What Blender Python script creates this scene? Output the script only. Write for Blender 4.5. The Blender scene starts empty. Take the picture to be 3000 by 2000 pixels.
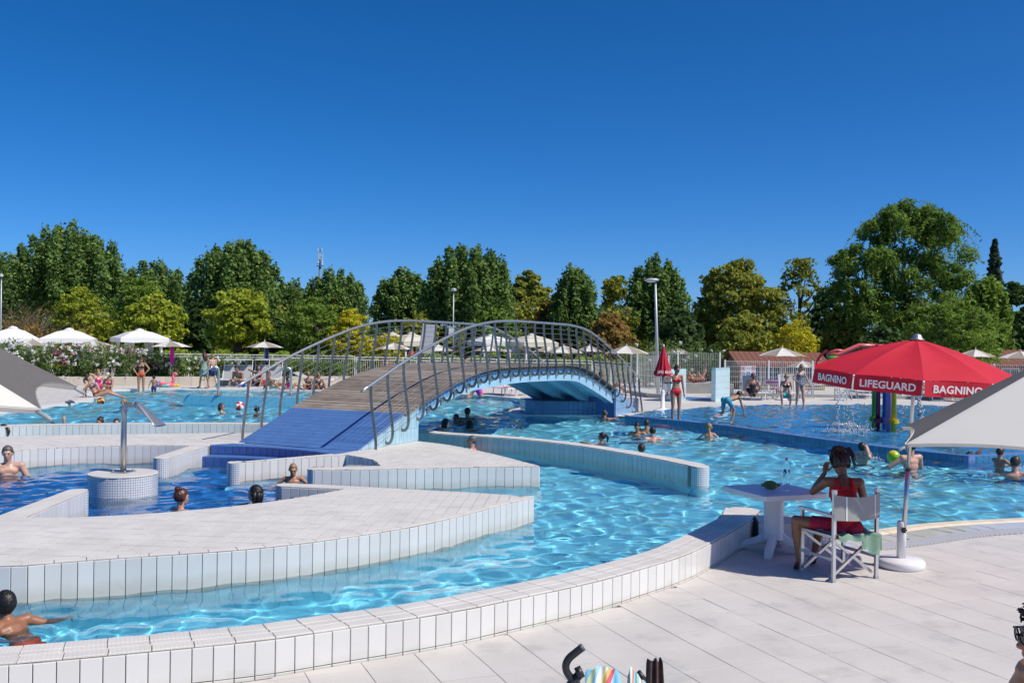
import bpy, bmesh, math, random
import numpy as np
from mathutils import Vector, Matrix, geometry

sc = bpy.context.scene
R = math.radians
# ---------------------------------------------------------------- camera, sky, sun, exposure
CAM_H, FPX, ROLL, YH = 2.35, 2870.0, 0.0131, 995.0
cam_data = bpy.data.cameras.new('camera')
cam = bpy.data.objects.new('camera', cam_data)
sc.collection.objects.link(cam)
cam_data.sensor_width = 36.0
cam_data.lens = 36.0 * FPX / 3000.0
cam_data.clip_start = 0.05
cam_data.clip_end = 3000.0
PITCH = math.atan((YH - 1000.0) / FPX)
cam.matrix_world = Matrix.Translation((0, 0, CAM_H)) @ Matrix.Rotation(math.pi / 2 + PITCH, 4, 'X') @ Matrix.Rotation(ROLL, 4, 'Z')
sc.camera = cam

SUN_EL, SUN_AZ = R(51), R(-25)            # azimuth counted from +X
to_sun = Vector((math.cos(SUN_EL) * math.cos(SUN_AZ), math.cos(SUN_EL) * math.sin(SUN_AZ), math.sin(SUN_EL)))
world = bpy.data.worlds.new('World'); sc.world = world; world.use_nodes = True
wt = world.node_tree
sky = wt.nodes.new('ShaderNodeTexSky'); sky.sky_type = 'NISHITA'; sky.sun_disc = False
sky.sun_elevation = SUN_EL; sky.sun_rotation = math.pi / 2 - SUN_AZ
sky.altitude = 0; sky.air_density = 0.55; sky.dust_density = 0.7; sky.ozone_density = 10.0
hs = wt.nodes.new('ShaderNodeHueSaturation'); hs.inputs['Saturation'].default_value = 1.2
wt.links.new(sky.outputs[0], hs.inputs['Color'])
wt.links.new(hs.outputs[0], wt.nodes['Background'].inputs[0])
wt.nodes['Background'].inputs[1].default_value = 0.122

sun_data = bpy.data.lights.new('sun', 'SUN'); sun_data.energy = 4.2; sun_data.angle = R(0.5); sun_data.color = (1.0, 0.925, 0.81)
sun = bpy.data.objects.new('sun', sun_data); sc.collection.objects.link(sun)
sun.rotation_euler = to_sun.to_track_quat('Z', 'Y').to_euler()
sun.location = (20, -10, 30)
sun_data.cycles.is_caustics_light = True      # the sun is focused by the real waves of the pool

vs = sc.view_settings
vs.view_transform = 'Standard'; vs.look = 'None'; vs.exposure = 0.18; vs.gamma = 1.0; vs.use_curve_mapping = False
sc.cycles.max_bounces = 8; sc.cycles.transmission_bounces = 6; sc.cycles.transparent_max_bounces = 8
sc.cycles.diffuse_bounces = 4; sc.cycles.glossy_bounces = 3
sc.cycles.caustics_reflective = False; sc.cycles.caustics_refractive = True
sc.cycles.use_denoising = True
sc.cycles.sample_clamp_indirect = 4.0

# ---------------------------------------------------------------- measuring helpers (photo pixel -> point on a plane)
def ray(u, v):
    x = (u - 1500) / FPX; y = (v - 1000) / FPX
    c, s = math.cos(ROLL), math.sin(ROLL)
    xr, yr = c * x + s * y, -s * x + c * y
    cp, sp = math.cos(PITCH), math.sin(PITCH)
    return Vector((xr, cp + yr * sp, sp - yr * cp))
def G(u, v, z=0.0):
    d = ray(u, v); t = (z - CAM_H) / d.z
    return Vector((d.x * t, d.y * t, z))
def at(u, v, Y):
    d = ray(u, v); t = Y / d.y
    return Vector((d.x * t, Y, CAM_H + d.z * t))
def ppm(Y): return FPX / Y

# ---------------------------------------------------------------- materials
MATS = {}
def mat(name, col, rough=0.6, metal=0.0, var=0.0, scale=6.0, bump=0.0, bscale=40.0, spec=0.5, col2=None, coat=0.0, trans=0.0, detail=4.0):
    if name in MATS: return MATS[name]
    m = bpy.data.materials.new(name); m.use_nodes = True
    nt = m.node_tree; b = nt.nodes['Principled BSDF']
    b.inputs['Base Color'].default_value = (*col, 1)
    b.inputs['Roughness'].default_value = rough
    b.inputs['Metallic'].default_value = metal
    b.inputs['Specular IOR Level'].default_value = spec
    if coat: b.inputs['Coat Weight'].default_value = coat; b.inputs['Coat Roughness'].default_value = 0.1
    tc = nt.nodes.new('ShaderNodeTexCoord')
    if var or col2:
        n = nt.nodes.new('ShaderNodeTexNoise'); n.inputs['Scale'].default_value = scale; n.inputs['Detail'].default_value = detail
        geo = nt.nodes.new('ShaderNodeNewGeometry')
        nt.links.new(geo.outputs['Position'], n.inputs['Vector'])
        rp = nt.nodes.new('ShaderNodeMapRange'); rp.inputs[1].default_value = 0.35; rp.inputs[2].default_value = 0.65
        nt.links.new(n.outputs['Fac'], rp.inputs[0])
        mx = nt.nodes.new('ShaderNodeMix'); mx.data_type = 'RGBA'
        c2 = col2 if col2 else tuple(c * (1 - var) for c in col)
        mx.inputs['A'].default_value = (*col, 1); mx.inputs['B'].default_value = (*c2, 1)
        nt.links.new(rp.outputs[0], mx.inputs['Factor'])
        nt.links.new(mx.outputs['Result'], b.inputs['Base Color'])
    if bump:
        n2 = nt.nodes.new('ShaderNodeTexNoise'); n2.inputs['Scale'].default_value = bscale; n2.inputs['Detail'].default_value = 3
        nt.links.new(tc.outputs['Object'], n2.inputs['Vector'])
        bp = nt.nodes.new('ShaderNodeBump'); bp.inputs['Strength'].default_value = bump; bp.inputs['Distance'].default_value = 0.01
        nt.links.new(n2.outputs['Fac'], bp.inputs['Height']); nt.links.new(bp.outputs[0], b.inputs['Normal'])
    if trans:
        tr = nt.nodes.new('ShaderNodeBsdfTranslucent'); tr.inputs['Color'].default_value = (*col, 1)
        ms = nt.nodes.new('ShaderNodeMixShader'); ms.inputs[0].default_value = trans
        nt.links.new(b.outputs[0], ms.inputs[1]); nt.links.new(tr.outputs[0], ms.inputs[2])
        nt.links.new(ms.outputs[0], nt.nodes['Material Output'].inputs['Surface'])
    MATS[name] = m
    return m

def piece_random(m, amount):
    """small brightness difference from piece to piece"""
    nt = m.node_tree; b = nt.nodes['Principled BSDF']
    oi = nt.nodes.new('ShaderNodeObjectInfo')
    rp = nt.nodes.new('ShaderNodeMapRange'); rp.inputs[3].default_value = 1 - amount; rp.inputs[4].default_value = 1.0
    nt.links.new(oi.outputs['Random'], rp.inputs[0])
    h = nt.nodes.new('ShaderNodeHueSaturation')
    src = b.inputs['Base Color'].links
    if src: nt.links.new(src[0].from_socket, h.inputs['Color'])
    else: h.inputs['Color'].default_value = b.inputs['Base Color'].default_value
    nt.links.new(rp.outputs[0], h.inputs['Value'])
    nt.links.new(h.outputs[0], b.inputs['Base Color'])
    return m

def grid_mat(name, col, grout, cell, rough=0.25, mortar=0.06, row=None, ang=0.0, axis='XY', bump=0.0):
    """small tiles too far away to tell apart: flat stone colour with grout lines, laid in metres"""
    if name in MATS: return MATS[name]
    m = bpy.data.materials.new(name); m.use_nodes = True
    nt = m.node_tree; b = nt.nodes['Principled BSDF']; b.inputs['Roughness'].default_value = rough
    br = nt.nodes.new('ShaderNodeTexBrick'); br.offset = 0.0; br.squash = 1.0
    br.inputs['Color1'].default_value = (*col, 1); br.inputs['Color2'].default_value = (*[c * 0.93 for c in col], 1)
    br.inputs['Mortar'].default_value = (*grout, 1)
    br.inputs['Scale'].default_value = 1.0; br.inputs['Mortar Size'].default_value = mortar * cell * 0.5
    br.inputs['Mortar Smooth'].default_value = 0.1
    br.inputs['Brick Width'].default_value = cell; br.inputs['Row Height'].default_value = row or cell
    mp = nt.nodes.new('ShaderNodeMapping'); mp.inputs['Rotation'].default_value = (0, 0, ang)
    if axis == 'UV':
        uv = nt.nodes.new('ShaderNodeUVMap'); nt.links.new(uv.outputs[0], mp.inputs['Vector'])
    else:
        geo = nt.nodes.new('ShaderNodeNewGeometry'); nt.links.new(geo.outputs['Position'], mp.inputs['Vector'])
    nt.links.new(mp.outputs[0], br.inputs['Vector'])
    nt.links.new(br.outputs['Color'], b.inputs['Base Color'])
    MATS[name] = m
    return m

# ---------------------------------------------------------------- object helpers
COL = sc.collection
def link(o, parent=None):
    COL.objects.link(o)
    if parent is not None: o.parent = parent
    return o
def tag(o, label=None, cat=None, group=None, kind=None):
    if label: o['label'] = label
    if cat: o['category'] = cat
    if group: o['group'] = group
    if kind: o['kind'] = kind
    return o
def empty(name, loc=(0, 0, 0), rz=0.0, label=None, cat=None, group=None, sc_=1.0):
    o = bpy.data.objects.new(name, None); COL.objects.link(o)
    o.location = loc; o.rotation_euler = (0, 0, rz); o.scale = (sc_,) * 3; o.empty_display_size = 0.2
    return tag(o, label, cat, group)
def new_mesh(name, v, f, m=None, smooth=False):
    me = bpy.data.meshes.new(name); me.from_pydata(v, [], f); me.update()
    if m is not None: me.materials.append(m)
    if smooth: me.shade_smooth()
    return me
def np_mesh(name, V, Q, m=None, smooth=False):
    """V (n,3), Q (k,4 or 3) arrays"""
    me = bpy.data.meshes.new(name); V = np.ascontiguousarray(V, dtype=np.float32); Q = np.ascontiguousarray(Q, dtype=np.int32)
    k = Q.shape[1]
    me.vertices.add(len(V)); me.vertices.foreach_set('co', V.ravel())
    me.loops.add(Q.size); me.loops.foreach_set('vertex_index', Q.ravel())
    me.polygons.add(len(Q)); me.polygons.foreach_set('loop_start', np.arange(0, Q.size, k, dtype=np.int32))
    me.update(calc_edges=True); me.validate()
    if m is not None: me.materials.append(m)
    if smooth: me.shade_smooth()
    return me
def ob(name, me, parent=None, loc=None, rz=None, mw=None):
    o = bpy.data.objects.new(name, me); COL.objects.link(o)
    if parent is not None: o.parent = parent
    if loc is not None: o.location = loc
    if rz is not None: o.rotation_euler = (0, 0, rz)
    if mw is not None: o.matrix_local = mw
    return o
def receiver(o): o.cycles.is_caustics_receiver = True; return o

class MB:
    def __init__(s): s.v = []; s.f = []; s.sm = False
    def add(s, v, f):
        n = len(s.v); s.v += [tuple(p) for p in v]; s.f += [tuple(i + n for i in q) for q in f]; return s
    def box(s, c, d, rz=0.0, M_=None):
        hx, hy, hz = d[0] / 2, d[1] / 2, d[2] / 2
        P = [Vector((x, y, z)) for x in (-hx, hx) for y in (-hy, hy) for z in (-hz, hz)]
        Mt = M_ if M_ is not None else Matrix.Translation(c) @ Matrix.Rotation(rz, 4, 'Z')
        return s.add([Mt @ p for p in P], [(0, 1, 3, 2), (4, 6, 7, 5), (0, 4, 5, 1), (2, 3, 7, 6), (0, 2, 6, 4), (1, 5, 7, 3)])
    def bar(s, a, b, w, h=None):
        """square bar from a to b"""
        a, b = Vector(a), Vector(b); d = b - a; L = d.length
        q = d.to_track_quat('X', 'Z').to_matrix().to_4x4()
        return s.box(None, (L, w, h or w), M_=Matrix.Translation((a + b) / 2) @ q)
    def tube(s, pts, r, n=8, cap=True, closed=False):
        pts = [Vector(p) for p in pts]; N = len(pts)
        rs = r if isinstance(r, (list, tuple)) else [r] * N
        up = None; rings = []
        for i, p in enumerate(pts):
            t = (pts[min(i + 1, N - 1)] - pts[max(i - 1, 0)])
            if closed: t = pts[(i + 1) % N] - pts[i - 1]
            t = t.normalized() if t.length > 1e-9 else Vector((0, 0, 1))
            if up is None:
                up = Vector((0, 0, 1)) if abs(t.z) < 0.9 else Vector((1, 0, 0))
            x = t.cross(up); x = x.normalized() if x.length > 1e-6 else t.orthogonal().normalized()
            y = x.cross(t); up = y
            rings.append([p + (x * math.cos(a) + y * math.sin(a)) * rs[i] for a in (2 * math.pi * k / n for k in range(n))])
        v = [q for rg in rings for q in rg]; f = []
        for i in range(N if closed else N - 1):
            j = (i + 1) % N
            for k in range(n):
                f.append((i * n + k, i * n + (k + 1) % n, j * n + (k + 1) % n, j * n + k))
        if cap and not closed:
            f.append(tuple(range(n - 1, -1, -1))); f.append(tuple((N - 1) * n + k for k in range(n)))
        return s.add(v, f)
    def lathe(s, prof, c=(0, 0, 0), n=24):
        c = Vector(c); v = []; f = []
        for r, z in prof:
            for k in range(n):
                a = 2 * math.pi * k / n; v.append((c.x + r * math.cos(a), c.y + r * math.sin(a), c.z + z))
        for i in range(len(prof) - 1):
            for k in range(n):
                f.append((i * n + k, i * n + (k + 1) % n, (i + 1) * n + (k + 1) % n, (i + 1) * n + k))
        if prof[0][0] > 1e-6: f.append(tuple(range(n - 1, -1, -1)))
        if prof[-1][0] > 1e-6: f.append(tuple((len(prof) - 1) * n + k for k in range(n)))
        return s.add(v, f)
    def prism(s, poly, z0, z1, bottom=True):
        n = len(poly)
        v = [(p[0], p[1], z1) for p in poly] + [(p[0], p[1], z0) for p in poly]
        f = [tuple(range(n))]
        if bottom: f.append(tuple(range(2 * n - 1, n - 1, -1)))
        f += [(i, n + i, n + (i + 1) % n, (i + 1) % n) for i in range(n)]
        return s.add(v, f)
    def ball(s, c, r, n=10, m=7, M_=None):
        r = r if isinstance(r, (tuple, list)) else (r, r, r); v = []; f = []
        Mt = M_ if M_ is not None else Matrix.Translation(c)
        for i in range(m + 1):
            ph = math.pi * i / m
            for k in range(n):
                a = 2 * math.pi * k / n
                v.append(Mt @ Vector((r[0] * math.sin(ph) * math.cos(a), r[1] * math.sin(ph) * math.sin(a), r[2] * math.cos(ph))))
        for i in range(m):
            for k in range(n):
                f.append((i * n + k, (i + 1) * n + k, (i + 1) * n + (k + 1) % n, i * n + (k + 1) % n))
        return s.add(v, f)
    def mesh(s, name, m, smooth=False):
        me = new_mesh(name, s.v, s.f, m, smooth); return me
    def build(s, name, m, parent=None, smooth=False, loc=None, rz=None):
        return ob(name, s.mesh(name, m, smooth), parent, loc, rz)

def crom(pts, n=6, closed=False):
    """Catmull-Rom through points"""
    P = [np.array(p, float) for p in pts]; out = []; N = len(P)
    rng = range(N) if closed else range(N - 1)
    for i in rng:
        p0 = P[(i - 1) % N] if (closed or i > 0) else 2 * P[0] - P[1]
        p1, p2 = P[i], P[(i + 1) % N]
        p3 = P[(i + 2) % N] if (closed or i + 2 < N) else 2 * P[-1] - P[-2]
        for k in range(n):
            t = k / n
            out.append(0.5 * ((2 * p1) + (-p0 + p2) * t + (2 * p0 - 5 * p1 + 4 * p2 - p3) * t * t + (-p0 + 3 * p1 - 3 * p2 + p3) * t ** 3))
    if not closed: out.append(P[-1])
    return out
def resample(pts, step):
    P = np.array(pts, float); d = np.r_[0, np.cumsum(np.linalg.norm(np.diff(P, axis=0), axis=1))]
    n = max(1, int(round(d[-1] / step))); s = np.linspace(0, d[-1], n + 1)
    return np.stack([np.interp(s, d, P[:, k]) for k in range(P.shape[1])], 1)
def arc(c, r, a0, a1, n=16):
    return [(c[0] + r * math.cos(R(a0 + (a1 - a0) * k / n)), c[1] + r * math.sin(R(a0 + (a1 - a0) * k / n))) for k in range(n + 1)]
def inside(pt, poly):
    x, y = pt; c = False; n = len(poly); j = n - 1
    for i in range(n):
        xi, yi = poly[i][0], poly[i][1]; xj, yj = poly[j][0], poly[j][1]
        if (yi > y) != (yj > y) and x < (xj - xi) * (y - yi) / (yj - yi) + xi: c = not c
        j = i
    return c
def inside_np(X, Y, poly):
    c = np.zeros(X.shape, bool); n = len(poly); j = n - 1
    for i in range(n):
        xi, yi = poly[i][0], poly[i][1]; xj, yj = poly[j][0], poly[j][1]
        if yi != yj:
            c ^= ((yi > Y) != (yj > Y)) & (X < (xj - xi) * (Y - yi) / (yj - yi) + xi)
        j = i
    return c
def clip_rect(poly, rect):
    """Sutherland-Hodgman: polygon clipped to a convex CCW quad"""
    out = [tuple(p) for p in poly]
    for i in range(len(rect)):
        a, b = rect[i], rect[(i + 1) % len(rect)]; inp, out = out, []
        if not inp: return []
        ex, ey = b[0] - a[0], b[1] - a[1]
        sd = lambda p: ex * (p[1] - a[1]) - ey * (p[0] - a[0])
        for k in range(len(inp)):
            p, q = inp[k - 1], inp[k]; sp, sq = sd(p), sd(q)
            if (sp >= 0) != (sq >= 0):
                t = sp / (sp - sq); out.append((p[0] + (q[0] - p[0]) * t, p[1] + (q[1] - p[1]) * t))
            if sq >= 0: out.append(q)
    return out
def area2(p): return sum(p[i - 1][0] * p[i][1] - p[i][0] * p[i - 1][1] for i in range(len(p))) / 2
def ccw(p): return p if area2(p) > 0 else p[::-1]
def inset(poly, d):
    """approximate inset of a CCW polygon"""
    n = len(poly); out = []
    for i in range(n):
        p0, p1, p2 = (Vector(poly[(i + k) % n][:2]) for k in (-1, 0, 1))
        e1, e2 = (p1 - p0), (p2 - p1)
        if e1.length < 1e-7: e1 = e2
        if e2.length < 1e-7: e2 = e1
        n1 = Vector((-e1.y, e1.x)).normalized(); n2 = Vector((-e2.y, e2.x)).normalized()
        nn = n1 + n2
        if nn.length < 0.2: nn = n1
        nn = nn.normalized(); k = max(0.35, nn.dot(n1))
        q = p1 + nn * (d / k); out.append((q.x, q.y))
    return out
def offset_line(pts, d):
    P = [Vector(p[:2]) for p in pts]; out = []
    for i in range(len(P)):
        t = (P[min(i + 1, len(P) - 1)] - P[max(i - 1, 0)]).normalized()
        out.append((P[i].x - t.y * d, P[i].y + t.x * d))
    return out

def lay_tiles(name, poly, w, h, ang, z, thick, m, parent, gap=0.006, org=(0, 0), near=(0, 0), limit=300, min_area=0.03, label=None):
    """tiles of w x h over polygon: nearest ones are objects, the rest one joined part"""
    poly = ccw([tuple(p[:2]) for p in poly]); ca, sa = math.cos(ang), math.sin(ang)
    tow = lambda a, b: (org[0] + a * ca - b * sa, org[1] + a * sa + b * ca)
    loc = [((p[0] - org[0]) * ca + (p[1] - org[1]) * sa, -(p[0] - org[0]) * sa + (p[1] - org[1]) * ca) for p in poly]
    xs = [p[0] for p in loc]; ys = [p[1] for p in loc]
    cells = []
    for i in range(math.floor(min(xs) / w), math.ceil(max(xs) / w)):
        for j in range(math.floor(min(ys) / h), math.ceil(max(ys) / h)):
            q = [(i * w + gap / 2, j * h + gap / 2), ((i + 1) * w - gap / 2, j * h + gap / 2), ((i + 1) * w - gap / 2, (j + 1) * h - gap / 2), (i * w + gap / 2, (j + 1) * h - gap / 2)]
            ins = [inside(p, loc) for p in q]
            full = all(ins) and not any(q[0][0] < p[0] < q[2][0] and q[0][1] < p[1] < q[2][1] for p in loc)
            if full: pg = q
            else:
                pg = clip_rect(loc, q)
                if len(pg) < 3 or abs(area2(pg)) < min_area * w * h: continue
            cx, cy = tow((q[0][0] + q[2][0]) / 2, (q[0][1] + q[2][1]) / 2)
            cells.append((math.hypot(cx - near[0], cy - near[1]), full, q, pg))
    cells.sort(key=lambda c: c[0])
    hw, hh = (w - gap) / 2, (h - gap) / 2
    e = 0.0016
    def slab(pg, x0=0, y0=0):
        s = MB(); n = len(pg)
        top = inset(ccw(pg), e)
        v = [(p[0] - x0, p[1] - y0, 0) for p in top] + [(p[0] - x0, p[1] - y0, -e * 0.7) for p in ccw(pg)] + [(p[0] - x0, p[1] - y0, -thick) for p in ccw(pg)]
        f = [tuple(range(n))] + [(i, n + i, n + (i + 1) % n, (i + 1) % n) for i in range(n)] + [(n + i, 2 * n + i, 2 * n + (i + 1) % n, n + (i + 1) % n) for i in range(n)]
        return s.add(v, f)
    shared = slab([(-hw, -hh), (hw, -hh), (hw, hh), (-hw, hh)]).mesh(name, m)
    rest = MB(); rnd = random.Random(7)
    for k, (d, full, q, pg) in enumerate(cells):
        mx, my = (q[0][0] + q[2][0]) / 2, (q[0][1] + q[2][1]) / 2
        if k < limit:
            me = shared if full else slab(pg, mx, my).mesh(name, m)
            x, y = tow(mx, my)
            o = ob(name, me, parent, (x, y, z + rnd.uniform(-0.0012, 0.0012)))
            o.rotation_euler = (rnd.uniform(-.0025, .0025), rnd.uniform(-.0025, .0025), ang)
        else:
            s = slab(pg); rest.add([(*tow(p[0], p[1]), p[2] + z) for p in s.v], s.f)
    if rest.v:
        o = rest.build(name, m, parent); o['kind'] = 'stuff'
    return len(cells)

def face_tiles(name, line, z0, z1, pitch, m, parent, side=1, gap=0.006, thick=0.02, proud=0.012, strip=None, keep=None):
    """upright tiles along a plan line; side=+1 puts them on the left of the walking direction"""
    P = resample(line, pitch); L = [np.linalg.norm(P[i + 1] - P[i]) for i in range(len(P) - 1)]
    cache = {}; rnd = random.Random(3)
    for i in range(len(P) - 1):
        a, b = P[i], P[i + 1]; mid = (a + b) / 2; t = (b - a) / max(L[i], 1e-6); nrm = np.array([-t[1], t[0]]) * side
        if keep and not keep(mid): continue
        key = round(L[i], 3)
        rows = [(z0, z1)] if strip is None else [(z0, z0 + strip), (z0 + strip, z1)]
        for (a0, a1) in rows:
            kk = (key, round(a1 - a0, 3))
            if kk not in cache:
                hw, hz, e = key / 2 - gap / 2, (a1 - a0) / 2 - gap / 2, 0.003
                v = [(-hw, -thick, -hz), (hw, -thick, -hz), (hw, -thick, hz), (-hw, -thick, hz), (-hw, -e, -hz), (hw, -e, -hz), (hw, -e, hz), (-hw, -e, hz),
                     (-hw + e, 0, -hz + e), (hw - e, 0, -hz + e), (hw - e, 0, hz - e), (-hw + e, 0, hz - e)]
                f = [(3, 2, 1, 0)] + [(j, (j + 1) % 4, 4 + (j + 1) % 4, 4 + j) for j in range(4)] + [(4 + j, 4 + (j + 1) % 4, 8 + (j + 1) % 4, 8 + j) for j in range(4)] + [(8, 9, 10, 11)]
                # front of the tile looks along +Y of its own frame
                cache[kk] = new_mesh(name, v, [tuple(reversed(q)) for q in f], m)
            c = mid + nrm * proud
            receiver(ob(name, cache[kk], parent, (c[0], c[1], (a0 + a1) / 2 + rnd.uniform(-.0008, .0008)), math.atan2(nrm[1], nrm[0]) - math.pi / 2))

BAKE = None
def bake(o):
    """evaluated mesh of a throw-away object, made in a scratch scene of its own"""
    global BAKE
    if BAKE is None: BAKE = bpy.data.scenes.new('scratch')
    BAKE.collection.objects.link(o); vl = BAKE.view_layers[0]; vl.update(); dg = vl.depsgraph
    me = bpy.data.meshes.new_from_object(o.evaluated_get(dg)); bpy.data.objects.remove(o)
    return me
def text_mesh(name, s, size, m, bold=0.02, depth=0.002, space=1.0):
    cu = bpy.data.curves.new(name, 'FONT'); cu.body = s; cu.size = size; cu.offset = bold * size; cu.extrude = depth
    cu.align_x = 'CENTER'; cu.align_y = 'CENTER'; cu.space_character = space; cu.resolution_u = 3
    me = bake(bpy.data.objects.new(name, cu)); me.name = name
    me.materials.clear(); me.materials.append(m)
    return me
def copy_tree(o, parent=None):
    c = o.copy(); COL.objects.link(c); c.parent = parent
    for ch in list(o.children): copy_tree(ch, c)
    return c
# ================================================================ the setting: deck, pool, walls, islands, bridge
ZT, ZW, ZF = 0.28, -0.05, -0.95        # wall tops, water level, pool floor
HUB = (-5.8, 14.8)
random.seed(4); RNG = np.random.default_rng(5)

m_deck = mat('deck_stone', (0.607, 0.581, 0.549), 0.62, var=0.10, scale=1.7, bump=0.12, bscale=160, detail=8)
def add_stains(m, amount, scale, lo, hi, dark=(0.5, 0.49, 0.48)):
    nt = m.node_tree; b = nt.nodes['Principled BSDF']
    src = b.inputs['Base Color'].links[0].from_socket
    geo = nt.nodes.new('ShaderNodeNewGeometry')
    n = nt.nodes.new('ShaderNodeTexNoise'); n.inputs['Scale'].default_value = scale; n.inputs['Detail'].default_value = 7; n.inputs['Roughness'].default_value = 0.65
    nt.links.new(geo.outputs['Position'], n.inputs['Vector'])
    rp = nt.nodes.new('ShaderNodeMapRange'); rp.inputs[1].default_value = lo; rp.inputs[2].default_value = hi; rp.inputs[4].default_value = amount
    nt.links.new(n.outputs['Fac'], rp.inputs[0])
    mx = nt.nodes.new('ShaderNodeMix'); mx.data_type = 'RGBA'; mx.blend_type = 'MULTIPLY'
    nt.links.new(src, mx.inputs['A']); mx.inputs['B'].default_value = (*dark, 1); nt.links.new(rp.outputs[0], mx.inputs['Factor'])
    nt.links.new(mx.outputs['Result'], b.inputs['Base Color'])
add_stains(m_deck, 0.60, 2.1, 0.54, 0.66, (0.74, 0.75, 0.78))
add_stains(m_deck, 0.35, 95, 0.5, 0.75, (0.72, 0.70, 0.68))
piece_random(m_deck, 0.05)
m_decksheet = grid_mat('deck_slabs', (0.570, 0.547, 0.520), (0.36, 0.345, 0.325), 0.4158, 0.65, 0.03, ang=-R(22.14))
m_grout = mat('tile_grout', (0.27, 0.25, 0.225), 0.9, var=0.35, scale=3)
m_tile = mat('white_glazed_tile', (0.727, 0.722, 0.704), 0.12, spec=0.5, var=0.03, scale=1.3)
add_stains(m_tile, 0.25, 14, 0.60, 0.74, (0.80, 0.79, 0.75))
def waterline(m):
    nt = m.node_tree; b = nt.nodes['Principled BSDF']; src = b.inputs['Base Color'].links[0].from_socket
    geo = nt.nodes.new('ShaderNodeNewGeometry'); sp = nt.nodes.new('ShaderNodeSeparateXYZ'); nt.links.new(geo.outputs['Position'], sp.inputs[0])
    n = nt.nodes.new('ShaderNodeTexNoise'); n.inputs['Scale'].default_value = 7; n.inputs['Detail'].default_value = 6; nt.links.new(geo.outputs['Position'], n.inputs['Vector'])
    ad = nt.nodes.new('ShaderNodeMath'); ad.operation = 'MULTIPLY_ADD'; ad.inputs[1].default_value = -0.12; nt.links.new(n.outputs['Fac'], ad.inputs[0]); nt.links.new(sp.outputs['Z'], ad.inputs[2])
    rp = nt.nodes.new('ShaderNodeMapRange'); rp.inputs[1].default_value = -0.075; rp.inputs[2].default_value = 0.03; rp.inputs[3].default_value = 0.55; rp.inputs[4].default_value = 0.0; nt.links.new(ad.outputs[0], rp.inputs[0])
    mx = nt.nodes.new('ShaderNodeMix'); mx.data_type = 'RGBA'; mx.blend_type = 'MULTIPLY'; nt.links.new(src, mx.inputs['A']); mx.inputs['B'].default_value = (0.74, 0.70, 0.60, 1); nt.links.new(rp.outputs[0], mx.inputs['Factor'])
    nt.links.new(mx.outputs['Result'], b.inputs['Base Color'])
waterline(m_tile)
piece_random(m_tile, 0.09)
m_tile_blue = mat('pale_blue_tile', (0.40, 0.60, 0.70), 0.14, var=0.05, scale=2); piece_random(m_tile_blue, 0.10)
m_cope = mat('white_coping_tile', (0.681, 0.653, 0.612), 0.55, var=0.09, scale=2.4, detail=6)
add_stains(m_cope, 0.35, 3.5, 0.52, 0.68, (0.80, 0.77, 0.70))
piece_random(m_cope, 0.07)
def ribbed(m, per=0.009, strength=0.35):
    nt = m.node_tree; b = nt.nodes['Principled BSDF']; tc = nt.nodes.new('ShaderNodeTexCoord')
    w = nt.nodes.new('ShaderNodeTexWave'); w.inputs['Scale'].default_value = 0.314 / per / 6.283 * 2; w.bands_direction = 'X'
    nt.links.new(tc.outputs['Object'], w.inputs['Vector'])
    bp = nt.nodes.new('ShaderNodeBump'); bp.inputs['Strength'].default_value = strength; bp.inputs['Distance'].default_value = 0.002
    nt.links.new(w.outputs['Fac'], bp.inputs['Height']); nt.links.new(bp.outputs[0], b.inputs['Normal'])
ribbed(m_cope)
m_mosaic = grid_mat('white_mosaic', (0.72, 0.73, 0.74), (0.26, 0.28, 0.33), 0.036, 0.2, 0.20, axis='UV')
m_dblue = mat('deep_blue_tile', (0.04, 0.13, 0.40), 0.18, var=0.12, scale=3); piece_random(m_dblue, 0.10)
m_rampblue = mat('ramp_blue_tile', (0.085, 0.185, 0.44), 0.42, var=0.10, scale=4)
add_stains(m_rampblue, 0.5, 3.0, 0.5, 0.66, (0.72, 0.76, 0.85))
piece_random(m_rampblue, 0.08)
m_ramp_grout = mat('ramp_grout', (0.34, 0.40, 0.52), 0.8)
m_cyan = mat('light_blue_paint', (0.36, 0.58, 0.75), 0.45, var=0.10, scale=2.5, bump=0.05, bscale=30)
m_steel = mat('brushed_steel', (0.62, 0.60, 0.56), 0.36, metal=0.85, var=0.12, scale=12)
m_white = mat('white_paint', (0.78, 0.78, 0.77), 0.4, var=0.03, scale=5)

# ---- plan of the pool (metres; camera stands at the origin)
fw_out = [(-7.6, 5.75), (-5.6, 5.65), (-4.4, 5.85)] + [tuple(G(u, v, ZT)[:2]) for u, v in
          [(0, 1941), (182, 1926), (436, 1903), (600, 1887), (806, 1865), (1004, 1836), (1198, 1808), (1370, 1779), (1523, 1747), (1717, 1706), (1873, 1664), (2025, 1615), (2159, 1545), (2204, 1517)]]
fw_out = [tuple(p) for p in crom(fw_out, 4)]
fw_mid = offset_line(fw_out, 0.18); fw_in = offset_line(fw_out, 0.36)
branch = [(2.86, 11.62), (3.25, 11.68), (3.72, 11.76)]          # low wall that closes the pool behind the table
poolR = [tuple(G(u, v, 0)[:2]) for u, v in [(2431, 1574), (2573, 1558), (2746, 1536), (3000, 1522)]] + [(9, 13.85), (12, 14.7), (15, 16.2), (16.6, 19), (16, 22.6)]
poolR = [tuple(p) for p in crom(poolR, 3)]
basin_front = [tuple(G(u, v, 0.1)[:2]) for u, v in [(2832, 1333), (2690, 1318), (2550, 1302), (2359, 1277), (2143, 1246), (2000, 1231), (1838, 1217)]]
basin_side = [(16, 22.6), (12.4, 21.3), (10.87, 20.74)]
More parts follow.
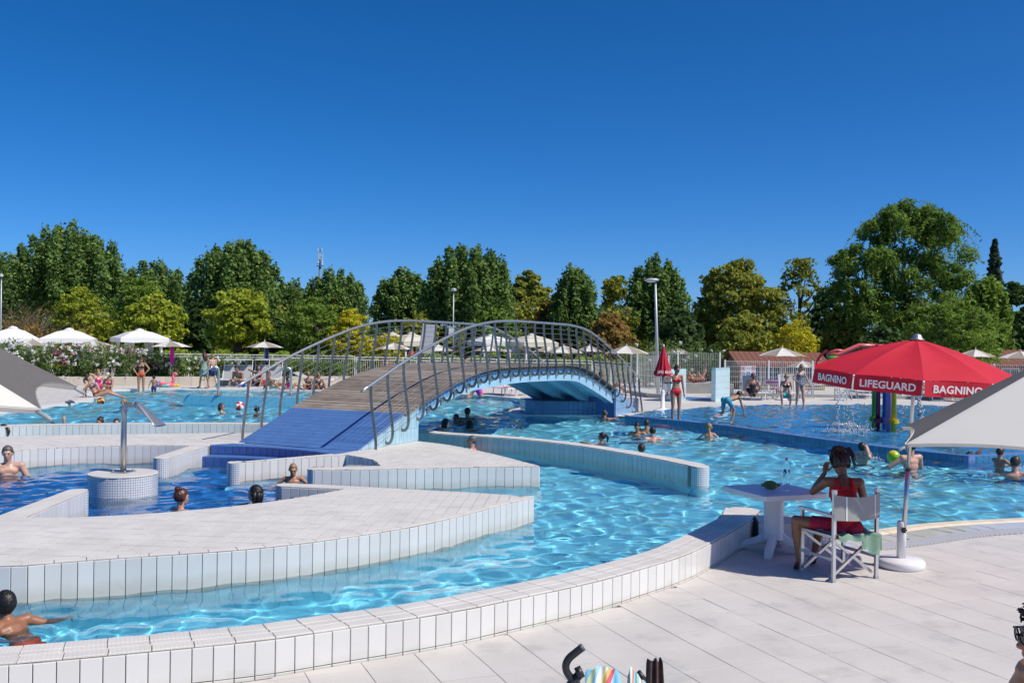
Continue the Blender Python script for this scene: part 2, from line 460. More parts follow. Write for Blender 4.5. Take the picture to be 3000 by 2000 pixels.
far = [(3.3, 30.6), (3.25, 31.0), (0.75, 30.72), (0.1, 31.4), (0.0, 32.5), (0.55, 35), (0.7, 38.4), (-1.41, 41.3), (-5, 42.9), (-9, 43.2), (-13.46, 43.02), (-16.4, 42.3), (-16.9, 40.5), (-16.3, 38.4), (-15.3, 36.6)]
left = [tuple(G(u, v, 0)[:2]) for u, v in [(283, 1168), (230, 1177), (128, 1191), (0, 1203)]] + [(-17.5, 26), (-18.5, 20), (-17.5, 13), (-13, 8), (-9.4, 6.4)]
shore = [tuple(p) for p in crom(far, 3)] + [tuple(p) for p in crom(left, 3)]
POOL = fw_mid + branch + poolR + basin_side + basin_front + shore
basin_back = [tuple(G(u, v, 0)[:2]) for u, v in [(1838, 1219), (2000, 1207), (2143, 1198), (2335, 1194), (2717, 1192)]] + [(18, 36), (21, 30)]
basin_back = [tuple(p) for p in crom(basin_back, 3)]
BASIN = basin_front[::-1][:0] + [basin_front[-1]] + basin_back[1:] + [(16.1, 22.6)] + basin_side[1:] + basin_front[:-1]
HOLE = fw_mid + branch + poolR + basin_back[::-1] + shore

def sheet(name, outer, holes, z, m, kind='structure'):
    loops = [[Vector((p[0], p[1], 0)) for p in outer]] + [[Vector((p[0], p[1], 0)) for p in h] for h in holes]
    tris = geometry.tessellate_polygon(loops)
    v = [(p.x, p.y, z) for l in loops for p in l]
    fs = []
    for t in tris:
        a, b, c = (v[i] for i in t)
        fs.append(t if (b[0] - a[0]) * (c[1] - a[1]) - (b[1] - a[1]) * (c[0] - a[0]) > 0 else (t[0], t[2], t[1]))
    o = ob(name, new_mesh(name, v, fs, m)); o['kind'] = kind
    return o
m_lawn = mat('dry_lawn', (0.10, 0.13, 0.035), 0.9, var=0.4, scale=0.8, col2=(0.16, 0.15, 0.06))
RECT = [(-34, -6), (40, -6), (40, 56), (-34, 56)]
ground = sheet('ground', [(-700, -300), (700, -300), (700, 900), (-700, 900)], [RECT], -0.012, m_lawn)
deck = sheet('deck', RECT, [HOLE], 0.0, m_decksheet); deck['label'] = 'pale square paving slabs round the pool'
# slabs close to the camera, piece by piece, on the same lattice
grate_in = offset_line(poolR, -0.62)
near_poly = [(-1.9, 6.15)] + [p for p in offset_line(fw_out, -0.02) if p[0] > -1.7] + [(2.95, 11.45), (3.9, 11.3)] + [p for p in offset_line(poolR, -0.86) if 4.2 < p[0] < 7.9] + [(7.9, 11.6), (4.7, 6.2)]
deck_bed = ob('deck_bed', new_mesh('deck_bed', [(p[0], p[1], 0.004) for p in near_poly], [tuple(range(len(near_poly)))], m_grout), deck)
n_deck = lay_tiles('paving_slab', near_poly, 0.4158, 0.4158, R(22.14), 0.016, 0.012, m_deck, deck, gap=0.005, org=(0.998, 8.615), near=(2.2, 6.5), limit=300)

# ---- pool shell
m_floor = grid_mat('pool_floor_tile', (0.29, 0.79, 0.99), (0.20, 0.64, 0.88), 0.25, 0.5, 0.05, row=0.125)
m_shell = grid_mat('pool_side_tile', (0.34, 0.66, 0.80), (0.20, 0.48, 0.64), 0.14, 0.4, 0.06)
pf = ob('pool_floor', new_mesh('pool_floor', [(p[0], p[1], ZF) for p in ccw(POOL)], [tuple(range(len(POOL)))], m_floor)); pf['kind'] = 'structure'; receiver(pf)
N = len(POOL)
ps = ob('pool_side', new_mesh('pool_side', [(p[0], p[1], ZF) for p in POOL] + [(p[0], p[1], 0.0) for p in POOL], [(i, (i + 1) % N, N + (i + 1) % N, N + i) for i in range(N)], m_shell)); ps['kind'] = 'structure'; receiver(ps)
hubp = arc(HUB, 3.72, 0, 352.5, 47)
hf = ob('hub_floor', new_mesh('hub_floor', [(p[0], p[1], ZF + 0.25) for p in hubp] + [(p[0], p[1], ZF) for p in hubp], [tuple(range(48))] + [(i, 48 + i, 48 + (i + 1) % 48, (i + 1) % 48) for i in range(48)],
        grid_mat('hub_blue_tile', (0.035, 0.20, 0.58), (0.025, 0.14, 0.44), 0.25, 0.4, 0.06, row=0.125))); hf['kind'] = 'structure'; receiver(hf)

# rounded overflow edge, gutter grate and tile band on the right
m_edge = mat('cream_overflow_edge', (0.66, 0.57, 0.43), 0.5, var=0.12, scale=5)
m_grate = grid_mat('white_gutter_grate', (0.80, 0.80, 0.80), (0.30, 0.30, 0.32), 0.028, 0.45, 0.5)
def ribbon(name, line, d0, d1, z, m, parent, h=0.012, crown=0.0):
    A, B = offset_line(line, d0), offset_line(line, d1); n = len(A); C = offset_line(line, (d0 + d1) / 2)
    v = [(*p, z) for p in A] + [(*p, z + crown) for p in C] + [(*p, z) for p in B] + [(*p, z - h) for p in A] + [(*p, z - h) for p in B]
    f = []
    for i in range(n - 1):
        f += [(i, i + 1, n + i + 1, n + i), (n + i, n + i + 1, 2 * n + i + 1, 2 * n + i), (3 * n + i + 1, i + 1, i, 3 * n + i)[::-1], (2 * n + i, 2 * n + i + 1, 4 * n + i + 1, 4 * n + i)]
    return ob(name, new_mesh(name, v, f, m, crown > 0), parent)
pe_line = [(3.55, 11.72)] + poolR
edge_pts = resample(pe_line, 0.42)
for i in range(0, min(26, len(edge_pts) - 1)):
    a, b = edge_pts[i], edge_pts[i + 1]; t = (b - a) / np.linalg.norm(b - a)
    receiver(ribbon('edge_stone', [tuple(a + t * 0.003), tuple((a + b) / 2), tuple(b - t * 0.003)], 0.10, -0.16, 0.008, m_edge, deck, 0.10, 0.016))
receiver(ribbon('edge_band', [tuple(p) for p in edge_pts[25:]], 0.10, -0.16, 0.008, m_edge, deck, 0.10, 0.016))
bandline = [tuple(p) for p in resample(pe_line[:20], 0.28)]
for i in range(min(32, len(bandline) - 1)):
    a, b = np.array(bandline[i]), np.array(bandline[i + 1]); t = (b - a) / np.linalg.norm(b - a)
    for d in (-0.19, -0.36):
        ribbon('band_tile', [tuple(a + t * 0.003), tuple(b - t * 0.003)], d, d - 0.165, 0.014, m_tile, deck)
ribbon('gutter_grate', pe_line, -0.545, -0.80, 0.016, m_grate, deck)
# white shoreline coping of the far pool
m_shorew = mat('white_shore_coping', (0.699, 0.690, 0.672), 0.5, var=0.05, scale=3)
receiver(ribbon('shore_coping', shore, 0.06, -0.34, 0.012, m_shorew, deck, 0.10))
receiver(ribbon('shore_coping', basin_back, -0.04, 0.30, 0.012, m_shorew, deck, 0.05))

# ---- water: real waves, refracting
m_water = bpy.data.materials.new('pool_water'); m_water.use_nodes = True
wb = m_water.node_tree.nodes['Principled BSDF']
wb.inputs['Base Color'].default_value = (0.76, 0.96, 1.0, 1); wb.inputs['Roughness'].default_value = 0.0
wb.inputs['IOR'].default_value = 1.333; wb.inputs['Transmission Weight'].default_value = 1.0
def wave_field(X, Y, bands, seed, far=None):
    """sum of travelling waves; bands = (shortest, longest, count, rms slope)"""
    rg = np.random.default_rng(seed); Z = np.zeros_like(X)
    cell = np.clip((Y - 6) * 0.0034 + 0.040, 0.040, 0.2) if far is None else far
    for lo, hi, n, slope in bands:
        for k in range(n):
            L = lo * (hi / lo) ** rg.random(); a = rg.normal(0.6, 1.2); kx, ky = 2 * math.pi / L * math.cos(a), 2 * math.pi / L * math.sin(a)
            w = np.clip((L - 2.4 * cell) / (1.4 * cell), 0, 1) * (1 + (0.7 * np.clip((Y - 13) / 12, 0, 1) if lo > 0.3 and far is None else 0))
            g = 0.6 + 0.55 * np.sin(X * rg.normal(0, 0.7) + Y * rg.normal(0, 0.6) + rg.random() * 6.28)      # wave groups come and go
            bend = 0.9 * np.sin(0.21 * kx * Y - 0.16 * ky * X + rg.random() * 6) + 0.5 * np.sin(0.9 * X + 1.3 * Y + rg.random() * 6)
            Z += slope * math.sqrt(2 / n) * L / 6.2832 * 1.25 * g * w * np.sin(kx * X + ky * Y + rg.random() * 6.28 + bend)
    return Z
xs = np.arange(-19.0, 17.2, 0.046)
ys = np.concatenate([np.arange(5.9, 13, 0.037), np.arange(13, 20, 0.055), np.arange(20, 30, 0.09), np.arange(30, 43.8, 0.15)])
X, Y = np.meshgrid(xs, ys)
Z = ZW + wave_field(X, Y, ((0.13, 0.32, 36, 0.085), (0.32, 0.8, 24, 0.075), (0.8, 2.2, 12, 0.05)), 11)
WAKES = [(78, 1852), (22, 1392), (528, 1500), (747, 1490), (858, 1417), (1382, 1326), (1336, 1234), (1369, 1238), (1400, 1264), (1771, 1228), (1764, 1296), (1867, 1272), (1894, 1262), (1912, 1286), (2077, 1278), (2526, 1354), (2668, 1378), (2770, 1346), (2928, 1378), (2972, 1394), (362, 1200), (648, 1208), (752, 1212)]
for i_, (u_, v_) in enumerate(WAKES):
    g_ = G(u_, v_, ZW); dx, dy = X - g_.x, Y - g_.y; rr2 = np.sqrt((dx * (1 + 0.3 * math.sin(i_))) ** 2 + dy ** 2)
    lam = 0.26 + 0.006 * max(0, g_.y - 8); Z += 0.011 * np.exp(-rr2 / 0.75) * np.clip(rr2 / 0.2, 0, 1) * np.sin(6.2832 * rr2 / lam + 1.5 * np.sin(3 * np.arctan2(dy, dx) + i_))
keep = inside_np(X, Y, POOL)
for _ in range(2):
    k2 = keep.copy(); k2[1:] |= keep[:-1]; k2[:-1] |= keep[1:]; k2[:, 1:] |= keep[:, :-1]; k2[:, :-1] |= keep[:, 1:]; keep = k2
vis = (np.abs(X) < 0.56 * Y + 1.6)
keep &= vis
ny, nx = X.shape
idx = np.arange(ny * nx).reshape(ny, nx)
qm = keep[:-1, :-1] & keep[1:, :-1] & keep[:-1, 1:] & keep[1:, 1:]
Q = np.stack([idx[:-1, :-1][qm], idx[:-1, 1:][qm], idx[1:, 1:][qm], idx[1:, :-1][qm]], 1)
used = np.unique(Q); rem = np.full(ny * nx, -1); rem[used] = np.arange(len(used))
V = np.stack([X.ravel(), Y.ravel(), Z.ravel()], 1)[used]
water = ob('water', np_mesh('water', V, rem[Q], m_water, True)); water['kind'] = 'structure'
water.cycles.is_caustics_caster = True

# ---- splash basin on the right: thin sheet of water over deep blue tiles
bz = 0.10
bb = MB().prism(ccw(BASIN), -0.6, -0.02); bo = bb.build('splash_basin', grid_mat('basin_blue_tile', (0.09, 0.38, 0.74), (0.06, 0.28, 0.60), 0.25, 0.35, 0.07, row=0.125))
tag(bo, kind='structure'); receiver(bo)
bfl = offset_line([(10.87, 20.74)] + basin_front, 0.0)
m_bwall = mat('basin_wall_tile', (0.05, 0.21, 0.40), 0.16, var=0.08, scale=2); piece_random(m_bwall, 0.12)
bw = empty('splash_basin_wall', (0, 0, 0), label='low deep blue tiled wall along the raised splash basin', cat='wall')
kerb_line = [(16, 22.55), (12.4, 21.25), (10.87, 20.7)] + basin_front
kb = MB()
KA, KB = offset_line(kerb_line, 0.12), offset_line(kerb_line, -0.16)
nK = len(KA)
kb.add([(*p, bz + 0.002) for p in KA] + [(*p, bz + 0.002) for p in KB] + [(*p, ZF) for p in KA] + [(*p, ZF) for p in KB],
       [q for i in range(nK - 1) for q in ((i, i + 1, nK + i + 1, nK + i), (i, 2 * nK + i, 2 * nK + i + 1, i + 1), (nK + i, nK + i + 1, 3 * nK + i + 1, 3 * nK + i))])
receiver(kb.build('wall_core', grid_mat('kerb_blue_mosaic', (0.16, 0.24, 0.50), (0.08, 0.14, 0.35), 0.14, 0.3, 0.08), bw))
face_tiles('tile', [tuple(p) for p in resample(KA, 0.3)], bz - 0.33, bz - 0.005, 0.16, m_bwall, bw, side=1)
xb = np.arange(3, 19, 0.11); yb = np.arange(19.8, 36.4, 0.13); XB, YB = np.meshgrid(xb, yb)
ZB = bz + 0.02 + wave_field(XB, YB, ((0.34, 1.0, 40, 0.16),), 21, 0.06)
kp = inside_np(XB, YB, BASIN); i2 = np.arange(XB.size).reshape(XB.shape)
qm = kp[:-1, :-1] & kp[1:, :-1] & kp[:-1, 1:] & kp[1:, 1:]
Q = np.stack([i2[:-1, :-1][qm], i2[:-1, 1:][qm], i2[1:, 1:][qm], i2[1:, :-1][qm]], 1)
used = np.unique(Q); rem = np.full(XB.size, -1); rem[used] = np.arange(len(used))
bwat = ob('basin_water', np_mesh('basin_water', np.stack([XB.ravel(), YB.ravel(), ZB.ravel()], 1)[used], rem[Q], m_water, True)); bwat['kind'] = 'structure'
bwat.cycles.is_caustics_caster = True

# ---- tiled walls and islands
m_wgrout = mat('wall_grout', (0.34, 0.33, 0.31), 0.85, var=0.3, scale=4)
m_core = grid_mat('submerged_tile', (0.30, 0.70, 0.85), (0.20, 0.52, 0.70), 0.14, 0.35, 0.05)
def core(name, poly, parent, ztop=ZT - 0.016, m=m_core):
    p = inset(ccw([tuple(q[:2]) for q in poly]), 0.004)
    if m is m_core:      # grey-white grout above the waterline, pool tile below it
        receiver(MB().prism(p, ZW - 0.14, ztop).build('grout_core', m_wgrout, parent)); ztop = ZW - 0.141
    return receiver(MB().prism(p, ZF, ztop).build(name, m, parent))
def bed(poly, parent, z=ZT - 0.012):
    p = ccw([tuple(q[:2]) for q in poly]); n = len(p)
    return ob('grout_bed', new_mesh('grout_bed', [(q[0], q[1], z) for q in inset(p, 0.002)], [tuple(range(n))], m_grout), parent)
def mosaic_cap(c, r, a0, a1, z0, z1, parent, name='mosaic_cap'):
    n = 18; A = [R(a0 + (a1 - a0) * k / n) for k in range(n + 1)]
    v = []; f = []; uv = []
    for j, z in enumerate((z0, z1)):
        for a in A: v.append((c[0] + r * math.cos(a), c[1] + r * math.sin(a), z)); uv.append((a * r, z))
    for k in range(n): f.append((k, k + 1, n + 2 + k, n + 1 + k))
    me = new_mesh(name, v, f, m_mosaic, True); l = me.uv_layers.new(name='UVMap')
    for lp in me.loops: l.data[lp.index].uv = uv[lp.vertex_index]
    return receiver(ob(name, me, parent))
def coping_row(line, d0, d1, z, step, parent, shift=0.0, keep=None):
    """one row of coping tiles along a line, each a piece"""
    P = resample(line, step)
    A = offset_line(P, d0); B = offset_line(P, d1)
    for i in range(len(P) - 1):
        a0, a1, b1, b0 = (np.array(q) for q in (A[i], A[i + 1], B[i + 1], B[i]))
        if keep and not keep((a0 + a1) / 2): continue
        t = (a1 - a0); t = t / max(np.linalg.norm(t), 1e-6) * 0.003; s = (b0 - a0); s = s / max(np.linalg.norm(s), 1e-6) * 0.003
        q = [a0 + t + s, a1 - t + s, b1 - t - s, b0 + t - s]
        if area2([tuple(x) for x in q]) < 0: q = q[::-1]
        c = sum(q) / 4
        ang = math.atan2(t[1], t[0]); ca, sa = math.cos(-ang), math.sin(-ang)
        loc = [((x[0] - c[0]) * ca - (x[1] - c[1]) * sa, (x[0] - c[0]) * sa + (x[1] - c[1]) * ca) for x in q]
        top = inset(loc, 0.003)
        v = [(*p, 0) for p in top] + [(*p, -0.003) for p in loc] + [(*p, -0.014) for p in loc]
        f = [(0, 1, 2, 3)] + [(k, 4 + k, 4 + (k + 1) % 4, (k + 1) % 4) for k in range(4)] + [(4 + k, 8 + k, 8 + (k + 1) % 4, 4 + (k + 1) % 4) for k in range(4)]
        ob('coping_tile', new_mesh('coping_tile', v, f, m_cope), parent, (c[0], c[1], z + random.uniform(-.001, .001)), ang)

# foreground ring wall
fwall = empty('ring_wall', (0, 6, 0), label='white tiled low wall curving across the foreground beside the deck', cat='wall')
fwall.location = (0, 0, 0)
fw_poly = fw_out + [(3.02, 11.95)] + [(3.10, 12.15), (3.02, 12.32), (2.85, 12.36), (2.70, 12.27)] + fw_in[::-1][2:]
core('wall_core', fw_poly, fwall); bed(fw_poly, fwall)
vis_fw = lambda p: p[0] > -4.3
face_tiles('tile', fw_out, 0.0, ZT - 0.015, 0.1375, m_tile, fwall, side=-1, strip=0.032, keep=vis_fw)
face_tiles('tile', fw_in, ZW - 0.13, ZT - 0.015, 0.1375, m_tile, fwall, side=1, keep=vis_fw)
for d0, d1, sh in ((0.0, 0.13, 0), (0.13, 0.215, 1), (0.215, 0.36, 2)):
    coping_row(fw_out[sh:], d0, d1, ZT, 0.27, fwall, keep=vis_fw)
endp = [fw_out[-1], (2.99, 11.9), (3.10, 12.15), (3.02, 12.32), (2.85, 12.36), (2.70, 12.27), fw_in[-1]]
lay_tiles('coping_tile', endp, 0.14, 0.27, R(-28), ZT, 0.014, m_cope, fwall, org=(2.87, 11.6))
mosaic_cap((2.90, 12.14), 0.20, -40, 160, ZW - 0.2, ZT - 0.012, fwall)
# branch wall behind the table with its round mosaic end
brw = empty('end_wall', (0, 0, 0), label='short white tiled wall with round mosaic end behind the table', cat='wall')
b0, b1 = (2.92, 11.62), (3.62, 11.52)
br_poly = [(2.9, 11.42), (3.60, 11.34)] + arc((3.62, 11.52), 0.18, -85, 95, 10) + [(3.60, 11.70), (2.95, 11.80)]
core('wall_core', br_poly, brw); bed(br_poly, brw)
lay_tiles('coping_tile', br_poly, 0.27, 0.14, R(-7), ZT, 0.014, m_cope, brw, org=(2.9, 11.42))
face_tiles('tile', [(2.9, 11.42), (3.60, 11.34)], 0.0, ZT - 0.015, 0.1375, m_tile, brw, side=-1)
mosaic_cap((3.62, 11.52), 0.185, -95, 95, -0.2, ZT - 0.012, brw)

# big front island
isl_near = [(-8.6, 9.25), (-7.3, 8.82), (-5.9, 8.62)] + [tuple(G(u, v, ZT)[:2]) for u, v in [(0, 1655), (143, 1646), (330, 1632), (502, 1621), (650, 1611), (806, 1597), (978, 1576), (1207, 1540), (1365, 1504), (1509, 1467), (1563, 1454)]]
isl_near = [tuple(p) for p in crom(isl_near, 3)]
tip = isl_near[-1]
isl_far = [tuple(p) for p in crom([tip, (-0.60, 13.27), (-1.97, 13.61), (-3.05, 13.88)], 3)]
cap1 = arc((-3.13, 13.73), 0.15, 75, 255, 8)
hub_in = [tuple(p) for p in crom([(-2.26, 13.40), (-2.55, 12.92), (-2.88, 12.46), (-3.41, 11.91), (-4.21, 11.36), (-4.94, 11.08), (-5.47, 11.03)], 3)]
cap2 = arc((-5.74, 13.0), 0.13, 10, 190, 8)
hub_l = [(-5.80, 11.0), (-6.6, 11.08), (-7.6, 11.45), (-8.9, 12.6)]
island = empty('pool_island', (0, 0, 0), label='large white tiled island in front, pointed on the right', cat='pool island')
isl_poly = isl_near + isl_far[1:] + cap1 + hub_in + [(-5.61, 12.95)] + cap2 + hub_l
core('island_core', isl_poly, island); bed(isl_poly, island)
vis_i = lambda p: p[0] > -5.6
face_tiles('tile', isl_near, ZW - 0.13, ZT - 0.015, 0.1375, m_tile, island, side=-1, keep=vis_i)
face_tiles('tile', isl_far + [cap1[0]], ZW - 0.13, ZT - 0.015, 0.1375, m_tile, island, side=-1)
face_tiles('tile', [cap1[-1], (-2.26, 13.40)], ZW - 0.13, ZT - 0.015, 0.1375, m_tile, island, side=-1)
face_tiles('tile', hub_in, ZW - 0.13, ZT - 0.015, 0.1375, m_tile, island, side=-1)
face_tiles('tile', [(-5.47, 11.05), (-5.61, 12.95)], ZW - 0.13, ZT - 0.015, 0.1375, m_tile, island, side=-1)
mosaic_cap((-3.13, 13.73), 0.155, 75, 255, ZW - 0.2, ZT - 0.012, island)
mosaic_cap((-5.74, 13.0), 0.135, -20, 190, ZW - 0.2, ZT - 0.012, island)
coping_row(isl_near, 0.0, 0.125, ZT, 0.27, island, keep=vis_i)
inner_isl = [p for p in offset_line(isl_near, 0.127)][:-1] + isl_far[1:] + cap1 + hub_in + hub_l
lay_tiles('coping_tile', [(-5.475, 11.04), (-5.605, 12.96)] + cap2[1:-1] + [(-5.868, 12.97), (-5.80, 11.01)], 0.135, 0.27, R(4), ZT + 0.0005, 0.014, m_cope, island, gap=0.008, org=(-5.80, 11.0))
lay_tiles('top_tile', inner_isl, 0.1375, 0.265, R(-4), ZT, 0.014, m_cope, island, gap=0.010, org=(-1.995, 10.05), near=(-0.6, 6.5), limit=300)

# second island to the right of the bridge foot
isl2 = empty('pool_island', (0, 0, 0), label='smaller pointed white island beside the foot of the bridge', cat='pool island')
capB = arc((-3.06, 15.47), 0.14, 100, 255, 8)
near2 = [tuple(p) for p in crom([capB[-1], (-2.0, 15.52), (-0.98, 15.82), (0.48, 16.14)], 3)]
far2 = [tuple(p) for p in crom([(0.48, 16.14), (-0.37, 17.85), (-1.19, 19.14), (-1.89, 19.80)], 3)]
notch2 = [tuple(p) for p in crom([(-2.92, 17.36), (-2.35, 16.7), (-2.1, 15.88)], 3)]
capA = arc((-4.52, 16.14), 0.14, 45, 230, 8)
poly2 = near2 + far2[1:] + [(-2.67, 18.40), (-3.02, 17.62)] + capA + notch2 + [(-2.9, 15.64)] + capB
core('island_core', poly2, isl2); bed(poly2, isl2)
face_tiles('tile', near2, ZW - 0.13, ZT - 0.015, 0.145, m_tile, isl2, side=-1)
face_tiles('tile', far2, ZW - 0.13, ZT - 0.015, 0.145, m_tile, isl2, side=-1)
face_tiles('tile', [capA[-1], notch2[0]], ZW - 0.13, ZT - 0.015, 0.145, m_tile, isl2, side=-1)
face_tiles('tile', notch2, ZW - 0.13, ZT - 0.015, 0.145, m_tile_blue, isl2, side=-1)
mosaic_cap((-3.06, 15.47), 0.145, 95, 270, ZW - 0.2, ZT - 0.012, isl2)
mosaic_cap((-4.52, 16.14), 0.145, 50, 310, ZW - 0.2, ZT - 0.012, isl2)
lay_tiles('top_tile', poly2, 0.1375, 0.265, R(-8), ZT, 0.014, m_cope, isl2, gap=0.011, org=(-1, 16), near=(-1, 6.5), limit=260)

# walkway behind the hub pool
walk = empty('pool_walkway', (0, 0, 0), label='curved white tiled walkway behind the shower pillar', cat='walkway')
w_near = [(-10.4, 14.3), (-9.75, 16.0)] + [tuple(G(u, v, ZT)[:2]) for u, v in [(62, 1317), (143, 1312), (268, 1306), (430, 1303), (550, 1304)]]
w_near = [tuple(p) for p in crom(w_near, 3)]
w_far = [(-12.4, 15.6), (-11.6, 17.9)] + [tuple(G(u, v, ZT)[:2]) for u, v in [(0, 1279), (239, 1273), (478, 1270), (708, 1267)]] + [(-4.7, 20.95), (-3.9, 20.6)]
w_far = [tuple(p) for p in crom(w_far, 3)]
capC = arc((-5.92, 16.62), 0.13, 180, 340, 8)
w_poly = w_near + [(-6.03, 18.45), (-6.05, 16.7)] + capC + [(-5.72, 18.47), (-5.38, 18.93), (-4.2, 19.6)] + w_far[::-1]
core('walkway_core', w_poly, walk); bed(w_poly, walk)
face_tiles('tile', w_near, ZW - 0.13, ZT - 0.015, 0.1375, m_tile, walk, side=-1)
face_tiles('tile', [(-5.78, 16.62), (-5.72, 18.47)], ZW - 0.13, ZT - 0.015, 0.1375, m_tile, walk, side=-1)
mosaic_cap((-5.92, 16.62), 0.135, 170, 380, ZW - 0.2, ZT - 0.012, walk)
lay_tiles('coping_tile', [(-6.05, 16.7)] + capC + [(-5.725, 18.44), (-6.03, 18.44)], 0.135, 0.27, R(-2), ZT + 0.0005, 0.014, m_cope, walk, gap=0.008, org=(-6.05, 16.5))
lay_tiles('top_tile', w_near + [(-5.72, 18.47), (-5.38, 18.93), (-4.2, 19.6)] + w_far[::-1], 0.1375, 0.265, R(70), ZT, 0.014, m_cope, walk, gap=0.010, org=(-7, 19), near=(-7, 16), limit=290)

# outer ring wall, left of the bridge and right of the bridge
rl = [(-15, 17.5), (-13.1, 20.2)] + [tuple(G(u, v, ZT)[:2]) for u, v in [(29, 1247), (239, 1243), (478, 1241), (717, 1241)]] + [(-4.6, 23.0), (-3.2, 22.5)]
rl = [tuple(p) for p in crom(rl, 4)]
rr = [(-3.2, 22.5)] + [tuple(G(u, v, ZT)[:2]) for u, v in [(1216, 1262), (1300, 1270), (1500, 1283), (1700, 1305), (1900, 1338)]] + [(3.0, 16.52)]
rr = [tuple(p) for p in crom(rr, 4)]
ringb = empty('ring_wall', (0, 0, 0), label='pale tiled ring wall between the river and the far pool', cat='wall')
ring_line = rl + rr[1:]
ro = offset_line(ring_line, 0.34)
ring_poly = ring_line + arc((3.16, 16.42), 0.17, 250, 400, 8) + ro[::-1]
core('wall_core', ring_poly, ringb); bed(ring_poly, ringb)
face_tiles('tile', rl, ZW - 0.13, ZT - 0.015, 0.1375, m_tile, ringb, side=-1, keep=lambda p: p[0] > -12)
face_tiles('tile', rr, ZW - 0.13, ZT - 0.015, 0.1375, m_tile, ringb, side=-1)
for d0, d1, sh in ((0.0, 0.13, 0), (0.13, 0.215, 1), (0.215, 0.34, 2)):
    coping_row(ring_line[sh:], d0, d1, ZT, 0.27, ringb, keep=lambda p: p[0] > -12)
lay_tiles('coping_tile', [ring_line[-1]] + arc((3.16, 16.42), 0.17, 250, 400, 8) + [ro[-1]], 0.14, 0.27, R(-60), ZT, 0.014, m_cope, ringb, org=(3, 16.4))
mosaic_cap((3.16, 16.42), 0.175, 215, 420, ZW - 0.2, ZT - 0.012, ringb)

# shower pillar in the hub pool
sh = empty('shower_pillar', (*G(361, 1383, ZT)[:2], 0), label='steel swan neck water spout on round white mosaic pillar', cat='shower')
n = 48; rP = 0.5
mosaic_cap((0, 0), rP, 0, 360, ZF + 0.2, ZT - 0.02, sh, 'pillar')
MB().lathe([(0.0, ZT), (rP - 0.04, ZT), (rP, ZT - 0.004), (rP + 0.004, ZT - 0.02)][::-1], n=48).build('pillar_top', m_cope, sh)
def spout(parent, z0, hgt, s=1.0):
    MB().box((0, 0, z0 + 0.006), (0.26, 0.26, 0.012)).build('base_plate', m_steel, parent)
    for x, y in ((-1, -1), (1, -1), (1, 1), (-1, 1)):
        MB().lathe([(0.014, 0), (0.014, 0.03), (0.0, 0.032)], (x * 0.1, y * 0.1, z0 + 0.012), 8).build('bolt', m_steel, parent)
    top = z0 + hgt
    pts = [(0, 0, z0 + 0.01), (0, 0, top - 0.14)] + [(0.13 - 0.13 * math.cos(R(a)), 0, top - 0.14 + 0.13 * math.sin(R(a))) for a in (20, 40, 60, 80, 90)] + [(0.22, 0, top - 0.01)]
    MB().tube(pts, 0.042 * s, 14).build('pipe', m_steel, parent, True)
    # flattened fan mouth
    L = []; 
    for k, t in enumerate(np.linspace(0, 1, 8)):
        x = 0.20 + 0.42 * t; z = top - 0.005 - 0.30 * t ** 1.25; hw = 0.045 + 0.11 * t; th = 0.040 * (1 - t) + 0.014
        L.append([(x, hw * math.cos(a), z + th * math.sin(a)) for a in [2 * math.pi * j / 12 for j in range(12)]])
    v = [p for r_ in L for p in r_]; f = [(i * 12 + j, i * 12 + (j + 1) % 12, (i + 1) * 12 + (j + 1) % 12, (i + 1) * 12 + j) for i in range(7) for j in range(12)] + [tuple(range(11, -1, -1)), tuple(84 + j for j in range(12))]
    ob('spout', new_mesh('spout', v, f, m_steel, True), parent)
spout(sh, ZT, 1.03)
sh.rotation_euler = (0, 0, R(-14))

# blue steps under the ramp
steps = empty('blue_steps', (0, 0, 0), label='deep blue tiled steps leading from the water to the bridge ramp', cat='steps')
up_arc = arc(HUB, 3.72, 88, 44, 12)
st_poly = up_arc + [(-2.98, 17.62), (-2.85, 17.94), (-5.38, 18.93), (-5.72, 18.6)]
core('step_core', st_poly, steps, ZT - 0.01, m_ramp_grout)
lay_tiles('step_tile', st_poly, 0.145, 0.28, R(-21), ZT + 0.001, 0.012, m_rampblue, steps, org=(-2.85, 17.94))
face_tiles('step_tile', up_arc, 0.115, ZT - 0.006, 0.145, m_dblue, steps, side=-1)
lo_arc = arc(HUB, 3.38, 90, 50, 12)
core('step_core', lo_arc + up_arc[::-1], steps, 0.095, m_ramp_grout)
lay_tiles('step_tile', lo_arc + [(-3.3, 17.35)] + up_arc[::-1][1:], 0.145, 0.28, R(-21), 0.108, 0.012, m_rampblue, steps, org=(-2.85, 17.94))
face_tiles('step_tile', lo_arc, -0.3, 0.094, 0.145, m_dblue, steps, side=-1)

# blue tiled divider with spouts in the far left pool
dv = empty('pool_divider', (0, 0, 0), label='light blue tiled divider wall in the far left pool', cat='wall')
d_line = [(-11.45, 34.2), (-9.5, 34.0), (-7.2, 33.9), (-4.5, 33.9), (-2.6, 34.2)]
d_poly = d_line + offset_line(d_line, 0.5)[::-1]
core('wall_core', d_poly, dv, ZT, m_tile_blue)
face_tiles('tile', [tuple(p) for p in crom(d_line, 4)], ZW - 0.3, ZT - 0.01, 0.15, mat('divider_tile', (0.16, 0.50, 0.68), 0.15, var=0.05), dv, side=-1)
for k, (u, lab) in enumerate(((640, 'water spout at the left end of the light blue divider'), (852, 'water spout on the light blue divider behind the bridge railing'))):
    e = empty('water_spout', (*at(u, 1160, 34.15)[:2], 0), R(200) if k == 0 else R(190), lab, 'shower', 'spouts in the far pool')
    spout(e, ZT, 1.0)

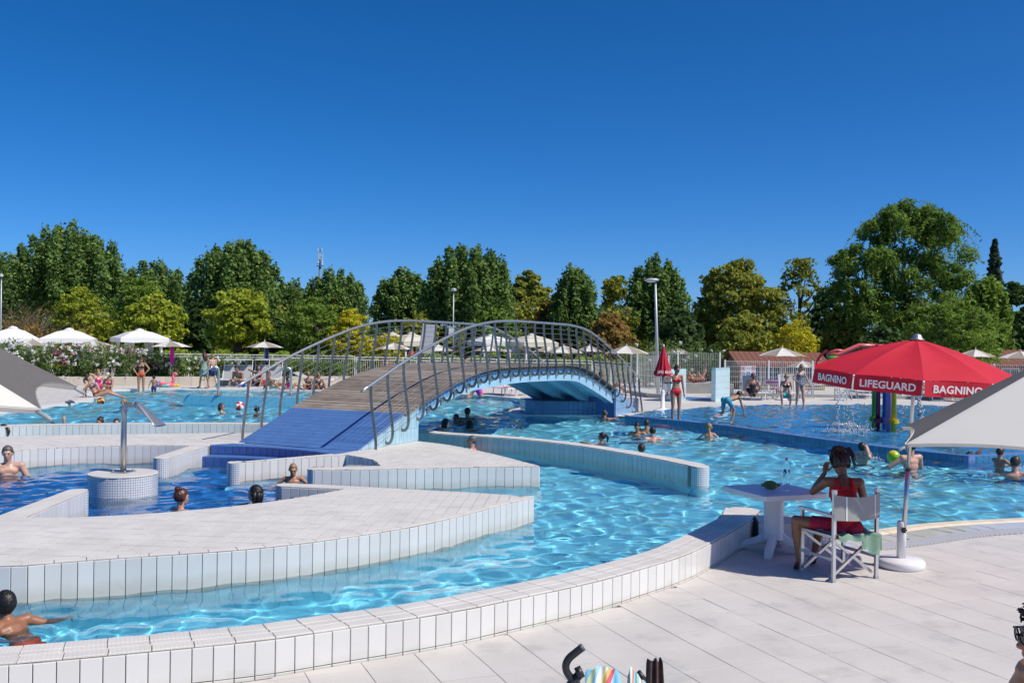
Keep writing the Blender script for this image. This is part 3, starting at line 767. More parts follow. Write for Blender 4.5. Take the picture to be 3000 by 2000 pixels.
# ---- the footbridge
BO = Vector((-2.85, 17.94, 0)); BA = Vector((0.428, 0.904, 0)).normalized(); BN = Vector((-BA.y, BA.x, 0)); BW = 2.7
prof = [(-0.6, 0.10), (0, 0.28), (0.8, 0.555), (1.64, 0.85), (2.9, 1.22), (4.16, 1.52), (5.3, 1.67), (6.4, 1.72), (7.6, 1.72), (9.0, 1.71), (10.3, 1.69), (11.5, 1.58), (12.6, 1.33), (13.65, 1.02), (14.4, 0.79), (15.5, 0.38), (16.5, 0.02), (17, -0.15)]
def smooth_prof(pr):
    P = np.array(crom(pr, 10)); return lambda s: float(np.interp(s, P[:, 0], P[:, 1]))
bz_ = smooth_prof(prof)
def BP(s, off, z): return BO + BA * s + BN * off + Vector((0, 0, z))
bridge = empty('footbridge', BO, label='arched footbridge with timber deck and curved steel railings', cat='bridge'); bridge.location = (0, 0, 0)
m_wood = mat('weathered_plank', (0.37, 0.305, 0.245), 0.75, var=0.35, scale=3, col2=(0.26, 0.215, 0.178), bump=0.3, bscale=50)
def wood_grain(m):
    nt = m.node_tree; b = nt.nodes['Principled BSDF']; tc = nt.nodes.new('ShaderNodeTexCoord'); mp = nt.nodes.new('ShaderNodeMapping'); mp.inputs['Scale'].default_value = (40, 1.6, 20)
    n = nt.nodes.new('ShaderNodeTexNoise'); n.inputs['Scale'].default_value = 2.0; n.inputs['Detail'].default_value = 5
    oi = nt.nodes.new('ShaderNodeObjectInfo'); ad = nt.nodes.new('ShaderNodeVectorMath'); sc_ = nt.nodes.new('ShaderNodeVectorMath'); sc_.operation = 'SCALE'; sc_.inputs['Scale'].default_value = 3.7
    nt.links.new(tc.outputs['Object'], ad.inputs[0]); nt.links.new(oi.outputs['Location'], sc_.inputs[0]); nt.links.new(sc_.outputs[0], ad.inputs[1])
    nt.links.new(ad.outputs[0], mp.inputs['Vector']); nt.links.new(mp.outputs[0], n.inputs['Vector'])
    src = b.inputs['Base Color'].links[0].from_socket
    mx = nt.nodes.new('ShaderNodeMix'); mx.data_type = 'RGBA'; mx.blend_type = 'MULTIPLY'; mx.inputs['Factor'].default_value = 1
    rp = nt.nodes.new('ShaderNodeMapRange'); rp.inputs[1].default_value = .3; rp.inputs[2].default_value = .7; rp.inputs[3].default_value = .55; rp.inputs[4].default_value = 1.35
    nt.links.new(n.outputs['Fac'], rp.inputs[0]); nt.links.new(src, mx.inputs['A']); nt.links.new(rp.outputs[0], mx.inputs['B']); nt.links.new(mx.outputs['Result'], b.inputs['Base Color'])
wood_grain(m_wood); piece_random(m_wood, 0.4)
pw = 0.142
plank_me = MB().box((0, 0, 0), (pw - 0.016, BW + 0.16, 0.042)).mesh('plank', m_wood)
def brot(s):
    d = bz_(s + 0.06) - bz_(s - 0.06); ang = math.atan2(d, 0.12)
    return Matrix.Rotation(math.atan2(BA.y, BA.x), 4, 'Z') @ Matrix.Rotation(-ang, 4, 'Y'), ang
s = 1.70
while s < 14.35:
    M_, ang = brot(s)
    ob('plank', plank_me, bridge, mw=Matrix.Translation(BP(s, BW / 2, bz_(s) - 0.021 + random.uniform(-.002, .002))) @ M_)
    s += pw * math.cos(ang)
# bearers under the planks
for off in (0.2, 1.35, 2.5):
    ss = np.linspace(1.66, 14.3, 40); v = []; f = []
    for k, q in enumerate(ss):
        for dz in (-0.045, -0.12):
            v += [BP(q, off - 0.05, bz_(q) + dz), BP(q, off + 0.05, bz_(q) + dz)]
    for k in range(39):
        a = 4 * k; b = a + 4; f += [(a, b, b + 1, a + 1), (a + 2, a + 3, b + 3, b + 2), (a, a + 2, b + 2, b), (a + 1, b + 1, b + 3, a + 3)]
    ob('bearer', new_mesh('bearer', v, f, m_wood), bridge)
lowp = smooth_prof([(0.8, 0.05), (1.67, 0.50), (3.29, 0.96), (4.47, 1.17), (6.52, 1.27), (8.1, 1.28), (10.6, 1.22), (11.7, 1.05), (14.15, 0.40), (15, 0.1)])
m_beamtile = mat('beam_blue_tile', (0.16, 0.36, 0.60), 0.2, var=0.1, scale=3); piece_random(m_beamtile, 0.15)
def beam(name, off, w, topd, m, s0=1.4, s1=14.2, low=None, n=60):
    v = []; f = []
    for q in np.linspace(s0, s1, n):
        zt = bz_(q) - topd; zl = low(q) if low else zt - 0.2
        v += [BP(q, off, zt), BP(q, off + w, zt), BP(q, off, zl), BP(q, off + w, zl)]
    for k in range(n - 1):
        a = 4 * k; b = a + 4; f += [(a, b, b + 1, a + 1), (a + 2, a + 3, b + 3, b + 2), (a, a + 2, b + 2, b), (a + 1, b + 1, b + 3, a + 3)]
    f += [(0, 1, 3, 2), (4 * n - 4, 4 * n - 2, 4 * n - 1, 4 * n - 3)]
    return ob(name, new_mesh(name, v, f, m), bridge)
for off in (0.02, 0.82, 1.62, 2.42):
    beam('beam', off, 0.24, 0.27, m_cyan, low=lowp)
beam('soffit', 0.06, BW - 0.12, 0.122, m_cyan, low=lambda q: bz_(q) - 0.30)
# row of little tiles between deck and beam on both faces
for side, off in ((0, 0.05), (1, BW - 0.07)):
    q = 1.8
    while q < 14.1:
        M_, ang = brot(q)
        ob('beam_tile', bpy.data.meshes.get('beam_tile') or MB().box((0, 0, 0), (0.13, 0.02, 0.125)).mesh('beam_tile', m_beamtile), bridge, mw=Matrix.Translation(BP(q, off + (0.0 if side == 0 else 0.02), bz_(q) - 0.195)) @ M_)
        q += 0.14 * math.cos(ang)
# near abutment and its tiled ramp
ab = MB(); nS = 10; v = []
for q in np.linspace(-0.02, 1.66, nS):
    zt = bz_(q) - 0.016; v += [BP(q, -0.04, zt), BP(q, BW + 0.04, zt), BP(q, -0.04, ZF), BP(q, BW + 0.04, ZF)]
f = []
for k in range(nS - 1):
    a = 4 * k; b = a + 4; f += [(a, b, b + 1, a + 1), (a, a + 2, b + 2, b), (a + 1, b + 1, b + 3, a + 3)]
f += [(0, 1, 3, 2), (4 * nS - 4, 4 * nS - 2, 4 * nS - 1, 4 * nS - 3)]
receiver(ob('abutment', new_mesh('abutment', v, f, m_ramp_grout), bridge))
cw, rh = (BW + 0.08) / 10, 0.149
rt = MB().box((0, 0, 0), (rh - 0.006, cw - 0.006, 0.016)).mesh('ramp_tile', m_rampblue)
q = 0.075
while q < 1.66:
    M_, ang = brot(q)
    for c in range(10):
        ob('ramp_tile', rt, bridge, mw=Matrix.Translation(BP(q, -0.04 + cw * (c + 0.5), bz_(q) - 0.008)) @ M_)
    q += rh * math.cos(ang)
# light blue side tiles of both abutments, cut to the slope
def side_tiles(s0, s1, off, sgn, m, zb, pitch=0.145):
    k = s0
    while k < s1 - 0.02:
        e = min(k + pitch, s1)
        rows = [zb, zb + 0.27, zb + 0.54, zb + 0.81]
        for r_ in rows:
            za, zc = min(r_ + 0.265, bz_(k) - 0.02), min(r_ + 0.265, bz_(e) - 0.02)
            if max(za, zc) < r_ + 0.03: continue
            za, zc = max(za, r_ + 0.004), max(zc, r_ + 0.004)
            g = 0.003; A = [BP(k + g, off, r_), BP(e - g, off, r_), BP(e - g, off, zc), BP(k + g, off, za)]
            B = [p + BN * (0.018 * sgn) for p in A]
            receiver(ob('side_tile', new_mesh('side_tile', A + B, [(0, 1, 2, 3), (7, 6, 5, 4), (0, 4, 5, 1), (1, 5, 6, 2), (2, 6, 7, 3), (3, 7, 4, 0)], m), bridge))
        k += pitch
side_tiles(0.12, 2.15, -0.045, -1, m_tile_blue, 0.285)
receiver(MB().prism([tuple(BP(1.6, -0.04, 0)[:2]), tuple(BP(2.15, -0.04, 0)[:2]), tuple(BP(2.15, BW + .04, 0)[:2]), tuple(BP(1.6, BW + .04, 0)[:2])], ZF, 0.50).build('abutment', m_tile_blue, bridge))
# far pier and far ramp
pier = [(0.72, 30.76), (1.9, 30.82), (3.18, 31.1), tuple(BP(16.6, -0.06, 0)[:2]), tuple(BP(16.6, BW + 0.06, 0)[:2]), (0.3, 32.4), (0.45, 31.1)]
m_pier = mat('pier_blue_tile', (0.10, 0.25, 0.47), 0.2, var=0.12, scale=2); piece_random(m_pier, 0.15)
receiver(MB().prism(inset(ccw(pier), 0.02), ZF, 0.44).build('pier', m_ramp_grout, bridge))
pl = [pier[0], pier[1], pier[2]]
for z0, z1 in ((-0.35, -0.09), (-0.085, 0.175), (0.18, 0.435)):
    face_tiles('pier_tile', [tuple(p) for p in crom(pl, 4)], z0, z1, 0.16, m_pier, bridge, side=-1, proud=0.0)
    face_tiles('pier_tile', [pier[5], pier[6], pier[0]], z0, z1, 0.16, m_pier, bridge, side=-1, proud=0.0)
v = []; nS = 12
for q in np.linspace(14.15, 16.6, nS):
    zt = bz_(q) - 0.005; v += [BP(q, -0.04, zt), BP(q, BW + 0.04, zt), BP(q, -0.04, -0.3), BP(q, BW + 0.04, -0.3)]
f = []
for k in range(nS - 1):
    a = 4 * k; b = a + 4; f += [(a, b, b + 1, a + 1), (a, a + 2, b + 2, b), (a + 1, b + 1, b + 3, a + 3)]
f += [(0, 1, 3, 2), (4 * nS - 4, 4 * nS - 2, 4 * nS - 1, 4 * nS - 3)]
receiver(ob('abutment', new_mesh('abutment', v, f, m_rampblue), bridge))
side_tiles(14.2, 16.5, -0.045, -1, mat('far_side_tile', (0.20, 0.37, 0.58), 0.2, var=0.08), -0.06)
# railings: S-curved flat steel posts, cables, handrail
post_prof = [(0.00, -0.19), (0.07, -0.26), (0.15, -0.235), (0.20, -0.11), (0.195, 0.08), (0.15, 0.38), (0.10, 0.68), (0.078, 0.90), (0.078, 1.055)]
pp = crom([(a, b, 0) for a, b in post_prof], 4)
def post_mesh(name='post'):
    w, t = 0.056, 0.014; v = []; f = []; n = len(pp)
    for i, p in enumerate(pp):
        d = pp[min(i + 1, n - 1)] - pp[max(i - 1, 0)]; d = d / np.linalg.norm(d); nn = np.array([-d[1], d[0], 0])
        for sg in (-1, 1):
            for tt in (-1, 1):
                q = p + nn * (w / 2 * sg); v.append((tt * t / 2, q[0], q[1]))
    for i in range(n - 1):
        a = 4 * i; b = a + 4; f += [(a, a + 1, b + 1, b), (a + 2, b + 2, b + 3, a + 3), (a, b, b + 2, a + 2), (a + 1, a + 3, b + 3, b + 1)]
    f += [(0, 2, 3, 1), (4 * n - 4, 4 * n - 3, 4 * n - 1, 4 * n - 2)]
    return new_mesh(name, v, f, mat('shaded_post_steel', (0.34, 0.315, 0.28), 0.32, metal=0.8, var=0.2, scale=7))  # steel darkened in its base colour to imitate the posts' shadow side
pme = post_mesh(); brk = MB().box((0, -0.0, -0.26), (0.10, 0.035, 0.12)).mesh('bracket', m_steel)
def out_of(z):   # outward reach of the post at height z above the deck
    P = np.array(pp)[10:]; return float(np.interp(z, P[:, 1], P[:, 0]))
base_rot = math.atan2(BA.y, BA.x)
for side in (0, 1):
    sg = -1 if side == 0 else 1; off0 = 0.0 if side == 0 else BW
    for k in range(29):
        q = 0.35 + k * 0.573
        Mt = Matrix.Translation(BP(q, off0 + sg * 0.02, bz_(q))) @ Matrix.Rotation(base_rot, 4, 'Z') @ Matrix.Scale(sg, 4, Vector((0, 1, 0)))
        o = ob('post', pme, bridge, mw=Mt)
        ob('bracket', brk, o)
    ss = np.linspace(0.05, 16.75, 90)
    railpts = [BP(q, off0 + sg * 0.098, bz_(max(q, 0.0)) + 1.08) for q in ss]
    MB().tube(railpts, 0.030, 12).build('handrail', m_steel, bridge, True)
    for zc in np.linspace(0.02, 0.94, 8):
        MB().tube([BP(q, off0 + sg * (0.02 + out_of(zc)), bz_(q) + zc) for q in np.linspace(0.35, 16.4, 70)], 0.0045, 5, False).build('cable', m_steel, bridge, True)
# ================================================================ vegetation
def leaf_mat(name, c1, c2, trans=0.4, scale=2.2, rough=0.62):
    if name in MATS: return MATS[name]
    m = bpy.data.materials.new(name); m.use_nodes = True; nt = m.node_tree; b = nt.nodes['Principled BSDF']
    b.inputs['Roughness'].default_value = rough; b.inputs['Specular IOR Level'].default_value = 0.14
    geo = nt.nodes.new('ShaderNodeNewGeometry')
    n = nt.nodes.new('ShaderNodeTexNoise'); n.inputs['Scale'].default_value = scale; n.inputs['Detail'].default_value = 3
    nt.links.new(geo.outputs['Position'], n.inputs['Vector'])
    wn = nt.nodes.new('ShaderNodeMath'); wn.operation = 'MULTIPLY_ADD'; wn.inputs[1].default_value = 0.95
    nt.links.new(geo.outputs['Random Per Island'], wn.inputs[0])
    sb = nt.nodes.new('ShaderNodeMapRange'); sb.inputs[1].default_value = 0.35; sb.inputs[2].default_value = 0.65; sb.inputs[3].default_value = -0.25; sb.inputs[4].default_value = 0.45
    nt.links.new(n.outputs['Fac'], sb.inputs[0]); nt.links.new(sb.outputs[0], wn.inputs[2])
    mx = nt.nodes.new('ShaderNodeMix'); mx.data_type = 'RGBA'; mx.inputs['A'].default_value = (*c1, 1); mx.inputs['B'].default_value = (*c2, 1)
    nt.links.new(wn.outputs[0], mx.inputs['Factor']); nt.links.new(mx.outputs['Result'], b.inputs['Base Color'])
    tr = nt.nodes.new('ShaderNodeBsdfTranslucent'); nt.links.new(mx.outputs['Result'], tr.inputs['Color'])
    ms = nt.nodes.new('ShaderNodeMixShader'); ms.inputs[0].default_value = trans
    nt.links.new(b.outputs[0], ms.inputs[1]); nt.links.new(tr.outputs[0], ms.inputs[2])
    nt.links.new(ms.outputs[0], nt.nodes['Material Output'].inputs['Surface'])
    MATS[name] = m; return m
LM = dict(
    poplar=leaf_mat('poplar_leaf', (0.051, 0.112, 0.022), (0.250, 0.378, 0.104), 0.42),
    green=leaf_mat('green_leaf', (0.085, 0.171, 0.024), (0.268, 0.390, 0.067), 0.42),
    lime=leaf_mat('lime_leaf', (0.190, 0.270, 0.022), (0.480, 0.530, 0.065), 0.42),
    olive=leaf_mat('olive_leaf', (0.134, 0.183, 0.027), (0.403, 0.409, 0.073), 0.42),
    gold=leaf_mat('golden_leaf', (0.512, 0.427, 0.026), (0.600, 0.600, 0.043), 0.42),
    rust=leaf_mat('rusty_leaf', (0.235, 0.182, 0.054), (0.448, 0.278, 0.085), 0.42),
    dark=leaf_mat('dark_leaf', (0.043, 0.090, 0.030), (0.117, 0.193, 0.060), 0.42),
    willow=leaf_mat('elm_leaf', (0.073, 0.150, 0.030), (0.256, 0.384, 0.074), 0.42),
    pine=leaf_mat('pine_needle', (0.054, 0.096, 0.063), (0.128, 0.182, 0.117), 0.42),
    oleander=leaf_mat('oleander_leaf', (0.096, 0.171, 0.046), (0.256, 0.364, 0.107), 0.42),
    hedge=leaf_mat('hedge_leaf', (0.150, 0.245, 0.034), (0.364, 0.459, 0.063), 0.42))
m_bark = mat('bark', (0.10, 0.08, 0.06), 0.9, var=0.4, scale=6, bump=0.4, bscale=14)
m_dry = mat('dry_twig', (0.24, 0.18, 0.10), 0.85, var=0.4, scale=2)
def leaves(P, size, rg, out=None, aspect=0.62, upbias=0.35, droop=None):
    """one rhombic leaf per point; returns V, Q"""
    n = len(P)
    nr = rg.normal(size=(n, 3))
    if out is not None: nr = nr * 0.75 + out * 0.9
    nr[:, 2] += upbias
    nr /= np.linalg.norm(nr, axis=1, keepdims=True) + 1e-9
    a = rg.normal(size=(n, 3))
    if droop is not None: a = a * 0.35 + droop
    t = a - nr * np.sum(a * nr, 1, keepdims=True); t /= np.linalg.norm(t, axis=1, keepdims=True) + 1e-9
    b = np.cross(nr, t); s = size * rg.uniform(0.6, 1.35, (n, 1))
    bend = nr * s * 0.18
    V = np.stack([P + t * s, P + b * s * aspect + bend, P - t * s, P - b * s * aspect + bend], 1).reshape(-1, 3)
    return V, np.arange(4 * n).reshape(n, 4)
def cloud(centres, radii, per, rg, shell=0.55):
    """points inside ellipsoidal clumps, denser near the skin"""
    C = np.repeat(np.asarray(centres), per, 0); Rr = np.repeat(np.asarray(radii), per, 0)
    d = rg.normal(size=C.shape); d /= np.linalg.norm(d, axis=1, keepdims=True)
    r = rg.uniform(shell ** 3, 1, (len(C), 1)) ** (1 / 3) * rg.uniform(0.70, 1.10, (len(C), 1)) * (1 + 0.55 * rg.random((len(C), 1)) ** 7)
    return C + d * r * Rr, d
def trunk(parent, h, r, rg, lean=0.0, limbs=5, spread=1.5, crown_lo=0.35, m=None):
    m = m or m_bark
    pts = [(lean * t * t + 0.08 * math.sin(5 * t), 0.06 * math.sin(4 * t + 1), h * t) for t in np.linspace(0, 1, 7)]
    rr = [r * (1.25 if i == 0 else 1 - 0.8 * i / 6) for i in range(7)]
    tb = MB().tube(pts, rr, 8).build('trunk', m, parent, True)
    for k in range(limbs):
        t0 = crown_lo + (0.95 - crown_lo) * rg.random() * 0.7; a = rg.random() * 6.28; L = spread * rg.uniform(0.6, 1.1)
        p0 = Vector((lean * t0 * t0, 0, h * t0)); p2 = p0 + Vector((math.cos(a) * L, math.sin(a) * L, L * rg.uniform(0.7, 1.4))); p1 = (p0 + p2) / 2 + Vector((0, 0, -0.15 * L))
        MB().tube([p0, p1, p2], [r * 0.45, r * 0.3, r * 0.1], 6).build('limb', m, tb, True)
    return tb
TREE_N = 0
def tree(name, label, u, vtop, hw, Y, kind, leafm, n=5200, size=0.2, cat='tree', group=None, zlo=0.9, vbase=None, fill=1.0, tr=True):
    global TREE_N
    TREE_N += 1; rg = np.random.default_rng(100 + TREE_N)
    top = at(u, vtop, Y); H_ = top.z; rad = hw / ppm(Y)
    root = empty(name, (top.x, Y, 0), rg.random() * 6.28 if kind in ('round', 'poplar') else 0, label, cat, group)
    C = []; Rr = []
    if kind == 'poplar':
        k = int(26 + 8 * rg.random())
        for j in range(k):
            a = 6.283 * (j * 0.618) ; d = rad * 0.86 * math.sqrt((j + 0.5) / k)
            px, py = d * math.cos(a), d * math.sin(a)
            ht = H_ - (H_ - zlo) * 0.34 * (d / rad) ** 1.7 - abs(rg.normal(0, 0.05)) * H_
            lo = zlo + (H_ - zlo) * (0.10 + 0.22 * (1 - d / rad))
            m_ = max(4, int((ht - lo) / 0.85))
            for i in range(m_):
                t = (i + 0.5) / m_; w = rg.uniform(0.75, 1.3) * rad * 0.24 * (1 - t) ** 0.55 * (0.45 + 0.55 * min(1, 2.2 * t + 0.25)) + 0.13
                flare = 1 + 0.16 * math.sin(3.14 * t)
                C.append((px * flare + rg.normal(0, 0.10 + 0.16 * (1 - t)), py * flare + rg.normal(0, 0.10 + 0.16 * (1 - t)), lo + (ht - lo) * t)); Rr.append((w, w, (ht - lo) / m_ * 0.78))
    elif kind in ('round', 'feather'):
        k = int(110 * fill)
        for j in range(k):
            th = 6.283 * j * 0.618; z = 1 - 1.65 * (j + 0.5) / k; q = math.sqrt(max(0, 1 - z * z)) * rg.uniform(0.55, 1.08)
            w = rad * rg.uniform(0.10, 0.25)
            zc = zlo + (H_ - zlo) * 0.46; zr = (H_ - zc)
            C.append((q * rad * 0.85 * math.cos(th), q * rad * 0.85 * math.sin(th), zc + z * zr * 0.90 * rg.uniform(0.72, 1.06))); Rr.append((w, w, w * (0.62 if kind == 'round' else 0.45)))
    elif kind == 'sparse':
        k = 90
        for j in range(k):
            t = rg.random() ** 0.8; a = rg.random() * 6.28; q = rad * (0.35 + 0.6 * math.sin(3.14 * min(1, t + 0.1))) * rg.random() ** 0.5
            w = rad * rg.uniform(0.10, 0.30)
            C.append((q * math.cos(a), q * math.sin(a), zlo + (H_ - zlo) * t)); Rr.append((w, w, w * 0.8))
    elif kind == 'conifer':
        for j in range(40):
            t = j / 39; z = zlo + (H_ - zlo) * t; q = rad * (1 - t) ** 0.8 + 0.1
            for i in range(5):
                a = j * 1.3 + i * 1.257; L = q * rg.uniform(0.6, 1.1)
                C.append((L * 0.6 * math.cos(a), L * 0.6 * math.sin(a), z - 0.1 * L)); Rr.append((L * 0.45, L * 0.45, 0.16))
    elif kind == 'weep':
        lobes = [(-0.60, 0.66, 0.34), (-0.28, 0.86, 0.30), (0.10, 0.90, 0.34), (0.42, 0.84, 0.30), (0.58, 0.62, 0.34), (0.0, 0.62, 0.42), (-0.45, 0.42, 0.34), (0.45, 0.40, 0.36), (-0.05, 0.36, 0.38), (-0.78, 0.50, 0.20)]
        for lx, lz, lr in lobes:
            for j in range(16):
                d = rg.normal(size=3); d /= np.linalg.norm(d); w = rad * lr * rg.uniform(0.26, 0.46)
                C.append((rad * lx + d[0] * rad * lr * 0.8, d[1] * rad * lr * 1.1 + rg.normal(0, rad * 0.2), H_ * lz + d[2] * rad * lr * 0.62)); Rr.append((w, w, w * 0.8))
    per = max(6, int(n / len(C)))
    P, d = cloud(C, Rr, per, rg)
    if kind == 'weep':
        # hanging and arching sprays
        S = []
        for j in range(700):
            c = np.array(C[rg.integers(len(C))]); w = Rr[0][0]; dirx = rg.normal(0.25, 0.6); diry = rg.normal(0, 0.6); L = rg.uniform(0.7, 1.9); upv = rg.uniform(-0.6, 0.9)
            for q in np.linspace(0, 1, 22):
                S.append(c + np.array([dirx * L * q, diry * L * q, upv * L * q - 1.25 * L * q * q]) + rg.normal(0, 0.03, 3))
        S = np.array(S); P = np.r_[P, S]; d = np.r_[d, rg.normal(size=S.shape)]
    if kind == 'poplar':
        ok = P[:, 2] < H_ + 0.15; P, d = P[ok], d[ok]
    V, Q = leaves(P, size, rg, d if kind not in ('sparse',) else None, aspect=0.34 if kind in ('feather', 'weep') else 0.72)
    ob('crown', np_mesh('crown', V, Q, leafm), root)
    if tr: trunk(root, max(1.2, zlo + (H_ - zlo) * (0.72 if kind != 'round' else 0.55)), 0.10 + 0.025 * H_, rg, limbs=6, spread=rad * (0.7 if kind != 'weep' else 0.35))
    return root

pop = 'tall dark poplar '
T = [
 ('poplar_tree', pop + 'with the broadest crown, above the white gazebos', 205, 640, 150, 75, 'poplar', 'poplar', 23000, 0.133, 3.0),
 ('poplar_tree', pop + 'cut off by the left edge of the picture', 20, 728, 95, 82, 'poplar', 'poplar', 14000, 0.133, 2.2),
 ('poplar_tree', pop + 'low and wide, between the two broad poplars on the left', 450, 757, 125, 88, 'poplar', 'poplar', 17000, 0.140, 1.8),
 ('poplar_tree', pop + 'behind the golden green tree left of the mast', 697, 693, 126, 72, 'poplar', 'poplar', 21000, 0.133, 3.0),
 ('poplar_tree', pop + 'small one just left of the mast', 862, 815, 66, 86, 'poplar', 'poplar', 9000, 0.133, 1.8),
 ('poplar_tree', pop + 'with separate spiky tops standing in front of the mast', 985, 781, 94, 80, 'poplar', 'poplar', 13000, 0.126, 1.8),
 ('poplar_tree', pop + 'with a compact rounded crown left of the bridge crest', 1180, 783, 84, 74, 'poplar', 'poplar', 14000, 0.126, 2.4),
 ('poplar_tree', pop + 'broad and leafy directly above the bridge crest', 1375, 706, 130, 68, 'poplar', 'poplar', 22000, 0.126, 2.4),
 ('broadleaf_tree', 'rounded pale olive tree behind the right half of the bridge', 1545, 792, 88, 84, 'round', 'olive', 10500, 0.164, 1.2),
 ('poplar_tree', pop + 'slim and pointed right of the bridge crest', 1685, 768, 66, 70, 'poplar', 'poplar', 12000, 0.119, 1.8),
 ('poplar_tree', pop + 'with columnar crown behind the tall lamp post', 1925, 742, 82, 66, 'poplar', 'poplar', 17000, 0.119, 1.6),
 ('maple_tree', 'big yellow green tree right of the tall lamp post', 2160, 756, 138, 62, 'round', 'olive', 15750, 0.139, 1.0),
 ('pale_tree', 'thin pale tree between the yellow green tree and the big elm', 2345, 762, 82, 92, 'sparse', 'olive', 4200, 0.14, 2.0),
 ('elm_tree', 'huge dark elm with arching sprays towering on the right', 2652, 588, 208, 58, 'weep', 'willow', 36000, 0.14, 2.0),
 ('conifer_tree', 'slender dark conifer tip right of the huge elm', 2915, 706, 52, 78, 'conifer', 'pine', 5200, 0.16, 2.0),
 ('broadleaf_tree', 'dark leafy tree under the conifer tip', 2885, 800, 66, 64, 'poplar', 'green', 6000, 0.17, 1.2),
 ('broadleaf_tree', 'dark green tree cut off by the right edge', 2985, 812, 75, 66, 'round', 'dark', 6000, 0.18, 0.8),
 ('acacia_tree', 'rounded fresh green feathery tree above the red umbrella', 2790, 868, 140, 47, 'feather', 'green', 9500, 0.12, 0.8),
 ('lime_tree', 'bright lime green tree behind the middle white gazebo', 450, 856, 105, 62, 'round', 'lime', 10500, 0.123, 0.6),
 ('lime_tree', 'golden green tree with visible trunk left of the mast', 703, 838, 108, 60, 'round', 'lime', 11250, 0.123, 1.2),
 ('mimosa_tree', 'feathery yellow green shrub between first two gazebos', 240, 832, 85, 63, 'feather', 'lime', 5500, 0.13, 0.6),
 ('mimosa_tree', 'feathery deep green tree above the lime green one', 410, 800, 90, 68, 'feather', 'green', 6000, 0.14, 1.5),
 ('tamarisk_tree', 'fine feathery green tree behind the left bridge railing', 925, 862, 115, 60, 'feather', 'green', 8500, 0.13, 0.5),
 ('golden_shrub', 'golden yellow flowering shrub behind the left bridge railing', 1030, 905, 66, 57, 'feather', 'gold', 4200, 0.13, 0.5),
 ('golden_shrub', 'low golden shrub beside the cream parasols', 1135, 972, 60, 56, 'feather', 'gold', 2200, 0.12, 0.3),
 ('shrub', 'dark round shrub under the golden green tree', 800, 930, 70, 62, 'round', 'dark', 3500, 0.16, 0.2),
 ('shrub', 'dark shrub right of the lime green tree', 575, 885, 65, 66, 'round', 'dark', 4200, 0.17, 0.2),
 ('shrub', 'rusty leaved shrub behind the bridge crest', 1610, 880, 60, 72, 'round', 'rust', 3500, 0.18, 0.3),
 ('shrub', 'brownish thin tree behind the right end of the bridge', 1800, 815, 70, 64, 'sparse', 'olive', 3000, 0.15, 1.0),
 ('shrub', 'bronze shrub at the far end of the bridge', 1790, 905, 75, 60, 'round', 'rust', 3800, 0.16, 0.3),
 ('shrub', 'dark shrub behind the closed red parasol', 1990, 905, 90, 58, 'round', 'dark', 5000, 0.16, 0.2),
 ('shrub', 'yellow feathery shrub behind the open parasol by the fence', 2330, 935, 78, 52, 'feather', 'gold', 3800, 0.11, 0.6),
 ('shrub', 'olive tree with pink flowers left of the red umbrella', 2480, 893, 78, 60, 'round', 'olive', 7800, 0.123, 0.4),
 ('shrub', 'dark shrub left of the huge elm', 2430, 830, 60, 70, 'round', 'dark', 4500, 0.18, 0.4),
 ('shrub', 'green shrub beneath the compact poplar', 1240, 925, 95, 66, 'round', 'olive', 7500, 0.139, 0.2),
 ('shrub', 'dark green shrub behind the bridge crest', 1450, 905, 85, 64, 'round', 'green', 4800, 0.16, 0.2),
 ('shrub', 'dark shrub at the foot of the huge elm', 2590, 955, 90, 54, 'round', 'dark', 5000, 0.14, 0.2),
 ('shrub', 'bushy green shrub below the yellow green tree', 2180, 925, 95, 56, 'round', 'olive', 6750, 0.115, 0.2),
]
for (nm, lab, u, vt, hw, Y_, kd, lm, n, sz, zl) in T:
    tree(nm, lab, u, vt, hw, Y_, kd, LM[lm], n, sz, 'shrub' if 'shrub' in nm else 'tree', zlo=zl, group='trees behind the pool')
# dry tangled shrub far left
rg = np.random.default_rng(77)
ds = empty('dry_shrub', (*at(45, 1000, 61)[:2], 0), label='brown dry twiggy shrub at the left edge behind the gazebos', cat='shrub')
tw = MB()
for k in range(420):
    a = rg.random() * 6.28; L = rg.uniform(1.6, 4.6); sp = rg.uniform(0.15, 0.75); b = Vector((rg.normal(0, 0.9), rg.normal(0, 0.6), rg.uniform(0, 1.2)))
    d = Vector((math.cos(a) * sp, math.sin(a) * sp, 1)).normalized(); kn = Vector((rg.normal(0, .25), rg.normal(0, .25), -0.12))
    tw.tube([b, b + d * L * 0.5, b + d * L + kn * L], [0.022, 0.016, 0.005], 3, False)
tw.build('twigs', m_dry, ds)
P, d = cloud([(rg.normal(0, 1.5), rg.normal(0, 1), rg.uniform(.5, 3)) for _ in range(40)], [(0.6, 0.6, 0.5)] * 40, 50, rg)
V, Q = leaves(P, 0.1, rg); ob('foliage', np_mesh('foliage', V, Q, LM['rust']), ds)
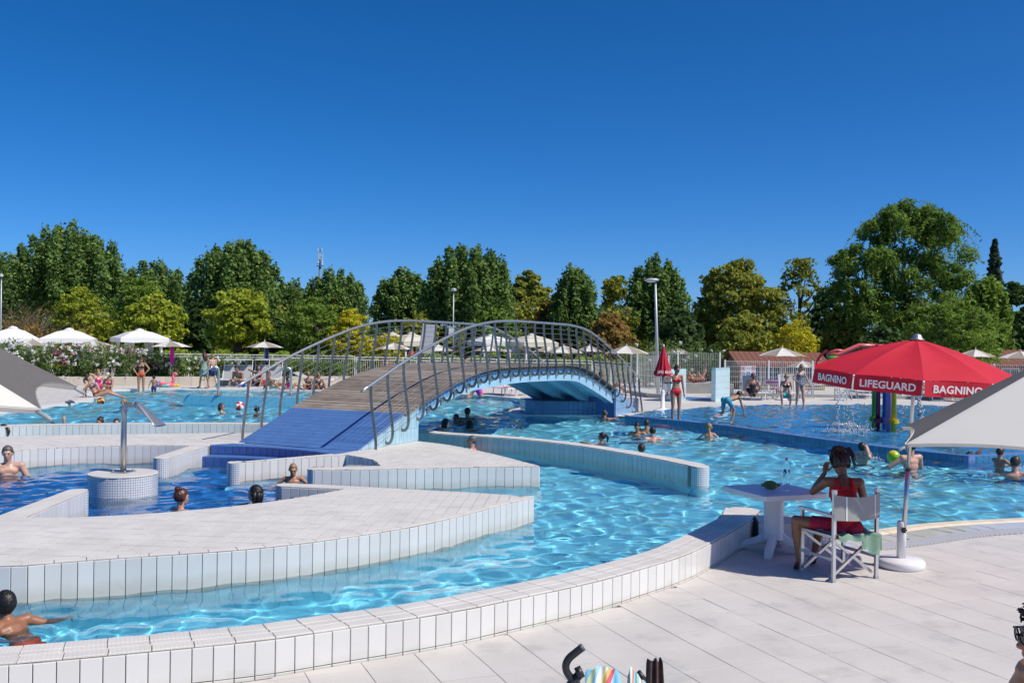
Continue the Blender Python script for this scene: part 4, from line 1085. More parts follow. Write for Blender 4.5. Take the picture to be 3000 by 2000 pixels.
# background thicket that closes the gaps low down: reads as one mass
rg = np.random.default_rng(78); C = []; Rr = []
for k in range(330):
    x = rg.uniform(-62, 62); y = rg.uniform(88, 100); h = rg.uniform(1.5, 5.2) * (1.0 + 0.25 * math.sin(x * 0.21))
    C.append((x, y, h * rg.uniform(0.3, 0.9))); Rr.append((rg.uniform(1.2, 2.4), 1.3, rg.uniform(0.9, 1.7)))
P, d = cloud(C, Rr, 130, rg); V, Q = leaves(P, 0.3, rg, d)
for k in range(120):
    x = rg.uniform(14, 52); C.append((x, rg.uniform(64, 74), rg.uniform(0.3, 2.6))); Rr.append((rg.uniform(1.2, 2.2), 1.2, rg.uniform(0.8, 1.4)))
P2, d2 = cloud(C[330:], Rr[330:], 130, rg); V2, Q2 = leaves(P2, 0.24, rg, d2); Q = np.r_[Q, Q2 + len(V)]; V = np.r_[V, V2]
th = ob('thicket', np_mesh('thicket', V, Q, LM['dark'])); tag(th, 'dark green thicket far behind the poplars', 'thicket', kind='stuff')
C = []; Rr = []
for k in range(210):
    x = rg.uniform(-48, 50); h = rg.uniform(1.2, 5.6) * (0.8 + 0.3 * math.sin(x * 0.33 + 1)); C.append((x, rg.uniform(74, 84), h * rg.uniform(0.35, 0.95))); Rr.append((rg.uniform(0.9, 1.9), 1.1, rg.uniform(0.7, 1.5)))
P, d = cloud(C, Rr, 230, rg); V, Q = leaves(P, 0.17, rg, d)
ug = ob('undergrowth', np_mesh('undergrowth', V, Q, LM['olive'])); tag(ug, 'mixed green undergrowth filling the gaps between the trees', 'thicket', kind='stuff')
# clipped hedge behind the white railing
rg = np.random.default_rng(79)
def hedge(name, label, pts, h, w, leafm, per_m=520, size=0.055, z0=0.0, bloom=None, jag=0.18, cat='hedge'):
    root = empty(name, (pts[0][0], pts[0][1], 0), 0, label, cat); o0 = Vector((pts[0][0], pts[0][1], 0)); PP = []; L_ = 0
    for (a, b) in zip(pts[:-1], pts[1:]):
        a, b = np.array(a, float), np.array(b, float); L = np.linalg.norm(b - a); n = int(L * per_m); t = (b - a) / L; nn = np.array([-t[1], t[0]])
        s = rg.random(n) * L; q = rg.random(n); face = rg.random(n)
        hh = h * (1 + jag * np.sin(s * 2.1 + a[0]) * 0.6 + jag * 0.5 * np.sin(s * 5.3)); 
        zz = np.where(face < 0.42, hh * rg.uniform(0.93, 1.05, n), hh * q)
        off = np.where(face < 0.42, rg.uniform(-w / 2, w / 2, n), np.where(face < 0.8, -w / 2, w / 2) * rg.uniform(0.75, 1.1, n))
        PP.append(np.stack([a[0] + t[0] * s + nn[0] * off, a[1] + t[1] * s + nn[1] * off, z0 + zz], 1))
    PP = np.concatenate(PP) - np.array(o0)
    V, Q = leaves(PP, size, rg, np.tile(np.array([[0.2, -0.6, 0.5]]), (len(PP), 1)), aspect=0.45)
    ob('foliage', np_mesh('foliage', V, Q, leafm), root)
    return root
def hp(u, Y): return tuple(at(u, 1000, Y)[:2])
hedge('clipped_hedge', 'clipped light green hedge behind the white railing, left stretch', [hp(400, 57), hp(1010, 57)], 1.25, 1.4, LM['hedge'], 650, 0.085)
hedge('clipped_hedge', 'clipped light green hedge behind the white railing, right stretch', [hp(1010, 56), hp(1850, 55)], 1.30, 1.4, LM['hedge'], 650, 0.085)
# oleander bushes in bloom, standing in the planter on the left and by the fence
m_bl_w = mat('white_blossom', (0.80, 0.80, 0.78), 0.6, trans=0.2); m_bl_p = mat('pink_blossom', (0.70, 0.28, 0.42), 0.6, trans=0.2)
def oleander(u, Y, vtop, hw, label, white=60, pink=0, z0=0.36, n=2600):
    top = at(u, vtop, Y); r_ = hw / ppm(Y); H_ = top.z - z0
    root = empty('oleander_bush', (top.x, Y, z0), 0, label, 'bush', 'oleander bushes')
    C = [(rg.normal(0, r_ * 0.5), rg.normal(0, 0.32), rg.uniform(0.12, 0.86) * H_) for _ in range(26)]
    P, d = cloud(C, [(r_ * 0.36, 0.36, H_ * 0.24)] * 26, n // 26, rg)
    P[:, 2] = np.clip(P[:, 2], 0.02, H_ * 1.08)
    V, Q = leaves(P, 0.085, rg, d, aspect=0.22, droop=np.array([[0, 0, 0.5]])); ob('foliage', np_mesh('foliage', V, Q, LM['oleander']), root)
    for k in range(3):
        MB().tube([(rg.normal(0, .1), 0, 0), (rg.normal(0, .2), 0, H_ * 0.4), (rg.normal(0, r_ * .5), 0, H_ * 0.8)], [0.03, 0.02, 0.01], 5).build('stem', m_bark, root)
    for cnt, m_, nm in ((int(white * 0.62), m_bl_w, 'white_blossom'), (int(pink * 0.55), m_bl_p, 'pink_blossom')):
        if not cnt: continue
        C2 = []
        for _ in range(cnt):
            a = rg.random() * 6.28; q = rg.random() ** 0.6
            C2.append((math.cos(a) * r_ * 0.95 * q, -0.30 - 0.32 * rg.random(), H_ * rg.uniform(0.28, 1.0) ** 0.8))
        P, d = cloud(C2, [(0.085, 0.07, 0.075)] * cnt, 14, rg); V, Q = leaves(P, 0.042, rg, d, aspect=0.9)
        ob(nm, np_mesh(nm, V, Q, m_), root)
spots = [(30, 43.6, 998, 62, 55, 4), (105, 44.6, 1008, 60, 45, 0), (185, 44.9, 1006, 62, 42, 34), (255, 45.2, 1008, 62, 62, 12), (325, 45.7, 1012, 62, 70, 8), (395, 46.2, 1018, 60, 48, 26), (465, 46.6, 1036, 58, 26, 10),
         (535, 47, 1043, 58, 22, 3), (605, 47.4, 1046, 60, 16, 0), (680, 47.9, 1045, 58, 24, 0), (755, 48.4, 1053, 56, 16, 0), (830, 48.9, 1058, 56, 7, 0), (905, 49.4, 1056, 56, 0, 0), (965, 49.8, 1058, 48, 0, 0)]
names = ['at the far left edge', 'under the leftmost taupe parasol', 'behind the woman with the phone', 'left of the second parasol pole', 'thick with white bloom right of the second parasol pole', 'with pink clusters under the right gazebo curtain', 'behind the two tilted loungers',
         'right of the third parasol pole', 'behind the walking pair', 'behind the seated young man', 'behind the seated woman in black', 'right of the blue towel', 'without flowers left of the bridge', 'without flowers, hidden by the bridge rail']
for (u, Y_, vt, hw, w_, p_), nm in zip(spots, names):
    oleander(u, Y_, vt, hw, ('white and pink flowering oleander ' if p_ else ('white flowering oleander ' if w_ else 'green oleander ')) + nm, w_, p_)
for u, Y_, vt, hw, w_, nm in ((1890, 50, 1008, 62, 10, 'left of the tall lamp post by the fence'), (1975, 51, 995, 75, 34, 'pale blooming, right of the tall lamp post'), (2070, 51.5, 1008, 70, 6, 'behind the mesh fence under the parasol')):
    oleander(u, Y_, vt, hw, 'grey green oleander ' + nm, w_, 0, 0.0, 3600)
# ================================================================ furniture and other things
m_taupe = mat('taupe_canvas', (0.36, 0.315, 0.265), 0.85, var=0.06, scale=8, trans=0.18)
m_ivory = mat('ivory_canvas', (0.78, 0.76, 0.71), 0.85, var=0.03, scale=8, trans=0.25)
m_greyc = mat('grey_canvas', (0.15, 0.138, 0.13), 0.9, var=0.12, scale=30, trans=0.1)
m_red = mat('red_canvas', (0.60, 0.012, 0.035), 0.7, var=0.08, scale=5, trans=0.15)
m_letter = mat('white_lettering', (0.82, 0.82, 0.82), 0.6)
m_alu = mat('anodised_aluminium', (0.62, 0.63, 0.64), 0.35, metal=0.85, var=0.05, scale=5)
m_plastic = mat('white_plastic', (0.76, 0.76, 0.775), 0.35, var=0.03, scale=4)
m_sling = mat('grey_sling', (0.40, 0.40, 0.40), 0.8, var=0.08, scale=60)
m_galv = mat('galvanised_pole', (0.46, 0.49, 0.51), 0.5, metal=0.4, var=0.1, scale=3)
m_black = mat('black_plastic', (0.012, 0.012, 0.014), 0.35)

def canopy_panel(n, k, Rr, zt, zr, a0, scallop=0.06, sag=0.25, rows=7, cols=8, rin=0.02):
    A0, A1 = a0 + 2 * math.pi * k / n, a0 + 2 * math.pi * (k + 1) / n; v = []; f = []
    for i in range(rows + 1):
        r = rin + (1 - rin) * i / rows
        for j in range(cols + 1):
            t = j / cols; P = Vector((math.cos(A0), math.sin(A0))) * (1 - t) + Vector((math.cos(A1), math.sin(A1))) * t
            rr = r * (1 - scallop * 4 * t * (1 - t) * (r ** 3))
            z = zt - (zt - zr) * ((1 - sag) * rr + sag * rr * rr) - 0.018 * math.sin(3.1416 * t) * math.sin(3.1416 * min(1, r)) * Rr
            v.append((P.x * Rr * rr, P.y * Rr * rr, z))
    for i in range(rows):
        for j in range(cols):
            a = i * (cols + 1) + j; f.append((a, a + cols + 1, a + cols + 2, a + 1))
    return v, f
def parasol(loc, Rr, zr, zt, label, n=8, cols=None, pole_r=0.018, group='taupe and white parasols', scallop=0.05, a0=0.0, base=True, hem=None, tips=False, cat='parasol', sag=0.3):
    cols = cols or (m_taupe, m_ivory)
    root = empty('parasol', loc, a0, label, cat, group)
    for k in range(n):
        v, f = canopy_panel(n, k, Rr, zt, zr, 0, scallop, sag, rows=8 if tips else 5, cols=14 if tips else 6)
        o = ob('panel', new_mesh('panel', v, f, cols[k % len(cols)], True), root)
        if hem:
            c_ = 14 if tips else 6; rw = 8 if tips else 5; e = [Vector(p) for p in v[rw * (c_ + 1):]]
            hv = [p + Vector((0, 0, 0.004)) for p in e] + [p * 0.985 + Vector((0, 0, p.z * 0.015 - hem)) for p in e]; hn = len(e)
            ob('hem', new_mesh('hem', hv, [(i, hn + i, hn + i + 1, i + 1) for i in range(hn - 1)], m_ivory, True), o)
    for k in range(n):
        a = 2 * math.pi * k / n
        pts = []
        for t in np.linspace(0.05, 1.0, 6):
            pts.append((math.cos(a) * Rr * t, math.sin(a) * Rr * t, zt - (zt - zr) * ((1 - sag) * t + sag * t * t) - 0.012))
        rb = MB().tube(pts, 0.006, 5, False).build('rib', m_galv, root)
        if tips:
            e = Vector(pts[-1]); d = (e - Vector(pts[-2])).normalized()
            MB().tube([e - d * 0.03, e + d * 0.025, e + d * 0.035], [0.005, 0.0075, 0.004], 8).build('rib_tip', mat('grey_rib_tip', (0.30, 0.33, 0.36), 0.5), rb, True)
    MB().tube([(0, 0, 0.0), (0, 0, zt + 0.03)], pole_r, 8).build('pole', m_galv if group != 'x' else m_alu, root, True)
    MB().lathe([(0.022, 0), (0.03, 0.03), (0.012, 0.07), (0.0, 0.08)], (0, 0, zt), 10).build('finial', m_ivory, root, True)
    if base: MB().lathe([(0.26, 0), (0.27, 0.05), (0.2, 0.085), (0.035, 0.1), (0.03, 0.32), (0.022, 0.33)], n=16).build('base', m_plastic, root, True)
    return root
def far_parasol(u, vtop, vrim, hw, Y, label, a0=0.3, base_z=0.0, cols=None, towel=None):
    t = at(u, vtop, Y); r_ = at(u, vrim, Y); k = parasol((t.x, Y, base_z), hw / ppm(Y), r_.z - base_z, t.z - base_z, label, a0=a0, cols=cols)
    if towel:
        MB().box((0.10, -0.12, (r_.z - base_z) - 0.42), (0.16, 0.05, 0.7)).build('hanging_towel', towel, k)
    return k
m_navy = mat('navy_cloth', (0.02, 0.04, 0.22), 0.9); m_magenta = mat('magenta_cloth', (0.62, 0.01, 0.30), 0.85, var=0.15, scale=9)
far_parasol(95, 993, 1013, 63, 46, 'taupe and white parasol furthest left, in front of the first gazebo', 0.25)
far_parasol(276, 997, 1014, 62, 46, 'taupe and white parasol second from the left, above the sunbathing women', 0.55)
far_parasol(500, 998, 1016, 60, 46, 'taupe and white parasol above the flamingo float', 0.1, towel=m_magenta)
far_parasol(775, 1000, 1018, 56, 48, 'taupe and white parasol with a blue towel hanging from it', 0.42, towel=m_navy)
far_parasol(1153, 1004, 1023, 55, 52, 'taupe and white parasol left of the tall white board, seen through the railing', 0.2)
far_parasol(1284, 1009, 1028, 52, 53, 'taupe and white parasol half hidden by the tall white board', 0.6)
far_parasol(1437, 1011, 1029, 55, 53, 'taupe and white parasol behind the bridge crest, left one', 0.35)
far_parasol(1507, 1013, 1030, 47, 56, 'taupe and white parasol behind the bridge crest, second one', 0.1)
far_parasol(1607, 1013, 1031, 52, 55, 'taupe and white parasol behind the bridge crest, third one', 0.5)
far_parasol(1652, 1011, 1034, 60, 50, 'taupe and white parasol in front of the cream square parasol', 0.2)
far_parasol(1727, 1011, 1030, 42, 57, 'taupe and white parasol where the right railing bends down', 0.4)
far_parasol(1836, 1012, 1036, 71, 43, 'big taupe and white parasol at the far end of the bridge', 0.15)
far_parasol(1986, 1018, 1037, 42, 52, 'taupe and white parasol behind the mesh fence', 0.5)
far_parasol(2292, 1018, 1043, 72, 40.5, 'taupe and white parasol above the woman in the black swimsuit', 0.3)
far_parasol(2352, 1056, 1075, 48, 44, 'low taupe and white parasol half hidden by the red umbrella', 0.1)
far_parasol(2858, 1023, 1045, 58, 44, 'taupe and white parasol behind the right side of the red umbrella', 0.25)
far_parasol(2990, 1028, 1050, 62, 42, 'taupe and white parasol at the right edge of the picture', 0.5)

# foreground parasols, only their rims reach into the picture
def rim_parasol(tipA, tipB, zr, zt, label, cols, side, n=6):
    A, B = Vector(G(*tipA, zr)[:2]), Vector(G(*tipB, zr)[:2]); mid = (A + B) / 2; d = (A - B); Rr = d.length / (2 * math.sin(math.pi / n))
    p = Vector((d.y, -d.x)).normalized() * side * Rr * math.cos(math.pi / n); c = mid + p
    a = math.atan2(B.y - c.y, B.x - c.x); a2 = math.atan2(A.y - c.y, A.x - c.x)
    if (a2 - a) % (2 * math.pi) > math.pi: a = a2
    return parasol((c.x, c.y, 0), Rr, zr, zt, label, n=n, a0=a, cols=cols, scallop=0.06, hem=0.012, tips=True, group=None, sag=0.0, pole_r=0.022)
rim_parasol((228, 1133), (122, 1200), 2.14, 2.80, 'taupe and white parasol rim close to the camera on the left', (m_greyc, m_ivory), -1)
rim_parasol((2640, 1253), (2650, 1302), 1.88, 2.40, 'taupe and white parasol rim close to the camera on the right', (m_greyc, m_ivory), 1)

# gazebos: white pyramid canopy on a frame, with curtains
def gazebo(u, vtop, veave, hw, Y, label, curt=True, m=None, rz=0.5, group='white gazebos'):
    m = m or m_white; t = at(u, vtop, Y); e = at(u, veave, Y).z; h = hw / ppm(Y) / (math.cos(rz) + math.sin(rz)) * 1.02; H_ = t.z
    root = empty('gazebo', (t.x, Y, 0), rz, label, 'gazebo', group)
    q = [(-h, -h), (h, -h), (h, h), (-h, h)]
    for k in range(4):
        a, b = q[k], q[(k + 1) % 4]; mx, my = (a[0] + b[0]) / 2, (a[1] + b[1]) / 2
        v = [(a[0], a[1], e), (mx, my, e + 0.03), (b[0], b[1], e), (b[0] * .45, b[1] * .45, e + (H_ - e) * 0.66), (a[0] * .45, a[1] * .45, e + (H_ - e) * 0.66), (0, 0, H_ - 0.02)]
        ob('canopy', new_mesh('canopy', v, [(0, 1, 2, 3, 4), (4, 3, 5)], m, False), root)
        n_ = 9; vv = []
        for j in range(n_ + 1):
            t_ = j / n_; x, y = a[0] + (b[0] - a[0]) * t_, a[1] + (b[1] - a[1]) * t_; vv += [(x, y, e + 0.03 * math.sin(3.14 * t_)), (x, y, e - 0.24 + 0.02 * math.cos(t_ * 12))]
        ob('valance', new_mesh('valance', vv, [(2 * j, 2 * j + 1, 2 * j + 3, 2 * j + 2) for j in range(n_)], m), root)
        hh = h * 0.74
        MB().box((hh * (1 if a[0] > 0 else -1), hh * (1 if a[1] > 0 else -1), e / 2), (0.09, 0.09, e)).build('post', m_white, root)
        if curt:
            cx, cy = hh * (1 if a[0] > 0 else -1), hh * (1 if a[1] > 0 else -1); c = MB(); nn = 12; vv = []
            for j in range(nn + 1):
                s_ = j / nn; w = 0.55
                dx = -math.copysign(w * s_, cx) if k % 2 == 0 else 0.0; dy = -math.copysign(w * s_, cy) if k % 2 else 0.0
                wv = 0.04 * math.sin(s_ * 22)
                vv += [(cx + dx + (wv if k % 2 else 0), cy + dy + (0 if k % 2 else wv), e - 0.05), (cx + dx * 0.55, cy + dy * 0.55, e * 0.45), (cx + dx * 0.75 + (wv if k % 2 else 0), cy + dy * 0.75, 0.08)]
            ob('curtain', new_mesh('curtain', vv, [q_ for j in range(nn) for q_ in ((3 * j, 3 * j + 1, 3 * j + 4, 3 * j + 3), (3 * j + 1, 3 * j + 2, 3 * j + 5, 3 * j + 4))], mat('sheer_curtain', (0.80, 0.80, 0.80), 0.9, trans=0.35), True), root)
    MB().lathe([(0.28, 0.0), (0.22, 0.08), (0.05, 0.14), (0.0, 0.15)], (0, 0, H_ - 0.10), 12).build('vent_cap', m, root, True)
    return root
gazebo(38, 957, 991, 90, 55, 'white gazebo with curtains cut by the left edge')
gazebo(203, 962, 992, 92, 56, 'white gazebo with curtains in the middle of the left three', rz=0.35)
gazebo(409, 964, 990, 92, 56, 'white gazebo with tied curtains right of the middle one', rz=0.6)
m_cream = mat('cream_canvas', (0.70, 0.66, 0.55), 0.85, trans=0.2)
gazebo(1150, 975, 1000, 80, 58, 'cream square parasol behind the left railing', False, m_cream, 0.4, 'square parasols behind the bridge')
gazebo(1205, 975, 1001, 72, 57, 'cream square parasol next to the tall white board', False, m_cream, 0.6, 'square parasols behind the bridge')
gazebo(1440, 981, 1001, 72, 58, 'white square parasol behind the bridge crest', False, m_white, 0.45, 'square parasols behind the bridge')
gazebo(1558, 979, 1003, 76, 56, 'cream square parasol behind the right railing', False, m_cream, 0.5, 'square parasols behind the bridge')
# tall white board (back of a guard tower seat) behind the bridge
tb = empty('tall_board', (*at(1255, 1035, 52)[:2], 0), 0.1, 'tall white sloping board standing behind the bridge', 'board')
a, b, c, d = (at(u, v, 52 + o) - tb.location for u, v, o in ((1240, 949, -.2), (1278, 951, -.2), (1266, 1035, .5), (1231, 1034, .5)))
ob('board', new_mesh('board', [a, b, c, d] + [p + Vector((0, 0.06, 0)) for p in (a, b, c, d)], [(3, 2, 1, 0), (4, 5, 6, 7), (0, 1, 5, 4), (1, 2, 6, 5), (2, 3, 7, 6), (3, 0, 4, 7)], m_white), tb)
for p in (c, d): MB().bar(p, (p.x, p.y + 0.2, 0.0), 0.05).build('leg', m_white, tb)
for p, q in ((a, d), (b, c)): MB().bar(p + Vector((0, .08, 0)), q + Vector((0, .08, 0)), 0.07).build('side_rail', m_white, tb)

# ---- planter wall with the oleanders (left), built of cream slabs
pw_ = empty('planter_wall', (0, 0, 0), label='cream slab planter wall behind the loungers on the left', cat='wall')
pline = [tuple(p) for p in crom([(-26, 42.2), (-21.4, 44.0), (-14.6, 46.4), (-10.2, 48.4), (-7.6, 49.4)], 4)]
back = offset_line(pline, 1.5)
v = [(*p, 0.36) for p in pline] + [(*p, 0.36) for p in back]; n_ = len(pline)
MB().prism(pline + back[::-1], -0.02, 0.355).build('soil_bed', mat('soil', (0.10, 0.075, 0.05), 0.95, var=0.4), pw_)
m_slab = mat('cream_slab', (0.60, 0.54, 0.45), 0.6, var=0.10, scale=1.5); add_stains(m_slab, 0.4, 5, 0.55, 0.7, (0.75, 0.66, 0.5)); piece_random(m_slab, 0.1)
face_tiles('slab', pline, 0.0, 0.42, 0.58, m_slab, pw_, side=-1, thick=0.06, proud=0.05)

# ---- white railing with upright bars
def railing(name, label, pts, h, z0=0.0, bar_gap=0.115, post_every=2.2):
    root = empty(name, (0, 0, 0), 0, label, 'fence', 'white railings')
    P = resample(pts, post_every)
    for p in P: MB().box((p[0], p[1], z0 + h / 2), (0.05, 0.05, h)).build('post', m_white, root)
    for z in (h, h - 0.13, 0.1):
        MB().tube([(p[0], p[1], z0 + z) for p in P], 0.024, 6).build('rail', m_white, root)
    b = MB()
    for p in resample(pts, bar_gap): b.box((p[0], p[1], z0 + (h - 0.13 + 0.1) / 2), (0.014, 0.014, h - 0.23))
    o = b.build('bars', m_white, root); o['kind'] = 'stuff'
    return root
railing('railing', 'white railing behind the oleanders on the left', [hp(430, 51), hp(740, 51.2), hp(1040, 51)], 1.38)
railing('railing', 'white railing behind the bridge', [hp(1045, 50), hp(1420, 49.5), hp(1735, 48.5)], 1.36)
railing('railing', 'white railing running towards the far end of the bridge', [hp(1738, 48.4), hp(1850, 44)], 1.36)
# ---- welded mesh fences
def mesh_fence(label, pts, h, z0=0.0):
    root = empty('mesh_fence', (0, 0, 0), 0, label, 'fence', 'white mesh fences'); P = resample(pts, 2.0)
    for p in P: MB().box((p[0], p[1], z0 + h / 2), (0.07, 0.07, h + 0.06)).build('post', m_white, root)
    for a, b in zip(P[:-1], P[1:]):
        w = MB(); L = np.linalg.norm(b - a); n1 = int(L / 0.085)
        for k in range(n1): 
            q = a + (b - a) * (k + 0.5) / n1; w.box((q[0], q[1], z0 + h / 2), (0.010, 0.010, h))
        for z in np.linspace(0.06, h - 0.04, 7):
            w.bar((a[0], a[1], z0 + z), (b[0], b[1], z0 + z), 0.012)
        w.build('wire_panel', m_white, root)
    return root
mesh_fence('white mesh fence left of the blue entrance pillars', [hp(1850, 43.5), hp(1905, 41.5), hp(1960, 41)], 1.75)
mesh_fence('white mesh fence behind the red bikini woman, back row', [hp(1868, 49), hp(2110, 47.5)], 1.85)
mesh_fence('white mesh fence behind the loungers on the right', [hp(2125, 43.2), hp(2400, 43), hp(2700, 42.5), hp(3050, 42)], 1.45, 0.12)
m_conc = mat('concrete', (0.42, 0.41, 0.38), 0.85, var=0.2, scale=2)
kb2 = MB()
kl = [hp(2125, 43.2), hp(2400, 43), hp(2700, 42.5), hp(3050, 42)]
for a, b in zip(kl[:-1], kl[1:]): kb2.bar((a[0], a[1], 0.06), (b[0], b[1], 0.06), 0.2, 0.13)
tag(kb2.build('fence_kerb', m_conc), 'low concrete kerb under the right mesh fence', 'kerb')
kb3 = MB()
for a, b in zip([hp(1835, 44), hp(1905, 41.2)], [hp(1905, 41.2), hp(1962, 40.6)]): kb3.bar((a[0], a[1], 0.08), (b[0], b[1], 0.08), 0.22, 0.18)
tag(kb3.build('fence_kerb', m_conc), 'grey concrete kerb left of the blue entrance pillars', 'kerb')
cw_ = MB().box((0, 0, 0.2), (3.2, 0.25, 0.55)).build('concrete_wall', m_conc, loc=at(2045, 1140, 45)); cw_.location.z = 0; tag(cw_, 'short raw concrete wall between the blue entrance pillars', 'wall')
cg = ob('grass_strip', new_mesh('grass_strip', [(9.2, 43.6, 0.006), (12.2, 43.4, 0.006), (12.2, 44.8, 0.006), (9.2, 44.9, 0.006)], [(0, 1, 2, 3)], m_lawn)); tag(cg, kind='structure')

# pale blue tiled entrance pillars
def tiled_block(label, quad, h, m=None):
    """quad: plan corners; every visible face carries its own tiles"""
    m = m or mat('pillar_tile', (0.50, 0.66, 0.72), 0.18, var=0.04); root = empty('entrance_pillar', (0, 0, 0), 0, label, 'pillar', 'blue tiled entrance pillars'); q = ccw(quad)
    MB().prism(inset(q, 0.015), 0, h - 0.01).build('pillar_core', m_tile_blue, root)
    for i in range(len(q)):
        a, b = q[i], q[(i + 1) % len(q)]
        for z in np.arange(0, h - 0.1, 0.25):
            face_tiles('tile', [a, b], z, min(z + 0.25, h), 0.25, m, root, side=-1, proud=-0.005, thick=0.01)
    return root
def pq(l): return [tuple(G(u, v, 0)[:2]) for u, v in l]
tiled_block('pale blue tiled pillar behind the red bikini woman', [hp(1955, 39.2), hp(1967, 38.6), hp(2012, 39.6), hp(2010, 40.1)], 1.28)
tiled_block('pale blue tiled pillar beside the white bin', [hp(2085, 39.0), hp(2098, 38.7), hp(2140, 40.2), hp(2139, 40.7)], 1.35)
bm = ob('entrance_footbath', new_mesh('entrance_footbath', [(*p, 0.008) for p in (hp(2008, 40.2), hp(2085, 39.2), hp(2098, 41.5), hp(2012, 42))], [(0, 1, 2, 3)], m_rampblue)); tag(bm, kind='structure')

# bin
bin_ = empty('waste_bin', (*G(2121, 1163)[:2], 0), 0.2, 'white waste bin with black bag beside the blue pillar', 'bin')
MB().lathe([(0.17, 0), (0.20, 0.02), (0.245, 0.62), (0.25, 0.64), (0.23, 0.64), (0.22, 0.55), (0.0, 0.5)], n=4).build('bin_body', m_plastic, bin_)
MB().lathe([(0.258, 0.55), (0.262, 0.66), (0.24, 0.70), (0.20, 0.68), (0.1, 0.66), (0.0, 0.65)], n=12).build('bin_bag', m_black, bin_, True)

# rules sign on the fence
sg = empty('rules_sign', at(2192, 1118, 42.85), 0, 'white rules sign with round red and blue pictograms on the fence', 'sign')
sx0, sz0 = 0, 0; ctr = at(2192, 1095, 42.85); sg.location = (ctr.x, 42.85, 0); W_, H2 = 44 / ppm(42.85), 48 / ppm(42.85)
MB().box((0, 0, ctr.z), (W_, 0.02, H2)).build('board', mat('sign_white', (0.80, 0.80, 0.81), 0.4), sg)
for dx in (-0.25, 0.25): MB().box((dx, 0.05, ctr.z / 2), (0.04, 0.04, ctr.z)).build('stand_post', m_galv, sg)
m_sr, m_sb, m_sk = mat('sign_red', (0.60, 0.02, 0.03), 0.5), mat('sign_blue', (0.02, 0.16, 0.50), 0.5), mat('sign_black', (0.03, 0.03, 0.03), 0.5)
def ring(c, r0, r1, y, m, nm='pictogram_ring', n=24):
    v = []; 
    for k in range(n): a = 6.2832 * k / n; v += [(c[0] + r0 * math.cos(a), y, c[1] + r0 * math.sin(a)), (c[0] + r1 * math.cos(a), y, c[1] + r1 * math.sin(a))]
    return ob(nm, new_mesh(nm, v, [(2 * k, 2 * k + 1, (2 * k + 3) % (2 * n), (2 * k + 2) % (2 * n)) for k in range(n)], m), sg)
def disc(c, r, y, m, nm): return ob(nm, new_mesh(nm, [(c[0] + r * math.cos(6.2832 * k / 20), y, c[1] + r * math.sin(6.2832 * k / 20)) for k in range(20)], [tuple(range(20))], m), sg)
def poly2(pts, c, s_, y, m, nm='pictogram'): return ob(nm, new_mesh(nm, [(c[0] + a * s_, y, c[1] + b * s_) for a, b in pts], [tuple(range(len(pts)))], m), sg)
figs = {'cam': [(-.6, -.35), (.5, -.35), (.5, .2), (.1, .25), (.0, .45), (-.3, .45), (-.35, .2), (-.6, .2)], 'dog': [(-.6, -.5), (-.45, -.5), (-.4, -.1), (.25, -.1), (.3, -.5), (.45, -.5), (.45, .15), (.7, .3), (.6, .5), (.35, .45), (.2, .2), (-.5, .2), (-.7, .45), (-.75, .3), (-.6, .1)],
        'run': [(-.6, -.5), (-.35, -.5), (-.05, -.1), (.2, -.45), (.4, -.4), (.15, .1), (.5, .15), (.5, .3), (.1, .3), (0, .6), (-.25, .55), (-.2, .1), (-.55, .0), (-.55, -.12), (-.25, -.1)], 'walk': [(-.35, -.7), (-.1, -.7), (0, -.2), (.1, -.7), (.35, -.7), (.25, .1), (.5, -.1), (.3, .45), (.1, .75), (-.1, .75), (-.3, .45), (-.5, -.1), (-.25, .1)],
        'dive': [(-.6, -.3), (.6, -.3), (.6, -.45), (-.6, -.45)], 'food': [(-.45, -.4), (.45, -.4), (.55, 0), (.3, .35), (-.3, .35), (-.55, 0)]}
rr_ = 0.073 * W_ / 0.66; gx = W_ * 0.34; gz = H2 * 0.34; yf = -0.013
for (ix, iz, key) in ((-1, 1, 'cam'), (1, 1, 'dog'), (-1, 0, 'run'), (0, 0, 'walk'), (1, 0, 'food'), (-1, -1, 'dive'), (0, -1, 'food'), (1, -1, 'run')):
    c = (ix * gx, ctr.z + iz * gz); r_ = W_ * 0.135
    if key == 'walk':
        disc(c, r_, yf, m_sb, 'pictogram_disc'); poly2(figs[key], c, r_ * 0.8, yf - 0.002, m_letter)
    else:
        ring(c, r_ * 0.8, r_, yf, m_sr); poly2(figs[key], c, r_ * 0.72, yf - 0.001, m_sk)
        s2 = 0.7071; w2 = 0.09
        poly2([(-s2 - w2 * s2, s2 - w2 * s2), (-s2 + w2 * s2, s2 + w2 * s2), (s2 + w2 * s2, -s2 + w2 * s2), (s2 - w2 * s2, -s2 - w2 * s2)][::-1], c, r_ * 0.9, yf - 0.003, m_sr, 'pictogram_bar')
poly2([(-1, -.25), (1, -.25), (1, .25), (-1, .25)], (W_ * 0.03, ctr.z + gz), W_ * 0.11, yf, mat('sign_grey', (0.45, 0.45, 0.45), 0.5), 'logo_line')
poly2([(0, .6), (-.5, .1), (0, -.5), (.5, .1)], (-W_ * 0.13, ctr.z + gz), W_ * 0.04, yf, mat('sign_orange', (0.6, 0.25, 0.02), 0.5), 'logo_mark')

